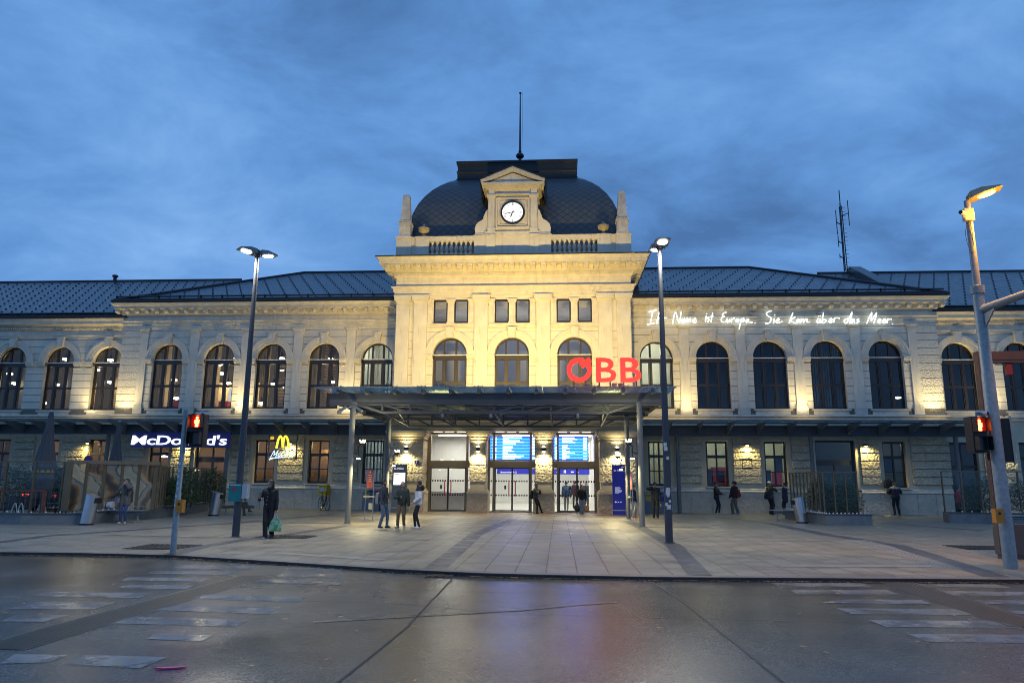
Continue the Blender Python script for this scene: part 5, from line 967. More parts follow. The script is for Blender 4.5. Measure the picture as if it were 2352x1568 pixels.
t = thing('signal_pole', 'short grey signal pole at the kerb on the left', 'pole', (-5.87, -24.78, 0)); m = MB(); m.tube([(0, 0, 0), (0, 0, 1.3), (0, 0, 1.31), (0, 0, 3.12)], [.065, .062, .054, .052], 12); m.build('pole', M_galv, t, True)
for k in range(7): z = (1.0, 1.2, 1.47, 1.62, 1.75, 1.9, 1.36)[k]; MB().box(-.03+.004*k, .005+.004*k, -.068, -.06, z, z+.06).build('sticker', M_stk, t)
sp_ = at(454, 990, -24.85); signal(sp_.x, -24.9, at(454, 988, -24.85).z, 'pedestrian signal showing red on the short left pole'); smallcam(sp_.x, -24.85, at(452, 955, -24.8).z+.02, R(60), 'white bullet camera above the left pedestrian signal'); b_ = at(413, 1162, -24.85); button(-5.87+.11, -24.84, b_.z, 'orange push-button box on the short left pole')
PX, PYY = 11.22, -25.3
t = thing('lamp_signal_mast', 'tall grey mast with yellow sodium lamp and side arm at the right', 'mast', (PX, PYY, 0)); m = MB(); m.tube([(0, 0, 0), (0, 0, 3.8), (0, 0, 3.82), (0, 0, 5.62), (0, 0, 5.63), (0, 0, 7.55)], [.125, .118, .11, .105, .075, .06], 16); m.lathe([(.13, 5.5), (.135, 5.66), (.08, 5.68)], 14); m.build('pole', M_galv, t, True)
m = MB(); m.tube([(0, -.02, 5.15), (.35, -1.2, 5.24), (1.6, -5.6, 5.42)], [.085, .075, .065], 12); m.build('arm', M_galv, t, True); m = MB(); m.prism([(-.08, 4.75), (-.08, 5.05), (-.5, 5.08)], 'x', .0, .03); m.build('gusset', M_galv, t)
M_sod = mat('lamp_casing', (.30, .27, .2), .5)
lamp_head(t, (.0, 0, 7.58), R(-22), R(-14), .66, .44, emis('sodium_lens', (1.5, .78, .18), 3.6), M_sod, 900, (1, .45, .06))
lamp('POINT', 'sodium_spill', (.42, -.60, 7.0), 130, (1, .40, .03), t, .12)
c = at(2216, 492, PYY-.15); smallcam(c.x-.06, PYY-.2, c.z, R(-50), 'white bullet camera on the tall mast under the sodium lamp'); t2 = thing('junction_box', 'pale box strapped to the tall mast beside its camera', 'box', (PX-.02, PYY-.1, c.z)); MB().box(-.14, .05, -.06, .06, -.13, .13).build('box', mat('pale_box', (.5, .48, .4), .5), t2); m = MB(); m.tube(smooth_pts([(-.05, -.02, -.13), (-.16, -.03, -.4), (-.12, -.02, -.72), (.0, .04, -.8), (.01, .02, -.4), (-.02, 0, -.13)]), .006, 4); m.build('cable', M_blk, t2)
s_ = at(2250, 998, -25.35); signal(s_.x-.02, -25.4, s_.z, 'pedestrian signal showing red on the tall right mast', R(8)); smallcam(at(2253, 948, -25.3).x, -25.3, at(2253, 950, -25.3).z, R(40), 'white bullet camera above the right pedestrian signal'); b_ = at(2290, 1184, -25.4); button(b_.x, -25.42, b_.z, 'orange push-button box on the tall right mast')
c = at(2333, 1010, -25.3); t = thing('vehicle_signal', 'vehicle traffic light with pale back board at the right edge', 'traffic light', (c.x, -25.2, c.z), R(62)); m = MB(); m.box(-.22, .22, -.01, .02, -.47, .47); m.build('back_board', mat('pale_board', (.42, .40, .34), .5, var=.1), t); m = MB(); m.box(-.13, .13, .02, .24, -.43, .43); m.build('housing', M_sigb, t)
for z in (.28, 0, -.28):
    m = MB(); m.loft([[(r*math.cos(a*math.pi/6), y, z+r*math.sin(a*math.pi/6)) for a in range(12)] for r, y in ((.11, .24), (.115, .46), (.105, .46), (.1, .24))], cap=False); m.build('visor', M_sigb, t)
m = MB(); m.bar((-.2, .1, .5), (.1, .1, .5), .03, .03); m.build('bracket', M_galv, t)
b = text('31', .12, .002, .001); b.v = [(x+.02, .0-.02+y, z-.36) for x, y, z in b.v]
# ------------------------------------------------------------------ brown portal (passenger shelter) at the right edge
M_brn = mat('brown_cladding', (.055, .036, .03), .45, var=.1); M_brn2 = mat('brown_base', (.075, .066, .062), .5, var=.1)
c0 = gr(2300, 1284); Y0 = c0.y; zt = at(2252, 826, Y0).z
t = thing('portal_frame', 'brown box-section portal frame standing at the right edge', 'shelter', (c0.x, Y0, 0)); m = MB(); m.box(0, .26, 0, .16, .75, zt); m.build('leg', M_brn, t); m = MB(); m.box(2.4, 2.66, 0, .16, .75, zt); m.build('leg', M_brn, t); m = MB(); m.box(0, 2.66, -.01, .17, zt, zt+.2); m.box(.26, 2.4, 0, .16, zt-.06, zt); m.build('beam', M_brn, t)
m = MB(); m.box(-.01, 2.68, -.02, .18, .10, .75); m.box(.02, 2.64, .0, .16, 0, .1); m.build('base', M_brn2, t); m = MB(); m.box(.64, .76, .03, .13, zt-.34, zt-.06); m.build('red_lamp_box', mat('red_lacquer', (.13, .014, .014), .5), t)
# ------------------------------------------------------------------ litter bins, benches
def bin_(x, y, label, rz=0, lean=.13):
    t = thing('litter_bin', label, 'litter bin', (x, y, 0), rz, 'stainless litter bins'); n = 20; m = MB(); r = .235
    m.loft([[(r*math.cos(2*math.pi*k/n)+lean*z, r*math.sin(2*math.pi*k/n)*.9, z+(.06*math.cos(2*math.pi*k/n)*(-1) if z > .9 else 0)) for k in range(n)] for z in (.06, .5, 1.02)]); m.build('shell', M_stl, t, True)
    m = MB(); m.loft([[(r*1.02*math.cos(2*math.pi*k/n), r*.93*math.sin(2*math.pi*k/n), z) for k in range(n)] for z in (0, .06)]); m.build('foot', M_blk, t); m = MB(); m.box(lean*.85+.12, lean*.85+.27, -.14, .14, .74, .92); m.build('opening', M_blk, t)
g = gr(198, 1205); bin_(g.x, g.y, 'slanted stainless litter bin beside the woman with the raised hand'); g = gr(490, 1184); bin_(g.x, g.y, 'slanted stainless litter bin in front of the seated man'); g = gr(1843, 1201); bin_(g.x, g.y, 'slanted stainless litter bin at the right bench', R(180))
def bench(x, y, rz, label, L_=1.9):
    t = thing('bench', label, 'bench', (x, y, 0), rz, 'grey benches without backs'); m = MB()
    for k in range(5): m.box(-L_/2, L_/2, -.22+.09*k, -.22+.09*k+.075, .42, .45)
    m.build('seat', mat('bench_grating', (.32, .33, .35), .4, metal=.5, var=.1), t); m = MB(); m.tube([(-L_/2+.15, 0, .34), (L_/2-.15, 0, .34)], .055, 10); m.build('beam', M_galv, t, True)
    for s in (-1, 1): m = MB(); m.tube([(s*(L_/2-.3), 0, .34), (s*(L_/2-.3), 0, .03)], .035, 8); m.box(s*(L_/2-.3)-.06, s*(L_/2-.3)+.06, -.12, .12, 0, .04); m.build('leg', M_galv, t)
    m = MB(); m.tube([(L_/2-.2, .18, .45), (L_/2-.2, .18, .58), (L_/2-.65, .18, .58), (L_/2-.65, .18, .45)], .014, 6); m.build('armrest', M_stl, t)
g = gr(275, 1199); bench(g.x, g.y, R(4), 'grey bench behind the woman with the raised hand'); g = gr(530, 1182); bench(g.x+.2, g.y+.3, R(10), 'grey bench with a seated man behind the left lamp post', 1.7); g = gr(1822, 1196); bench(g.x-.1, g.y+.3, R(-12), 'grey bench beside the right litter bin', 1.5); g = gr(2358, 1212); bench(g.x+.35, g.y+.5, R(0), 'grey bench at the right edge behind the portal frame', 1.8)
# ------------------------------------------------------------------ planters with hedges and slatted wind screens
M_plt = mat('planter_concrete', (.15, .165, .17), .6, var=.2, scale=3, bump=.2); M_ball = mat('white_stud', (.62, .62, .64), .35, var=0); M_scr = mat('bronze_screen_post', (.17, .135, .085), .45, metal=.3, var=.1); M_sgl = glass('screen_glass', (.86, .88, .86), .7)
def leafmat(name, c1, c2):
    m = bpy.data.materials.new(name); m.use_nodes = True; nt = m.node_tree; N = nt.nodes; L = nt.links; b = N['Principled BSDF']; b.inputs['Roughness'].default_value = .55
    n = N.new('ShaderNodeTexNoise'); n.inputs['Scale'].default_value = 9; tc = N.new('ShaderNodeTexCoord'); L.new(tc.outputs['Object'], n.inputs['Vector']); r = N.new('ShaderNodeValToRGB'); r.color_ramp.elements[0].position = .35; r.color_ramp.elements[0].color = (*c1, 1); r.color_ramp.elements[1].position = .65; r.color_ramp.elements[1].color = (*c2, 1); L.new(n.outputs['Fac'], r.inputs[0]); L.new(r.outputs[0], b.inputs['Base Color']); return m
M_hedge = leafmat('hedge_leaf', (.02, .045, .014), (.07, .115, .035)); M_stem = mat('shrub_stem', (.06, .04, .025), .8)
def shrub(x, y, z, w, d, h, label, nl=2600, group='clipped shrubs in the planters'):
    t = thing('shrub', label, 'shrub', (x, y, z), 0, group); m = MB(); rnd = random.Random(int(x*91+y*37))
    for k in range(nl):
        u, v, q = rnd.uniform(-1, 1), rnd.uniform(-1, 1), rnd.random(); e = 1-.35*q**3+.1*math.sin(u*5+x)
        c = Vector((u*w/2*e, v*d/2*e, .08+q*h*(1+.10*math.sin(u*7+y)+.06*rnd.random()-.18*abs(u)**3))); a = rnd.random()*6.3; s = rnd.uniform(.04, .085); ax = Vector((math.cos(a), math.sin(a), rnd.uniform(-.2, .9))).normalized(); bx = ax.cross(Vector((rnd.uniform(-1, 1), rnd.uniform(-1, 1), .3))).normalized()
        m.add([c-bx*s*.45, c+ax*s*1.6*.5, c+bx*s*.45, c+ax*s*1.9], [(0, 1, 3), (1, 2, 3)])
    m.build('foliage', M_hedge, t, recalc=False); m = MB()
    for k in range(7): a = k*.9; m.tube([(w*.25*math.cos(a), d*.25*math.sin(a), -.05), (w*.38*math.cos(a), d*.38*math.sin(a), h*.75)], [.014, .006], 5)
    m.build('stem', M_stem, t)
def planter(pts, h, label, wall_t=.5, studs=30):     # low concrete trough along a line; pts are ground points, front edge
    t = thing('planter', label, 'planter', (0, 0, 0), 0, 'concrete planters'); P_ = [Vector((p[0], p[1], 0)) for p in pts]; m = MB(); off = []
    for i, p in enumerate(P_):
        d = (P_[min(i+1, len(P_)-1)]-P_[max(i-1, 0)]).normalized(); off.append(p+Vector((-d.y, d.x, 0))*wall_t)
    m.loft([[p, p+Vector((0, 0, h)), q+Vector((0, 0, h)), q] for p, q in zip(P_, off)]); m.build('trough', M_plt, t); m = MB(); m.loft([[p+Vector((0, 0, h)), p+Vector((0, 0, h+.025)), p.lerp(q, .25)+Vector((0, 0, h+.025)), p.lerp(q, .25)+Vector((0, 0, h))] for p, q in zip([p-(q-p)*.06 for p, q in zip(P_, off)], off)]); m.build('rim', mat('planter_rim', (.11, .10, .09), .5), t)
    L_ = [(P_[i+1]-P_[i]).length for i in range(len(P_)-1)]; T = sum(L_); sb = MB().ball((0, 0, 0), .034, 8).build('stud', M_ball, None, True)
    for k in range(studs):
        s = T*(k+.5)/studs; i = 0
        while s > L_[i]: s -= L_[i]; i += 1
        p = P_[i].lerp(P_[i+1], s/L_[i]); q = off[i].lerp(off[i+1], s/L_[i]); c = p.lerp(q, .12); inst(sb, t, (c.x, c.y, h+.055))
    drop(sb); return t
def screen(pts, z0, z1, label, n, group='slatted wind screens on the planters', pr=.035):
    t = thing('wind_screen', label, 'wind screen', (0, 0, 0), 0, group); P_ = [Vector((p[0], p[1], 0)) for p in pts]; L_ = [(P_[i+1]-P_[i]).length for i in range(len(P_)-1)]; T = sum(L_)
    def pos(s):
        i = 0
        while i < len(L_)-1 and s > L_[i]: s -= L_[i]; i += 1
        return P_[i].lerp(P_[i+1], min(1, s/L_[i]))
    for k in range(n):
        p = pos(T*k/(n-1)); MB().box(p.x-pr/2, p.x+pr/2, p.y-.05, p.y+.05, z0, z1).build('post', M_scr, t)
    m = MB()
    for a, b in zip(P_, P_[1:]): m.bar((a.x, a.y, z1), (b.x, b.y, z1), .06, .05)
    m.build('top_rail', M_scr, t); m = MB()
    for a, b in zip(P_, P_[1:]): m.poly([(a.x, a.y, z0+.1), (b.x, b.y, z0+.1), (b.x, b.y, z1-.05), (a.x, a.y, z1-.05)])
    m.build('pane', M_sgl, t, recalc=False); return t
# left terrace planter (front runs from the corner back towards the wall)
a, b, c = gr(65, 1204), gr(182, 1204), gr(528, 1166)
planter([(-24, -14.2), (a.x-.3, a.y), (b.x, b.y)], .36, 'low concrete planter with white studs at the corner of the cafe terrace', .7, 20)
LB = Vector((b.x+.15, b.y+.3, 0)); LC = Vector((-15.6, -3.4, 0))
planter([(LB.x, LB.y), (-14.3, -9.5), (LC.x, LC.y)], .40, 'long concrete planter with white studs leading back from the terrace corner', .7, 34)
scr = thing('picture_screen', 'bronze framed glass screen with a brown and amber swirl picture on the terrace', 'glass screen', (0, 0, 0)); p0, p1 = Vector((at(150, 1150, -14.6).x, -14.6, 0)), Vector((at(352, 1150, -12.4).x, -12.4, 0)); z0 = .42; zt0 = at(150, 1060, -14.6).z
for k in range(6): p = p0.lerp(p1, k/5); w = .11 if k in (0, 5) else .05; MB().box(p.x-w, p.x+w if k in (0,) else p.x+w*.6, p.y-.06, p.y+.06, z0, zt0).build('post', M_scr, scr)
m = MB(); m.bar((p0.x-.1, p0.y, zt0), (p1.x+.1, p1.y, zt0), .14, .14); m.build('top_rail', M_scr, scr)
def artmat():
    m = bpy.data.materials.new('picture_glass'); m.use_nodes = True; nt = m.node_tree; N = nt.nodes; L = nt.links; b = N['Principled BSDF']; tc = N.new('ShaderNodeTexCoord'); mp = N.new('ShaderNodeMapping'); mp.inputs['Scale'].default_value = (.5, .5, 1.1); L.new(tc.outputs['Object'], mp.inputs[0]); w = N.new('ShaderNodeTexWave'); w.inputs['Scale'].default_value = .55; w.inputs['Distortion'].default_value = 9; w.inputs['Detail'].default_value = 3; w.inputs['Detail Scale'].default_value = .8; L.new(mp.outputs[0], w.inputs[0]); r = N.new('ShaderNodeValToRGB'); e = r.color_ramp.elements; e[0].position = .0; e[0].color = (.03, .03, .022, 1); e[1].position = 1; e[1].color = (.30, .27, .18, 1)
    for p, c in ((.18, (.30, .14, .02)), (.3, (.27, .25, .17)), (.62, (.22, .21, .17)), (.72, (.03, .03, .025)), (.8, (.36, .33, .22))): q = r.color_ramp.elements.new(p); q.color = (*c, 1)
    L.new(w.outputs[0], r.inputs[0]); L.new(r.outputs[0], b.inputs['Base Color']); b.inputs['Roughness'].default_value = .25; t = N.new('ShaderNodeBsdfTransparent'); mx = N.new('ShaderNodeMixShader'); mx.inputs[0].default_value = .72; L.new(t.outputs[0], mx.inputs[1]); L.new(b.outputs[0], mx.inputs[2]); L.new(mx.outputs[0], N['Material Output'].inputs[0]); return m
m = MB(); m.poly([(p0.x, p0.y, z0), (p1.x, p1.y, z0), (p1.x, p1.y, zt0-.06), (p0.x, p0.y, zt0-.06)]); m.build('picture_pane', artmat(), scr, recalc=False)
screen([(p1.x+.1, p1.y+.1), (-14.75, -9.0), (LC.x, LC.y)], .42, 2.12, 'slatted bronze wind screen running from the picture screen to the cafe door', 13)
screen([(-24, -13.8), (-19.2, -14.2), (p0.x-.4, -14.3)], .4, zt0, 'slatted bronze wind screen behind the large closed parasol', 8, pr=.05)
for k, (px, py, Y, w, h, l) in enumerate(((35, 1150, -12.2, 1.5, 1.45, 'dark shrub left of the large closed parasol'), (127, 1150, -12.6, .8, 1.4, 'dark shrub between the large parasol and the picture screen'), (395, 1160, -9.8, 1.1, 1.05, 'low light green shrub behind the short signal pole'), (425, 1140, -8.6, 1.2, 1.5, 'dark shrub right of the picture screen'), (485, 1140, -5.2, 1.3, 1.5, 'dark shrub beside the cafe door'))): shrub(at(px, py, Y).x, Y, .4, w, .8, h, l)
# right planters
a, b, c = gr(2005, 1206), gr(1900, 1206), gr(1838, 1196)
planter([(a.x+.0, a.y+.9), (a.x, a.y), (b.x, b.y), (b.x-.35, b.y+2.6), (b.x-.2, b.y+5.2)][1:] , .40, 'short concrete planter with white studs beside the right bench', -.75, 40) if False else planter([(b.x-.1, b.y+5.0), (b.x-.2, b.y+2.4), (b.x, b.y), (a.x, a.y)], .40, 'short concrete planter with white studs beside the right bench', .75, 40)
screen([(b.x+.2, b.y+4.9), (b.x+.15, b.y+.5), (a.x-.35, a.y+.35)], .42, 2.05, 'slatted wind screen on the planter beside the right bench', 13)
shrub(at(1893, 1160, -8.0).x, -8.0, .4, 1.4, 1.0, 1.2, 'dark shrub behind the left half of the right wind screen'); shrub(at(1938, 1160, -8.6).x, -8.7, .4, 1.2, 1.1, 1.25, 'dark shrub behind the right half of the right wind screen')
a, b = gr(2182, 1200), gr(2400, 1204)
planter([(a.x, a.y), (b.x, b.y), (b.x+6, b.y-.2)], .42, 'long concrete planter with white studs at the right edge', .8, 26)
screen([(a.x+.1, a.y+.5), (b.x, b.y+.45), (b.x+6, b.y+.3)], .42, 2.15, 'slatted wind screen on the planter at the right edge', 14)
shrub(at(2250, 1150, a.y+1.2).x, a.y+.9, .4, 1.9, .9, 1.3, 'dark shrub left of the tall right mast'); shrub(at(2340, 1150, a.y+1.2).x+.3, a.y+.9, .4, 1.8, .9, 1.25, 'dark shrub at the right edge')
# ------------------------------------------------------------------ terrace: parasols, railing, chairs, tables
M_par = mat('parasol_cloth', (.085, .085, .09), .8, var=.15, scale=3, bump=.2, aniso=(1, 1, .3))
def parasol(x, y, h, r, label):
    t = thing('parasol', label, 'parasol', (x, y, 0), 0, 'closed parasols'); MB().tube([(0, 0, 0), (0, 0, h)], .035, 10).build('pole', M_stk, t); n = 24; m = MB()
    m.loft([[((rr*(1+.16*(k % 2)))*math.cos(2*math.pi*k/n), (rr*(1+.16*(k % 2)))*math.sin(2*math.pi*k/n), z) for k in range(n)] for rr, z in ((.05, h), (.07, h-.05), (r*.55, h*.72), (r, h*.48), (r*.82, h*.42), (r*1.0, h*.38), (r*.9, h*.2), (r*.4, h*.15))]); m.build('canopy', M_par, t)
    MB().lathe([(.04, h), (.06, h+.03), (.02, h+.06)], 8).build('finial', M_stk, t); MB().lathe([(r*1.0, h*.455), (r*.98, h*.43)], 16).build('strap', mat('yellow_strap', (.4, .28, .02), .6), t); m = MB(); m.box(-.4, .4, -.4, .4, 0, .06); m.build('base', M_plt, t)
c = at(92, 1150, -13.2); parasol(c.x, -13.2, at(95, 945, -13.2).z, .36, 'large closed dark parasol at the left edge of the terrace'); c = at(266, 1050, -6.5); parasol(c.x, -6.5, at(270, 968, -6.5).z, .30, 'smaller closed dark parasol behind the picture screen')
M_rust = mat('rust_red_rail', (.16, .05, .03), .55, var=.2)
t = thing('terrace_railing', 'rust red terrace railing with a white arch logo at the left edge', 'railing', (0, 0, 0)); ry = -15.2; zt = at(60, 1126, ry).z; x1 = at(100, 1150, ry).x; m = MB(); m.box(-22, x1, ry-.03, ry+.03, zt-.03, zt+.03); m.box(-22, x1, ry-.03, ry+.03, .12, .17); m.build('rail', M_rust, t)
for k in range(4): MB().box(x1-.05-1.7*k, x1+.05-1.7*k, ry-.04, ry+.04, 0, zt).build('post', M_rust, t)
m = MB()
for k in range(24): m.box(x1-.2*k-.1, x1-.2*k-.085, ry-.01, ry+.01, .17, zt-.03)
m.build('bar', M_dsteel, t); l = at(41, 1168, ry-.04); m = MB()
for s in (-1, 1): m.tube(smooth_pts([(l.x+s*.24, ry-.05, l.z-.3), (l.x+s*.2, ry-.05, l.z), (l.x+s*.12, ry-.05, l.z+.2), (l.x+s*.05, ry-.05, l.z+.05), (l.x, ry-.05, l.z-.25)]), .022, 6)
m.build('arch_logo', mat('logo_white', (.3, .36, .34), .5), t)
M_wick = mat('dark_wicker', (.02, .02, .022), .7, var=.2)
def chair(x, y, rz, label):
    t = thing('terrace_chair', label, 'chair', (x, y, 0), rz, 'dark terrace chairs'); MB().box(-.24, .24, -.24, .24, .42, .47).build('seat', M_wick, t); m = MB(); m.prism([(.2, .47), (.25, .47), (.33, .92), (.28, .92)], 'x', -.24, .24); m.build('backrest', M_wick, t)
    for sx in (-.21, .21):
        for sy_ in (-.21, .21): MB().box(sx-.02, sx+.02, sy_-.02, sy_+.02, 0, .42).build('leg', M_dsteel, t)
    for sx in (-.25, .25): m = MB(); m.tube([(sx, -.2, .47), (sx, -.2, .66), (sx, .26, .66)], .018, 6); m.build('armrest', M_dsteel, t)
def table(x, y, label):
    t = thing('terrace_table', label, 'table', (x, y, 0), 0, 'terrace tables'); MB().box(-.38, .38, -.38, .38, .71, .74).build('tabletop', M_wood, t); MB().tube([(0, 0, .03), (0, 0, .71)], .035, 8).build('pedestal', M_dsteel, t); MB().box(-.25, .25, -.25, .25, 0, .03).build('foot', M_dsteel, t)
for k, (px, Y, rz, l) in enumerate(((18, -14.2, .3, 'dark terrace chair behind the railing at the far left'), (52, -13.6, -2.6, 'dark terrace chair behind the arch logo of the railing'), (122, -13.6, 2.2, 'dark terrace chair right of the large parasol'), (146, -12.9, -.4, 'dark terrace chair beside the picture screen post'))): chair(at(px, 1180, Y).x, Y, rz, l)
table(at(50, 1180, -12.9).x, -12.9, 'square wooden terrace table left of the large parasol'); table(at(135, 1180, -12.2).x, -12.2, 'square wooden terrace table beside the picture screen')
# parked car behind the terrace (only its tail shows)
def car(x, y, rz):
    t = thing('parked_car', 'dark blue parked car with red tail lights lit behind the large parasol', 'car', (x, y, 0), rz); M_cp = mat('dark_blue_paint', (.012, .022, .07), .25, var=.03); prof = [(-2.0, .3), (-2.05, .62), (-1.95, .95), (-1.6, 1.42), (-.3, 1.46), (.55, 1.0), (1.75, .86), (2.05, .6), (2.0, .3)]
    m = MB(); m.loft([[(xx*w, y_, z) for y_, z in prof] for xx, w in ((-.84, 1), (-.8, 1.0), (.8, 1.0), (.84, 1))]); m.build('body', M_cp, t)
    MB().prism([(-.62, 1.0), (.62, 1.0), (.52, 1.36), (-.52, 1.36)], 'y', -1.99, -1.7).build('rear_window', mat('car_glass', (.01, .012, .015), .08), t)
    for sx in (-1, 1):
        MB().box(*sorted((sx*.55, sx*.82)), -2.07, -1.9, .68, .84).build('tail_light', emis('tail_red', (1, .05, .03), 5), t)
        for yy in (-1.25, 1.3): w = MB(); w.lathe([(0, -.1), (.3, -.1), (.32, -.06), (.32, .06), (.3, .1), (0, .1)], 16); w.xf(Matrix.Translation((sx*.76, yy, .32)) @ Matrix.Rotation(R(90), 4, 'Y')); q = w.build('wheel', M_blk, t); r_ = MB().lathe([(0, -.115), (.18, -.112), (.19, -.1)], 12).xf(Matrix.Translation((sx*.76+sx*.02, yy, .32)) @ Matrix.Rotation(R(90*sx), 4, 'Y')); r_.build('rim', M_stl, q)
    MB().box(-.15, .15, -2.0, -1.9, 1.3, 1.36).build('brake_light', emis('tail_red', (1, .05, .03), 5), t); MB().box(-.26, .26, -2.07, -2.03, .5, .62).build('number_plate', M_stk, t); return t
c = at(86, 1135, -6.4); car(c.x, -4.4, R(4))
c = at(103, 1116, -10.6)
t = thing('terrace_heater', 'terrace lantern glowing red beside the large parasol', 'lantern', (at(98, 1135, -12.0).x, -12.0, 0)); z = at(98, 1135, -12.0).z; MB().tube([(0, 0, 0), (0, 0, z-.05)], .06, 10).build('post', M_rust, t); m = MB(); m.box(-.2, .2, -.06, .06, z-.04, z+.05); m.build('element', emis('heater_red', (1, .06, .03), 6), t); m = MB(); m.box(-.04, .28, -.04, .04, z+.36, z+.44); m.build('element', emis('heater_red2', (1, .04, .02), 2.5), t); MB().tube([(.12, .02, z+.05), (.12, .02, z+.36)], .015, 6).build('stem', M_dsteel, t)
c = at(336*.0+878*.2315, 1052, -4.0); t = thing('round_road_sign', 'small round blue and red road sign showing over the picture screen', 'road sign', (at(203, 1056, -8).x, -8.0, at(203, 1055, -8).z)); MB().lathe([(0, -.012), (.2, -.012), (.2, .012), (0, .012)], 20).xf(Matrix.Rotation(R(90), 4, 'X')).build('rim', mat('sign_red', (.4, .02, .03), .4), t); MB().lathe([(0, -.02), (.15, -.02), (.15, -.012)], 20).xf(Matrix.Rotation(R(90), 4, 'X') @ Matrix.Scale(-1, 4, (0, 0, 1))).build('disc', mat('sign_blue_paint', (.02, .04, .25), .4), t); MB().tube([(0, .03, -2.3), (0, .03, .1)], .03, 8).build('pole', M_galv, t)
# ------------------------------------------------------------------ stelae, info stands, mail box, recycling boxes, bicycle
c = at(914, 1120, GY-.5); x0, x1 = at(900, 1120, GY-.45).x, at(933, 1120, GY-.45).x; zt = at(916, 1065, GY-.45).z
t = thing('information_stele', 'grey information stele with a lit white panel left of the doors', 'stele', (0, 0, 0)); yb = GY-.45
MB().box(x0, x1, yb, yb+.16, 0, zt).build('body', mat('stele_grey', (.19, .20, .21), .45, var=.05), t); MB().box(x0+.08, x1-.08, yb-.012, yb, zt-1.05, zt-.45).build('lit_panel', emis('lit_panel', (1, .96, .88), 1.9), t); MB().box(x0+.10, x0+.10+(x1-x0)*.35, yb-.016, yb-.012, zt-.54, zt-.50).build('headline', emis('panel_red', (.5, .2, .12), .8), t)
b = text('St. Pölten', .13, .003, .002, 'LEFT'); b.v = [(x+x0+.08, yb-.01+y, z+zt-.27) for x, y, z in b.v]; b.build('caption', emis('caption_white', (.9, .9, .88), .7), t); MB().box(x0-.12, x1+.1, yb-.06, yb+.0, .22, .26).build('foot_rail', M_stl, t)
x0, x1 = at(1407, 1120, GY-.6).x, at(1436, 1120, GY-.6).x; zt = at(1420, 1067, GY-.6).z; yb = GY-.6
t = thing('information_stele', 'dark blue information stele with white lettering right of the doors', 'stele', (0, 0, 0)); MB().box(x0, x1, yb, yb+.16, 0, zt).build('body', emis('stele_blue', (.008, .012, .16), .55), t); M_cap = emis('caption_soft', (.7, .72, .85), .45); m = MB(); b = text('St. Pölten', .125, .003, .001, 'LEFT'); m.add([(x+x0+.07, yb-.008+y, z+zt-.32) for x, y, z in b.v], b.f)
for k in range(7): m.box(x0+.12, x0+.12+(.25, .3, .22, .33, .34, .3, .2)[k], yb-.006, yb, zt-1.12-.045*k, zt-1.10-.045*k)
m.ball((x0+.14, yb-.003, zt-1.82), (.045, .004, .045), 10)
for xx in (.24, .36): m.box(x0+xx, x0+xx+.07, yb-.006, yb, zt-1.85, zt-1.80)
for k in (0, 1): m.box(x1-.16, x1-.05, yb-.006, yb, zt-.1-.03*k, zt-.085-.03*k)
m.build('lettering', M_cap, t); MB().box(x0-.1, x1+.06, yb-.06, yb+.0, .20, .24).build('foot_rail', M_stl, t)
def infostand(px, py, label, rz, side=False):
    g = gr(px, py); t = thing('info_stand', label, 'info stand', (g.x, g.y, 0), rz, 'red information stands'); m = MB(); m.tube([(-.17, 0, .02), (-.15, 0, 2.02)], .018, 6); m.tube([(.17, 0, .02), (.15, 0, 2.02)], .018, 6); m.build('pole', M_stl, t); MB().box(-.13, .13, -.015, .015, 1.3, 2.0).build('board', mat('orange_red_board', (.5, .09, .04), .5, var=.08), t); m = MB()
    for k in range(4): m.box(-.06, .06, -.02, -.015, 1.55+.08*k, 1.57+.08*k)
    m.ball((0, -.018, 1.92), (.035, .005, .05), 8); m.build('lettering', M_stk, t); m = MB(); m.box(-.24, .24, -.16, .16, 0, .02); m.build('foot', M_stl, t); m = MB(); m.box(-.22, .24, -.12, .02, .93, .99); m.box(.0, .16, -.06, .04, .45, .70); m.build('tray', mat('tray_grey', (.28, .28, .24), .5), t)
infostand(846, 1196, 'red information stand on two thin poles left of the three men', R(-6)); infostand(1452, 1194, 'red information stand seen edge-on beside the right front post', R(-80))
def recyc(x0, x1, label, cols):
    t = thing('recycling_station', label, 'waste bin', ((x0+x1)/2, -.62, 0), 0, 'grey recycling stations'); w = x1-x0; MB().box(-w/2, w/2, -.35, .35, 0, .95).build('body', mat('bin_grey', (.17, .18, .205), .5, var=.08), t)
    for k, c in enumerate(cols):
        a = -w/2+.04+k*w/len(cols); b_ = a+w/len(cols)-.08; n = ('yellow', 'dark', 'red', 'blue')[c]; m_ = mat('flap_'+n, ((.5, .38, .02), (.02, .02, .03), (.45, .03, .05), (.02, .04, .25))[c], .5); MB().box(a, b_, -.36, -.1, .955, 1.06).build('flap', m_, t); MB().box(a+.05, a+.3, -.362, -.35, .62, .86).build('symbol_plate', m_, t)
x0 = at(833, 1140, -.9).x; x1 = at(872, 1140, -.9).x; recyc(x0, x1, 'grey recycling station with yellow and red flaps left of the entrance', (0, 1, 2)); x0 = at(1480, 1150, -.9).x; x1 = at(1526, 1150, -.9).x; recyc(x0, x1, 'grey recycling station with yellow and blue flaps right of the entrance', (0, 1, 3))
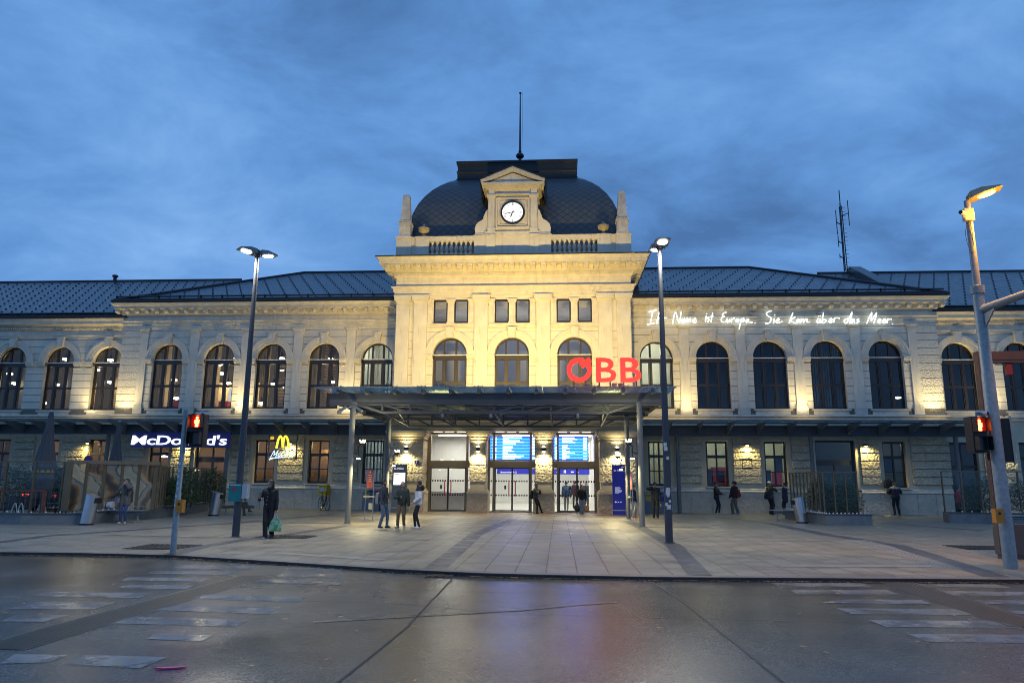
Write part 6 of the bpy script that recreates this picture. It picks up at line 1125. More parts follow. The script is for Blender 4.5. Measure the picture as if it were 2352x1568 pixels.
c = at(740, 1125, -1.0); t = thing('mail_box', 'yellow mail box on a thin post against the left wall', 'mail box', (c.x+.06, -.8, 0), R(-18)); M_yel = mat('post_yellow', (.55, .38, .015), .45, var=.1); z = at(740, 1137, -1).z; m = MB(); m.loft([[(sx*.25*s, yy, zz) for sx in (-1, 1) for yy in ((-.17, .17) if sx < 0 else (.17, -.17))] for s, zz in ((1, z), (1, z+.52), (.94, z+.56))]); m.build('body', M_yel, t); m = MB(); m.box(-.12, .1, -.18, -.17, z+.2, z+.42); m.build('label_plate', mat('pale_blue_label', (.35, .42, .6), .5, var=.3, scale=20), t); MB().box(-.2, .2, -.19, -.16, z+.47, z+.49).build('slot', M_blk, t); MB().tube([(.08, .1, 0), (.08, .1, z)], .03, 8).build('post', M_dsteel, t)
def bicycle(x, y, rz, label):
    t = thing('bicycle', label, 'bicycle', (x, y, 0), rz); M_bk = mat('bike_frame', (.03, .028, .03), .35); r = .335
    for wx, nm in ((-.53, 'front'), (.53, 'rear')):
        w = MB(); w.tube([(wx+r*math.cos(a*math.pi/14), 0, r+.01+r*math.sin(a*math.pi/14)) for a in range(29)], .02, 6); o = w.build('wheel', M_blk, t, True); s = MB(); s.tube([(wx+(r-.03)*math.cos(a*math.pi/10), 0, r+.01+(r-.03)*math.sin(a*math.pi/10)) for a in range(21)], .009, 4)
        for k in range(14): a = k*math.pi/7; s.bar((wx, 0, r+.01), (wx+r*math.cos(a), 0, r+.01+r*math.sin(a)), .004, .004)
        s.build('rim', M_stl, o)
    m = MB(); bb = (.1, 0, .28); hd = (-.38, 0, .78); st_ = (.24, 0, .78); ra = (.53, 0, .345); fa = (-.53, 0, .345)
    for a, b, w in ((bb, hd, .02), (hd, (.2, 0, .66), .016), (bb, st_, .018), (bb, ra, .012), ((.2, 0, .66), ra, .012), (hd, fa, .016), (hd, (-.35, 0, .93), .014), (st_, (.26, 0, .86), .012)): m.tube([a, b], w, 6)
    m.tube([(.25, 0, .72), (.75, 0, .72), (.53, 0, .35)], .008, 5); m.build('frame', M_bk, t); m = MB(); m.ball((.27, 0, .89), (.13, .07, .03), 8); m.build('saddle', M_blk, t, True); m = MB(); m.tube([(-.28, -.28, .98), (-.36, -.1, .96), (-.36, .1, .96), (-.28, .28, .98)], .014, 6); m.build('handlebar', M_bk, t); m = MB(); m.lathe([(0, -.01), (.09, -.01), (.09, .01), (0, .01)], 12); m.xf(Matrix.Translation((.1, -.05, .28)) @ Matrix.Rotation(R(90), 4, 'X')); m.bar((.1, -.06, .28), (.02, -.1, .14), .02, .02); m.box(-.05, .06, -.17, -.07, .11, .14); m.build('pedal_crank', M_bk, t); MB().ball((-.02, -.12, .15), .022, 6).build('reflector', emis('amber_reflector', (1, .5, .05), 4), t)
    return t
b_ = gr(724, 1174); bicycle(b_.x, -1.75, R(-52), 'black city bicycle leaning by the yellow mail box').rotation_euler.x = R(0)
g = gr(243, 1197); bg_ = thing('sports_bag', 'pale grey holdall with dark handles on the bench at the left', 'bag', (at(241, 1170, g.y).x, g.y, .455)); m = MB(); m.loft([[(x_, .16*math.cos(a*math.pi/6)*s, .14+.14*math.sin(a*math.pi/6)*s) for a in range(12)] for x_, s in ((-.31, .8), (-.28, 1), (.28, 1), (.31, .8))]); m.build('body', mat('bag_grey', (.42, .42, .44), .7, var=.1), bg_, True); m = MB()
for x_ in (-.12, .1): m.tube([(x_, .15*math.cos(a*math.pi/6)*1.06, .14+.145*math.sin(a*math.pi/6)*1.03) for a in range(13)], .016, 5)
m.build('strap', M_blk, bg_); MB().box(-.29, -.16, -.168, -.15, .10, .2).build('red_patch', mat('bag_red', (.55, .08, .06), .6), bg_)
# ------------------------------------------------------------------ people
def ik(a, c, l1, l2, hint):
    a, c, hint = Vector(a), Vector(c), Vector(hint); d = c-a; L = min(d.length, (l1+l2)*.998); d = d.normalized(); c = a+d*L
    x = (l1*l1-l2*l2+L*L)/(2*L); h = math.sqrt(max(0, l1*l1-x*x)); n = (hint-d*hint.dot(d)); n = n.normalized() if n.length > 1e-5 else d.orthogonal().normalized(); return a+d*x+n*h, c
def pmat(c, rough=.8): 
    n = 'cloth_%02x%02x%02x' % tuple(int(255*min(1, q**.45)) for q in c); return mat(n, c, rough, var=.18, scale=9, bump=.25, bscale=60)
SKIN = (.42, .25, .17)
def person(label, x, y, h, rz=0, top=(.02,.02,.025), pants=(.02,.02,.03), shoe=(.02,.02,.02), skin=SKIN, hair=(.012,.01,.01), hands=((-.25,-.03,.84),(.25,-.03,.84)), elbows=((-.4,1,-.2),(.4,1,-.2)), feet=((-.11,0,0),(.11,0,0)), lean=(0,0), bulk=.012, leg=.012, hem=.84, style='short', beard=False, head=(0,0), sleeve=None, group='people in front of the station', sit=None, curl=.55, yoke=None, sole=None, z=0, baggy=0, collar=None):
    t = thing('person', label, 'person', (x, y, z), rz, group); s = h/1.75; pr = []   # (A, B, ra, rb, zone)
    def cap(a, b, ra, rb, zn): pr.append((Vector(a), Vector(b), ra, rb, zn))
    lx, ly = lean; hz = .93 if sit is None else sit
    def T(xx, yy, zz): k = (zz-.93)/.6; dz = hz-.93; return Vector((xx+lx*k, yy+ly*k, zz+dz))
    for sx in (-1, 1):
        cap(T(sx*.05, 0, .95), T(sx*.06, 0, 1.15), .105+bulk, .10+bulk, 'top'); cap(T(sx*.07, 0, 1.15), T(sx*.085, .0, 1.34), .105+bulk, .10+bulk, 'top'); cap(T(sx*.17, .005, 1.40), T(sx*.03, .01, 1.47), .068+bulk*.6, .055, 'top')
    if hem < .9 and sit is None:
        for sx in (-1, 1): cap(T(sx*.055, 0, .98), (sx*.075, 0, hem+.1), .11+bulk, .115+bulk, 'top')
    cap(T(-.07, 0, .93), T(.07, 0, .93), .115, .115, 'pants')
    hc = T(0, -.005, 1.615)+Vector((head[0]*.0, 0, 0)); cap(T(0, .01, 1.44), T(0, 0, 1.54), .056, .053, 'skin')
    hd, tl = head; ch, sh = math.cos(hd), math.sin(hd); F = Vector((sh, -ch, -tl)).normalized(); Rr = Vector((ch, sh, 0))
    cap(hc+Vector((0, 0, .035))-F*.022, hc+Vector((0, 0, .03))+F*.015, .088, .080, 'skin'); cap(hc+Vector((0, 0, -.045))+F*.03, hc+Vector((0, 0, -.085))+F*.05, .058, .034, 'skin'); cap(hc+F*.082+Vector((0, 0, .012)), hc+F*.108+Vector((0, 0, -.022)), .010, .015, 'skin')
    for sx in (-1, 1): cap(hc+Rr*sx*.080+Vector((0, 0, .02)), hc+Rr*sx*.084+Vector((0, 0, -.02)), .018, .013, 'skin')
    for i, sx in enumerate((-1, 1)):
        S = T(sx*.185, .005, 1.395); E, Hh = ik(S, hands[i], .285, .25, elbows[i]); r = bulk*.8
        cap(S, E, .058+r, .046+r, 'sleeve'); cap(E, Hh, .046+r, .033+r*.9, 'sleeve'); d = (Hh-E).normalized()
        sd = d.cross(Vector((0, -1, 0))); sd = sd.normalized() if sd.length > .2 else Vector((1, 0, 0)); up = sd.cross(d).normalized()
        if up.y > 0 and abs(d.z) > .5: up = -up
        for q in (-.022, -.007, .008, .023): cap(Hh+d*.0+sd*q*.7, Hh+d*.085+sd*q, .015, .014, 'skin')
        for q, l in ((-.027, .03), (-.009, .038), (.009, .036), (.026, .027)):
            k0 = Hh+d*.09+sd*q; a = d*math.cos(curl)+up*math.sin(curl); b = d*math.cos(curl*2.2)+up*math.sin(curl*2.2); k1 = k0+a*l; cap(k0, k1, .0095, .009, 'skin'); cap(k1, k1+b*l*.85, .009, .008, 'skin')
        tp = Hh+d*.03+sd*(-sx)*.03; td = (d*.7-sd*sx*.5+up*.5).normalized(); cap(Hh+d*.015-sd*sx*.015, tp+td*.03, .013, .011, 'skin'); cap(tp+td*.03, tp+td*.03+(d*.8+up*.5).normalized()*.03, .011, .009, 'skin')
        fx, fy, fa = feet[i][:3]; fz = feet[i][3] if len(feet[i]) > 3 else 0; Hp = T(sx*.09, 0, .91) if sit is None else Vector((sx*.1, 0, hz-.02)); ank = Vector((fx, fy, fz+.085)); K, ank = ik(Hp, ank, .43, .42, (0, -1, .1) if sit is None else (0, -.6, 1)); g = leg
        cap(Hp, K, .082+g, .058+g, 'pants'); cap(K, ank, .056+g+baggy*.5, .042+g+baggy, 'pants'); ft = Vector((math.sin(fa), -math.cos(fa), 0)); cap(ank-ft*.045+Vector((0, 0, -.045)), ank+ft*.12+Vector((0, 0, -.052)), .040, .034, 'shoe'); cap(ank, ank+ft*.06+Vector((0, 0, -.035)), .042, .036, 'shoe')
    m = MB()
    for a, b, ra, rb, zn in pr:
        d = b-a; L = max(d.length, 1e-4); d = d/L; u = d.orthogonal().normalized(); v = d.cross(u); n = 12; rings = []
        for k in (-90, -50, -20): q = R(k); rings.append([a+d*ra*math.sin(q)+(u*math.cos(2*math.pi*j/n)+v*math.sin(2*math.pi*j/n))*max(1e-3, ra*math.cos(q)) for j in range(n)])
        for k in (20, 50, 90): q = R(k); rings.append([b+d*rb*math.sin(q)+(u*math.cos(2*math.pi*j/n)+v*math.sin(2*math.pi*j/n))*max(1e-3, rb*math.cos(q)) for j in range(n)])
        m.loft(rings)
    # flatten the trunk front to back
    tmp = m.build('tmp', []); md = tmp.modifiers.new('r', 'REMESH'); md.mode = 'VOXEL'; md.voxel_size = VOX; md.adaptivity = 0; sm = tmp.modifiers.new('s', 'SMOOTH'); sm.factor = .5; sm.iterations = 3
    dg = bpy.context.evaluated_depsgraph_get(); dg.update(); me = bpy.data.meshes.new_from_object(tmp.evaluated_get(dg)); bpy.data.objects.remove(tmp)
    nv = len(me.vertices); co = np.empty(nv*3); me.vertices.foreach_get('co', co); co = co.reshape(-1, 3)
    nf = len(me.polygons); ce = np.empty(nf*3); me.polygons.foreach_get('center', ce); ce = ce.reshape(-1, 3); best = np.full(nf, 9.); zi = np.zeros(nf, int); ZN = ['top', 'pants', 'skin', 'shoe', 'sleeve', 'yoke', 'sole']
    for a, b, ra, rb, zn in pr:
        A = np.array(a); D = np.array(b)-A; L2 = max(D @ D, 1e-8); tt = np.clip((ce-A) @ D/L2, 0, 1); dist = np.linalg.norm(ce-A-tt[:, None]*D, axis=1)-(ra+(rb-ra)*tt)
        if zn == 'top': dist = dist-.004
        k = dist < best; best[k] = dist[k]; zi[k] = ZN.index(zn)
    if yoke is not None: zi[((zi == 0) | (zi == 4)) & (ce[:, 2] > 1.36+(hz-.93))] = 5
    if sole is not None: zi[(zi == 3) & (ce[:, 2] < .035)] = 6
    co *= s; me.vertices.foreach_set('co', co.ravel())
    me.materials.clear()
    for c, rr in ((top, .8), (pants, .85), (skin, .55), (shoe, .5), (sleeve or top, .8), (yoke or top, .8), (sole or shoe, .6)): me.materials.append(pmat(c, rr))
    me.polygons.foreach_set('material_index', zi); me.polygons.foreach_set('use_smooth', [True]*nf); me.update()
    o = bpy.data.objects.new('body', me); COL.objects.link(o); o.parent = t
    hs = hc*s; q = lambda v: Vector(v)*s; M_h = mat('hair_%02x%02x' % (int(hair[0]*999), int(hair[1]*999)), hair, .6, var=.3, scale=40, bump=.4, bscale=90)
    def shell(c, rr, zc, front, name, m_, back=0):        # part of an ellipsoid over the skull; open in front of the face
        mb = MB(); nu, nv_ = 18, 12; g = []
        for j in range(nv_+1):
            row = []
            for i in range(nu): a = 2*math.pi*i/nu; cf = -math.cos(a); lim = zc+(front-zc)*max(0, -cf)**.6*1.0 if cf < 0 else zc; ph = R(90)-(R(90)-math.asin(max(-1, min(1, lim))))*j/nv_; rad = math.cos(ph); p = Rr*math.sin(a)*rr[0]*rad+F*Vector((1, 0, 0)).x*math.cos(a)*rr[1]*rad+Vector((0, 0, rr[2]*math.sin(ph))); row.append((c+p)*1.0)
            g.append(row)
        for r_ in g: pass
        mb.loft([[v*s for v in r_] for r_ in g], 0, False); mb.v += [tuple((c+(Vector(v)/s-c)*.93)*s) for v in mb.v]; nn = len(mb.v)//2; mb.f += [tuple(i+nn for i in reversed(f)) for f in mb.f[:]]; mb.m = [0]*len(mb.f); return mb.build(name, m_, t, True)
    cc = hc+Vector((0, 0, .028))-F*.008
    if style in ('short', 'long', 'ponytail'): shell(cc, (.097, .108, .102), -.72, .50, 'hair', M_h)
    if style == 'buzz': shell(cc-F*.015, (.09, .104, .088), -.3, .8, 'hair', M_h)
    if style == 'long':
        mb = MB(); n = 14; rows = []
        for zz, w, d0, d1 in ((.06, .09, .02, .095), (-.02, .105, .03, .10), (-.12, .130, .02, .11), (-.20, .150, .0, .15), (-.30, .155, -.03, .18), (-.42, .12, -.05, .19), (-.48, .06, .0, .18)):
            rows.append([(hc+Rr*w*math.sin(a)-F*(d0+(d1-d0)*abs(math.cos(a/1.0)))*(1 if True else 0)+Vector((0, 0, zz)))*s for a in [R(-100+200*k/(n-1)) for k in range(n)]]+[(hc+Rr*w*.85*math.sin(a)-F*(d0*.2+(d1-d0)*.7*abs(math.cos(a)))+Vector((0, 0, zz)))*s for a in [R(100-200*k/(n-1)) for k in range(n)]])
        mb.loft(rows); mb.build('long_hair', M_h, t, True)
    if style == 'ponytail': MB().tube([(hc-F*.1+Vector((0, 0, .06)))*s, (hc-F*.16+Vector((0, 0, .0)))*s, (hc-F*.14+Vector((0, 0, -.14)))*s], [.03*s, .035*s, .01*s], 8).build('ponytail', M_h, t, True)
    if style in ('cap', 'whitecap', 'hoodcap'):
        M_c = pmat({'cap': (.03, .025, .03), 'whitecap': (.6, .6, .6), 'hoodcap': (.05, .03, .03)}[style]) if collar is None or style != 'cap' else pmat(collar); shell(cc+Vector((0, 0, .008)), (.101, .115, .104), .02, .12, 'cap', M_c); mb = MB(); b0 = cc+Vector((0, 0, .02))
        mb.loft([[(b0+F*(.085+k*.085)+Rr*w*xx+Vector((0, 0, dz+.012*(1-xx*xx)-k*.02)))*s for xx, dz in ((-1, 0), (-.5, 0), (0, 0), (.5, 0), (1, 0), (1, -.008), (0, -.008), (-1, -.008))] for k, w in ((0, .08), (.6, .078), (1, .045))]); mb.build('cap_brim', M_c, t); shell(cc-F*.01, (.094, .108, .095), -.45, .3, 'hair', M_h) if style != 'hoodcap' else None
    if style == 'hoodcap': shell(cc-F*.02, (.115, .13, .125), -.75, .25, 'hood', pmat(top))
    if collar is not None and style != 'cap':
        MB().loft([[(T(0, .01, 1.44)+Vector((r_*math.cos(a*math.pi/8), r_*.9*math.sin(a*math.pi/8), zz)))*s for a in range(16)] for r_, zz in ((.10, -.02), (.115, .03), (.095, .075), (.07, .06))]).build('collar', pmat(collar), t, True)
    if beard: MB().ball((hc+Vector((0, 0, -.066))+F*.034)*s, (.057*s, .056*s, .047*s), 10).build('beard', M_h, t, True)
    for sx in (-1, 1):
        e = MB(); e.ball((hc+F*.086+Rr*sx*.032+Vector((0, 0, .018)))*s, .010*s, 6); e.build('eye', mat('eye_dark', (.02, .015, .012), .2, var=0), t); b_ = MB(); b_.bar((hc+F*.09+Rr*sx*.018+Vector((0, 0, .038)))*s, (hc+F*.084+Rr*sx*.048+Vector((0, 0, .038)))*s, .008, .006); b_.build('eyebrow', M_h, t)
    MB().bar((hc+F*.088+Rr*-.02+Vector((0, 0, -.052)))*s, (hc+F*.088+Rr*.02+Vector((0, 0, -.052)))*s, .008, .007).build('mouth', mat('lip', (.25, .09, .08), .5, var=0), t)
    return t, s
VOX = .0115
def place(px, Y): return at(px, 1190, Y).x
def hgt(px, py, Y): return at(px, py, Y).z
def onto(t, s, p):     # a point in a person's own frame, in the scene
    a = t.rotation_euler.z; v = Vector(p)*s; return Vector((t.location.x+v.x*math.cos(a)-v.y*math.sin(a), t.location.y+v.x*math.sin(a)+v.y*math.cos(a), t.location.z+v.z))
def phone(t, s, p, label, glow=.0, tilt=.6):
    c = onto(t, s, p); q = thing('phone', label, 'phone', c, t.rotation_euler.z); M = Matrix.Rotation(-tilt, 4, 'X'); m = MB(); m.box(-.038, .038, -.005, .005, -.07, .07); m.xf(M); m.build('casing', M_blk, q); m = MB(); m.box(-.034, .034, .0051, .0062, -.064, .064); m.xf(M); m.build('screen', emis('phone_screen' if glow else 'phone_screen_dim', (.7, .9, .95), glow or .25), q)
def backpack(t, s, label, c, w=.30, h=.44, d=.16, z=1.12, side=1, trim=None):
    p = onto(t, s, (0, side*.20, z)); q = thing('backpack', label, 'backpack', p, t.rotation_euler.z); m = MB(); y = side
    m.loft([[(xx*w/2*k, yy*d/2*k, zz) for xx, yy in ((-1, -.7), (-.7, -1), (.7, -1), (1, -.7), (1, .7), (.7, 1), (-.7, 1), (-1, .7))] for zz, k in ((-h/2, .8), (-h/2+.03, 1), (h*.2, 1), (h*.42, .85), (h/2, .5))]); m.build('sack', pmat(c), q, True); m = MB(); m.loft([[(xx*w*.36, side*(d/2+yy), zz) for xx, yy in ((-1, 0), (-.9, .05), (.9, .05), (1, 0))] for zz in (-h*.42, 0)]); m.build('pocket', pmat(trim or c), q); m = MB()
    for sx in (-1, 1): m.tube(smooth_pts([(sx*.09, -side*d*.4, h*.45), (sx*.10, -side*.18, h*.60), (sx*.11, -side*.30, h*.38), (sx*.12, -side*.29, .02), (sx*.12, -side*d*.4, -h*.35)]), .016, 5)
    m.build('strap', M_blk, q); return q
def handbag(t, s, p, label, kind):
    c = onto(t, s, p); q = thing('carrier_bag' if kind != 'round' else 'round_bag', label, 'bag', c, t.rotation_euler.z+(.35 if kind != 'round' else 0))
    if kind == 'plastic':
        m = MB(); M_g = bpy.data.materials.new('green_print'); M_g.use_nodes = True; nt = M_g.node_tree; b = nt.nodes['Principled BSDF']; v = nt.nodes.new('ShaderNodeTexNoise'); v.inputs['Scale'].default_value = 9; tc = nt.nodes.new('ShaderNodeTexCoord'); nt.links.new(tc.outputs['Object'], v.inputs[0]); r = nt.nodes.new('ShaderNodeValToRGB'); r.color_ramp.elements[0].color = (.08, .28, .10, 1); r.color_ramp.elements[0].position = .4; r.color_ramp.elements[1].color = (.35, .52, .36, 1); r.color_ramp.elements[1].position = .6; nt.links.new(v.outputs[0], r.inputs[0]); nt.links.new(r.outputs[0], b.inputs[0]); b.inputs['Roughness'].default_value = .35
        m.loft([[(xx*w, yy*d, z) for xx, yy in ((-1, -.6), (-.4, -1.1), (.5, -.9), (1, -.6), (1, .7), (.3, 1), (-.6, .9), (-1, .5))] for z, w, d in ((-.46, .13, .06), (-.45, .16, .08), (-.3, .165, .085), (-.18, .13, .06), (-.12, .08, .04))]); m.build('bag', M_g, q, True); h = MB()
        for sx in (-1, 1): h.tube([(sx*.05, 0, -.14), (sx*.015, 0, -.02), (0, 0, .02)], .012, 5)
        h.build('handle', mat('bag_handle', (.5, .52, .52), .5), q)
    elif kind == 'paper':
        m = MB(); m.box(-.11, .11, -.06, .06, -.38, -.12); m.build('bag', mat('kraft_paper', (.42, .24, .10), .8, var=.1), q); MB().ball((0, -.062, -.25), (.05, .004, .04), 8).build('print', mat('orange_print', (.55, .10, .03), .6), q); h = MB()
        for yy in (-.04, .04): h.tube([(-.05, yy, -.12), (-.03, yy*.3, .0), (.03, yy*.3, .0), (.05, yy, -.12)], .006, 5)
        h.build('handle', mat('kraft_paper', (.42, .24, .10), .8), q)
    else:
        MB().ball((0, 0, -.25), (.16, .11, .17), 14).build('bag', pmat((.015, .015, .017), .5), q, True); h = MB(); h.tube([(-.09, 0, -.12), (-.03, 0, .0), (.03, 0, .0), (.09, 0, -.12)], .012, 5); h.build('handle', M_blk, q)
DK = (.012, .013, .017)
# woman with the green bag
Y = -20.4; x = place(617, Y)
t, s = person('person in black with long dark hair walking with a green bag, looking left', x, Y, hgt(618, 1100, Y), R(-4), (.013, .012, .014), (.010, .010, .013), (.03, .05, .16), (.40, .27, .20), style='long', hands=((-.15, -.24, 1.17), (.245, -.02, .83)), elbows=((-.8, .8, -.3), (.5, 1, -.2)), collar=(.013, .012, .014), feet=((.005, -.16, R(-12)), (.07, .14, R(6), .03)), bulk=.02, leg=.022, hem=.93, head=(R(-32), 0), sole=(.65, .65, .65), baggy=.012)
phone(t, s, (-.155, -.345, 1.245), 'pale phone held up by the person in black', .35); handbag(t, s, (.25, -.03, .72), 'green patterned carrier bag hanging from the hand of the person in black', 'plastic')
m = MB()
for k in range(4): m.ball((-.01*s-.008*k, -.135*s, (1.34-.11*k)*s), .011, 6)
m.build('button', mat('pearl_button', (.55, .55, .5), .3), t)
# person with the raised hand at the left bench
Y = -14.9; x = place(283, Y)
t, s = person('person in grey parka and blue jeans, one hand raised to the mouth', x, Y, hgt(283, 1098, Y), R(6), (.085, .085, .085), (.03, .055, .15), (.42, .37, .28), (.42, .27, .2), hands=((-.10, -.27, 1.20), (.05, -.165, 1.52)), elbows=((-1, .6, -.6), (1, .1, -.8)), feet=((-.085, -.02, R(-15)), (.085, .02, R(12))), bulk=.035, leg=.012, hem=.70, collar=(.10, .012, .02), head=(R(-6), .05))
phone(t, s, (-.09, -.375, 1.27), 'brightly lit phone held by the person in the grey parka', 2.2); backpack(t, s, 'dark backpack on the back of the person in the grey parka', (.02, .02, .025), .32, .5, .16, 1.08); c = onto(t, s, (-.26, -.06, .92)); q = thing('pouch', 'small patterned pouch at the hip of the person in the grey parka', 'bag', c); MB().loft([[(xx*.09, yy*.05, z) for xx, yy in ((-1, -1), (1, -1), (1, 1), (-1, 1))] for z in (-.1, .08)]).build('pouch', mat('patterned_cloth', (.2, .21, .24), .8, var=.9, scale=28), q); MB().tube([(0, 0, .08), (.12, .0, .4)], .01, 5).build('strap', M_blk, q)
# the three men
Y = -15.4; x = place(879, Y)
t, s = person('bearded person in dark blue jacket and jeans with backpack, looking up to the right', x, Y, hgt(880, 1101, Y), R(72), (.035, .042, .055), (.07, .12, .19), (.012, .012, .012), (.33, .2, .13), beard=True, hands=((-.23, -.10, .80), (.22, -.02, .84)), feet=((-.10, .06, R(-8)), (.10, -.13, R(10))), bulk=.02, hem=.92, head=(R(6), -.18)); backpack(t, s, 'grey and black backpack on the person in the dark blue jacket', (.22, .22, .23), .27, .40, .15, 1.06, 1, (.03, .03, .03))
c = onto(t, s, (-.24, -.19, .70)); q = tag(MB().tube([(0, 0, 0), (.0, .01, -.07)], .006, 6).build('cigarette', M_stk), 'white cigarette in the hand of the person in the dark blue jacket', 'cigarette'); q.location = c
Y = -15.3; x = place(922, Y)
t, s = person('bald bearded person in dark green bomber jacket and brown trousers looking at a phone', x, Y, hgt(922, 1105, Y), R(4), (.028, .042, .034), (.12, .075, .04), (.35, .36, .40), (.42, .26, .18), style='buzz', hair=(.05, .035, .03), beard=True, hands=((-.06, -.25, 1.16), (.27, -.05, .82)), elbows=((-1, .5, -.5), (.5, 1, -.2)), feet=((-.13, -.06, R(-32)), (.11, -.02, R(6))), bulk=.034, leg=.018, hem=.93, head=(R(-4), .38), sole=(.03, .03, .06)); phone(t, s, (-.045, -.355, 1.215), 'dark phone in the hand of the bald person', 0, 1.1)
c = onto(t, s, (.275, -.085, .735)); q = thing('drink_can', 'pale can in the lowered hand of the bald person', 'can', c, .5); MB().lathe([(.028, -.06), (.032, -.055), (.032, .05), (.026, .06)], 10).xf(Matrix.Rotation(R(75), 4, 'X')).build('can', mat('pale_can', (.5, .5, .56), .3, var=.2, scale=20), q)
Y = -15.45; x = place(960, Y)
t, s = person('person in white puffer jacket with black hood, facing the bald person', x, Y, hgt(961, 1103, Y), R(-78), (.55, .55, .58), (.013, .013, .018), (.65, .65, .66), (.36, .22, .15), beard=True, hands=((-.19, -.13, .98), (.19, -.13, .98)), elbows=((-.6, 1, 0), (.6, 1, 0)), feet=((-.09, -.10, R(-5)), (.09, .05, R(8))), bulk=.05, leg=.006, hem=.90, head=(R(4), .03), yoke=(.012, .012, .014), collar=(.012, .012, .014)); MB().ball((0, .13*s, 1.48*s), (.12, .09, .10), 10).build('hood', pmat((.012, .012, .014)), t, True)
# leaning on the pillar
Y = GY-.42; x = place(1233, Y)
t, s = person('person in grey jacket and cap leaning on the right entrance pillar', x-.06, Y, hgt(1240, 1112, Y)*1.04, R(70), (.06, .062, .068), (.013, .013, .016), (.02, .02, .022), (.3, .18, .13), style='cap', hands=((-.06, -.22, 1.36), (.08, -.25, 1.32)), elbows=((-1, .3, -.8), (1, .2, -.8)), feet=((-.08, -.12, R(-5)), (.10, -.36, R(10))), lean=(0, -.03), bulk=.03, hem=.88, head=(0, .25), collar=(.07, .03, .025)); backpack(t, s, 'black backpack worn by the person leaning on the pillar', (.012, .012, .014), .28, .44, .14, 1.1)
# girl with two bags
Y = GY-1.0; x = place(1337, Y)
t, s = person('person in black pullover and pale jeans holding a black and a brown bag', x, Y, hgt(1337, 1113, Y), R(0), (.010, .010, .012), (.17, .21, .27), (.6, .6, .6), (.42, .27, .2), hair=(.04, .022, .015), style='ponytail', hands=((-.27, -.06, .80), (.25, -.08, .82)), elbows=((-.8, .8, 0), (.8, .8, 0)), feet=((-.08, -.02, R(-6)), (.08, 0, R(6))), bulk=.025, leg=.025, hem=.90, head=(R(38), -.03), baggy=.015); handbag(t, s, (-.29, -.08, .70), 'round black bag in the hand of the person in pale jeans', 'round'); handbag(t, s, (.27, -.10, .70), 'brown paper bag with orange print in the hand of the person in pale jeans', 'paper')
# right of the canopy post
Y = -6.6; x = place(1506, Y)
t, s = person('person in dark jacket and cap drinking beside the right lamp post', x, Y, hgt(1507, 1107, Y), R(-10), (.014, .015, .018), (.015, .016, .016), (.014, .014, .014), (.38, .22, .16), style='cap', collar=(.04, .02, .03), hands=((-.13, -.19, 1.50), (.25, -.05, .82)), elbows=((-1, .3, -.5), (.6, 1, -.2)), feet=((-.09, 0, R(-8)), (.10, .0, R(8))), bulk=.035, leg=.022, hem=.86, head=(R(-8), 0)); backpack(t, s, 'blue and white backpack behind the drinking person', (.05, .09, .3), .42, .5, .18, 1.12, 1, (.3, .33, .4)); c = onto(t, s, (.27, -.08, .72)); q = thing('bottle', 'dark bottle with a yellow stripe in the hand of the drinking person', 'bottle', c); MB().lathe([(.0, -.16), (.04, -.16), (.04, .02), (.015, .07), (.015, .11)], 10).build('bottle', M_blk, q); MB().box(-.012, .012, -.045, -.038, -.14, .0).build('stripe', mat('stripe_yellow', (.5, .5, .1), .5), q)
Y = -6.1; x = place(1456, Y)
t, s = person('person in navy jacket, pale trousers and red shoes half hidden by the post', x, Y, hgt(1456, 1113, Y), R(60), (.013, .016, .032), (.36, .35, .32), (.5, .03, .03), hands=((-.24, -.06, .86), (.22, -.05, .85)), bulk=.035, leg=.016, hem=.88, head=(R(20), .1))
Y = -1.25; x = place(1648, Y)
t, s = person('person in black coat and cap looking at a phone by the right wall', x, Y, hgt(1648, 1104, Y)*.97, R(62), DK, (.013, .014, .022), (.42, .44, .48), style='cap', hands=((-.16, -.33, 1.08), (.10, -.34, 1.07)), elbows=((-.8, .8, -.4), (.8, .8, -.4)), feet=((-.08, .04, R(0)), (.10, -.08, R(8))), bulk=.034, hem=.80, head=(R(-6), .25)); phone(t, s, (-.01, -.44, 1.10), 'phone in the hands of the person in the black coat', 0, 1.2)
Y = -1.1; x = place(1690, Y)
t, s = person('person in maroon hooded jacket and grey trousers with a red backpack', x, Y, hgt(1692, 1102, Y)*.97, R(-68), (.035, .012, .016), (.12, .115, .10), (.18, .22, .30), style='hoodcap', hands=((-.24, -.16, .86), (.22, -.02, .86)), feet=((-.10, -.10, R(-10)), (.10, .10, R(10))), bulk=.035, leg=.026, hem=.86, head=(R(-10), 0), baggy=.015); backpack(t, s, 'red backpack on the person in the maroon jacket', (.22, .02, .018), .29, .42, .15, 1.1)
Y = -1.2; x = place(1772, Y)
t, s = person('person in olive camouflage jacket and white cap with hands raised', x, Y, hgt(1772, 1103, Y)*.97, R(115), (.045, .04, .024), (.012, .014, .022), (.015, .015, .015), style='whitecap', hands=((-.06, -.33, 1.38), (.10, -.30, 1.33)), elbows=((-1, .2, -.8), (1, .2, -.8)), feet=((-.09, 0, R(-6)), (.10, -.06, R(6))), bulk=.04, leg=.028, hem=.82, head=(R(-10), .1), baggy=.02); backpack(t, s, 'dark backpack on the person in the white cap', (.015, .013, .03), .30, .42, .15, 1.02)
Y = -1.0; x = place(1806, Y)
t, s = person('person in long dark coat with grey scarf facing the person in the white cap', x, Y, hgt(1806, 1105, Y)*.97, R(-130), (.015, .015, .028), (.012, .013, .02), (.02, .02, .02), hands=((-.25, -.06, .82), (.24, -.02, .82)), bulk=.034, hem=.66, collar=(.30, .31, .33), head=(R(30), .1)); m = MB()
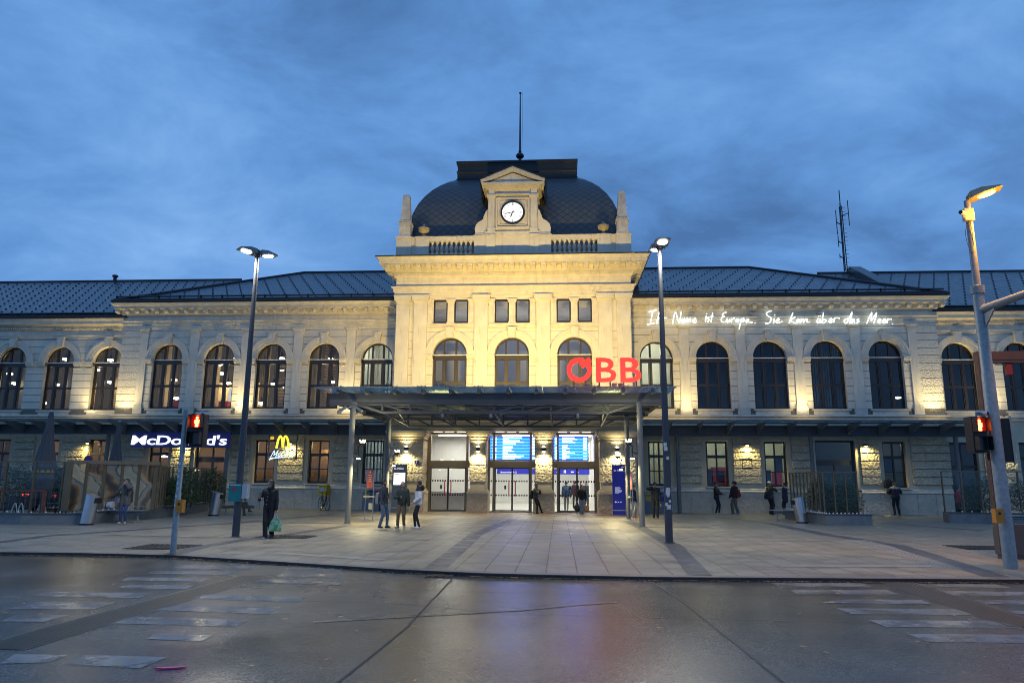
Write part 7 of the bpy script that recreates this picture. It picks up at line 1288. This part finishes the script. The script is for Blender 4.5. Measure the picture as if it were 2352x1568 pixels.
for sx in (-1, 1): m.lathe([(.082, .28), (.082, .32)], 10, (sx*.105, 0, 0))
m.build('reflective_band', mat('reflective', (.5, .5, .55), .3), t)
Y = -.62; x = place(2062, Y)
t, s = person('person in dark jacket with grey collar seen from behind at the last right window', x, Y, hgt(2062, 1103, Y)*.97, R(178), (.014, .015, .024), (.014, .015, .02), (.014, .014, .014), hair=(.03, .02, .012), hands=((-.16, -.30, 1.16), (.16, -.30, 1.16)), elbows=((-1, .2, -.7), (1, .2, -.7)), feet=((-.11, 0, R(-6)), (.11, 0, R(6))), lean=(0, -.04), bulk=.04, leg=.02, hem=.84, head=(R(10), .5), yoke=(.2, .2, .21)); q = thing('backpack', 'black backpack standing on the window sill at the last right window', 'backpack', (at(2040, 1100, -.3).x, -.28, 1.40)); MB().loft([[(xx*.2*k, yy*.13*k, z) for xx, yy in ((-1, -1), (1, -1), (1, 1), (-1, 1))] for z, k in ((0, .95), (.1, 1), (.35, .85), (.46, .4))]).build('sack', pmat(DK), q, True)
# seated man, person in red, people in the hall
Y = -7.7; x = place(548, Y)
t, s = person('seated person in dark jacket and brown trousers half hidden by the left lamp post', x-.05, Y-.05, 1.62, R(68), (.015, .016, .02), (.05, .045, .042), (.02, .02, .024), hands=((-.16, -.30, .72), (.16, -.32, .72)), elbows=((-1, .6, -.4), (1, .6, -.4)), feet=((-.06, -.50, R(0)), (.10, -.68, R(14), .16)), sit=.53, lean=(0, -.02), bulk=.03, hem=.95, head=(0, .35), leg=.016)
Y = -3.2; x = place(2207, Y)
t, s = person('person in red jacket behind the post and planter on the right', x, Y, 1.5, R(60), (.35, .02, .03), (.02, .02, .025), (.03, .03, .03), hands=((-.20, -.25, .95), (.20, -.25, .95)), bulk=.035, head=(0, .2))
for px, Y, rz, c, lb, hh in ((1301, .6, 175, (.03, .06, .13), 'person in blue jacket with backpack walking away inside the hall', 1.62), (1322, 4.5, 190, DK, 'person in dark clothes walking away deep inside the hall', 1.66), (1347, 7.5, 10, (.03, .03, .05), 'person in dark blue standing deep inside the hall', 1.6)):
    x = place(px, Y); t, s = person(lb, x, Y, hh, R(rz), c, (.16, .15, .13) if rz == 175 else DK, (.04, .04, .04), group='people inside the hall', feet=((-.08, .12, 0), (.09, -.14, 0)), bulk=.03, leg=.015)
    if rz == 175: backpack(t, s, 'blue backpack inside the hall', (.02, .05, .11), .30, .44, .15, 1.1)
    if rz == 190: 
        c = onto(t, s, (-.3, 0, .95)); q = thing('carrier_bag', 'yellow-orange bag carried by the dark person deep inside the hall', 'bag', c); MB().prism([(-.16, -.22), (.16, -.22), (.06, .12), (-.04, .12)], 'y', -.06, .06).build('bag', mat('orange_bag', (.6, .3, .04), .6), q)
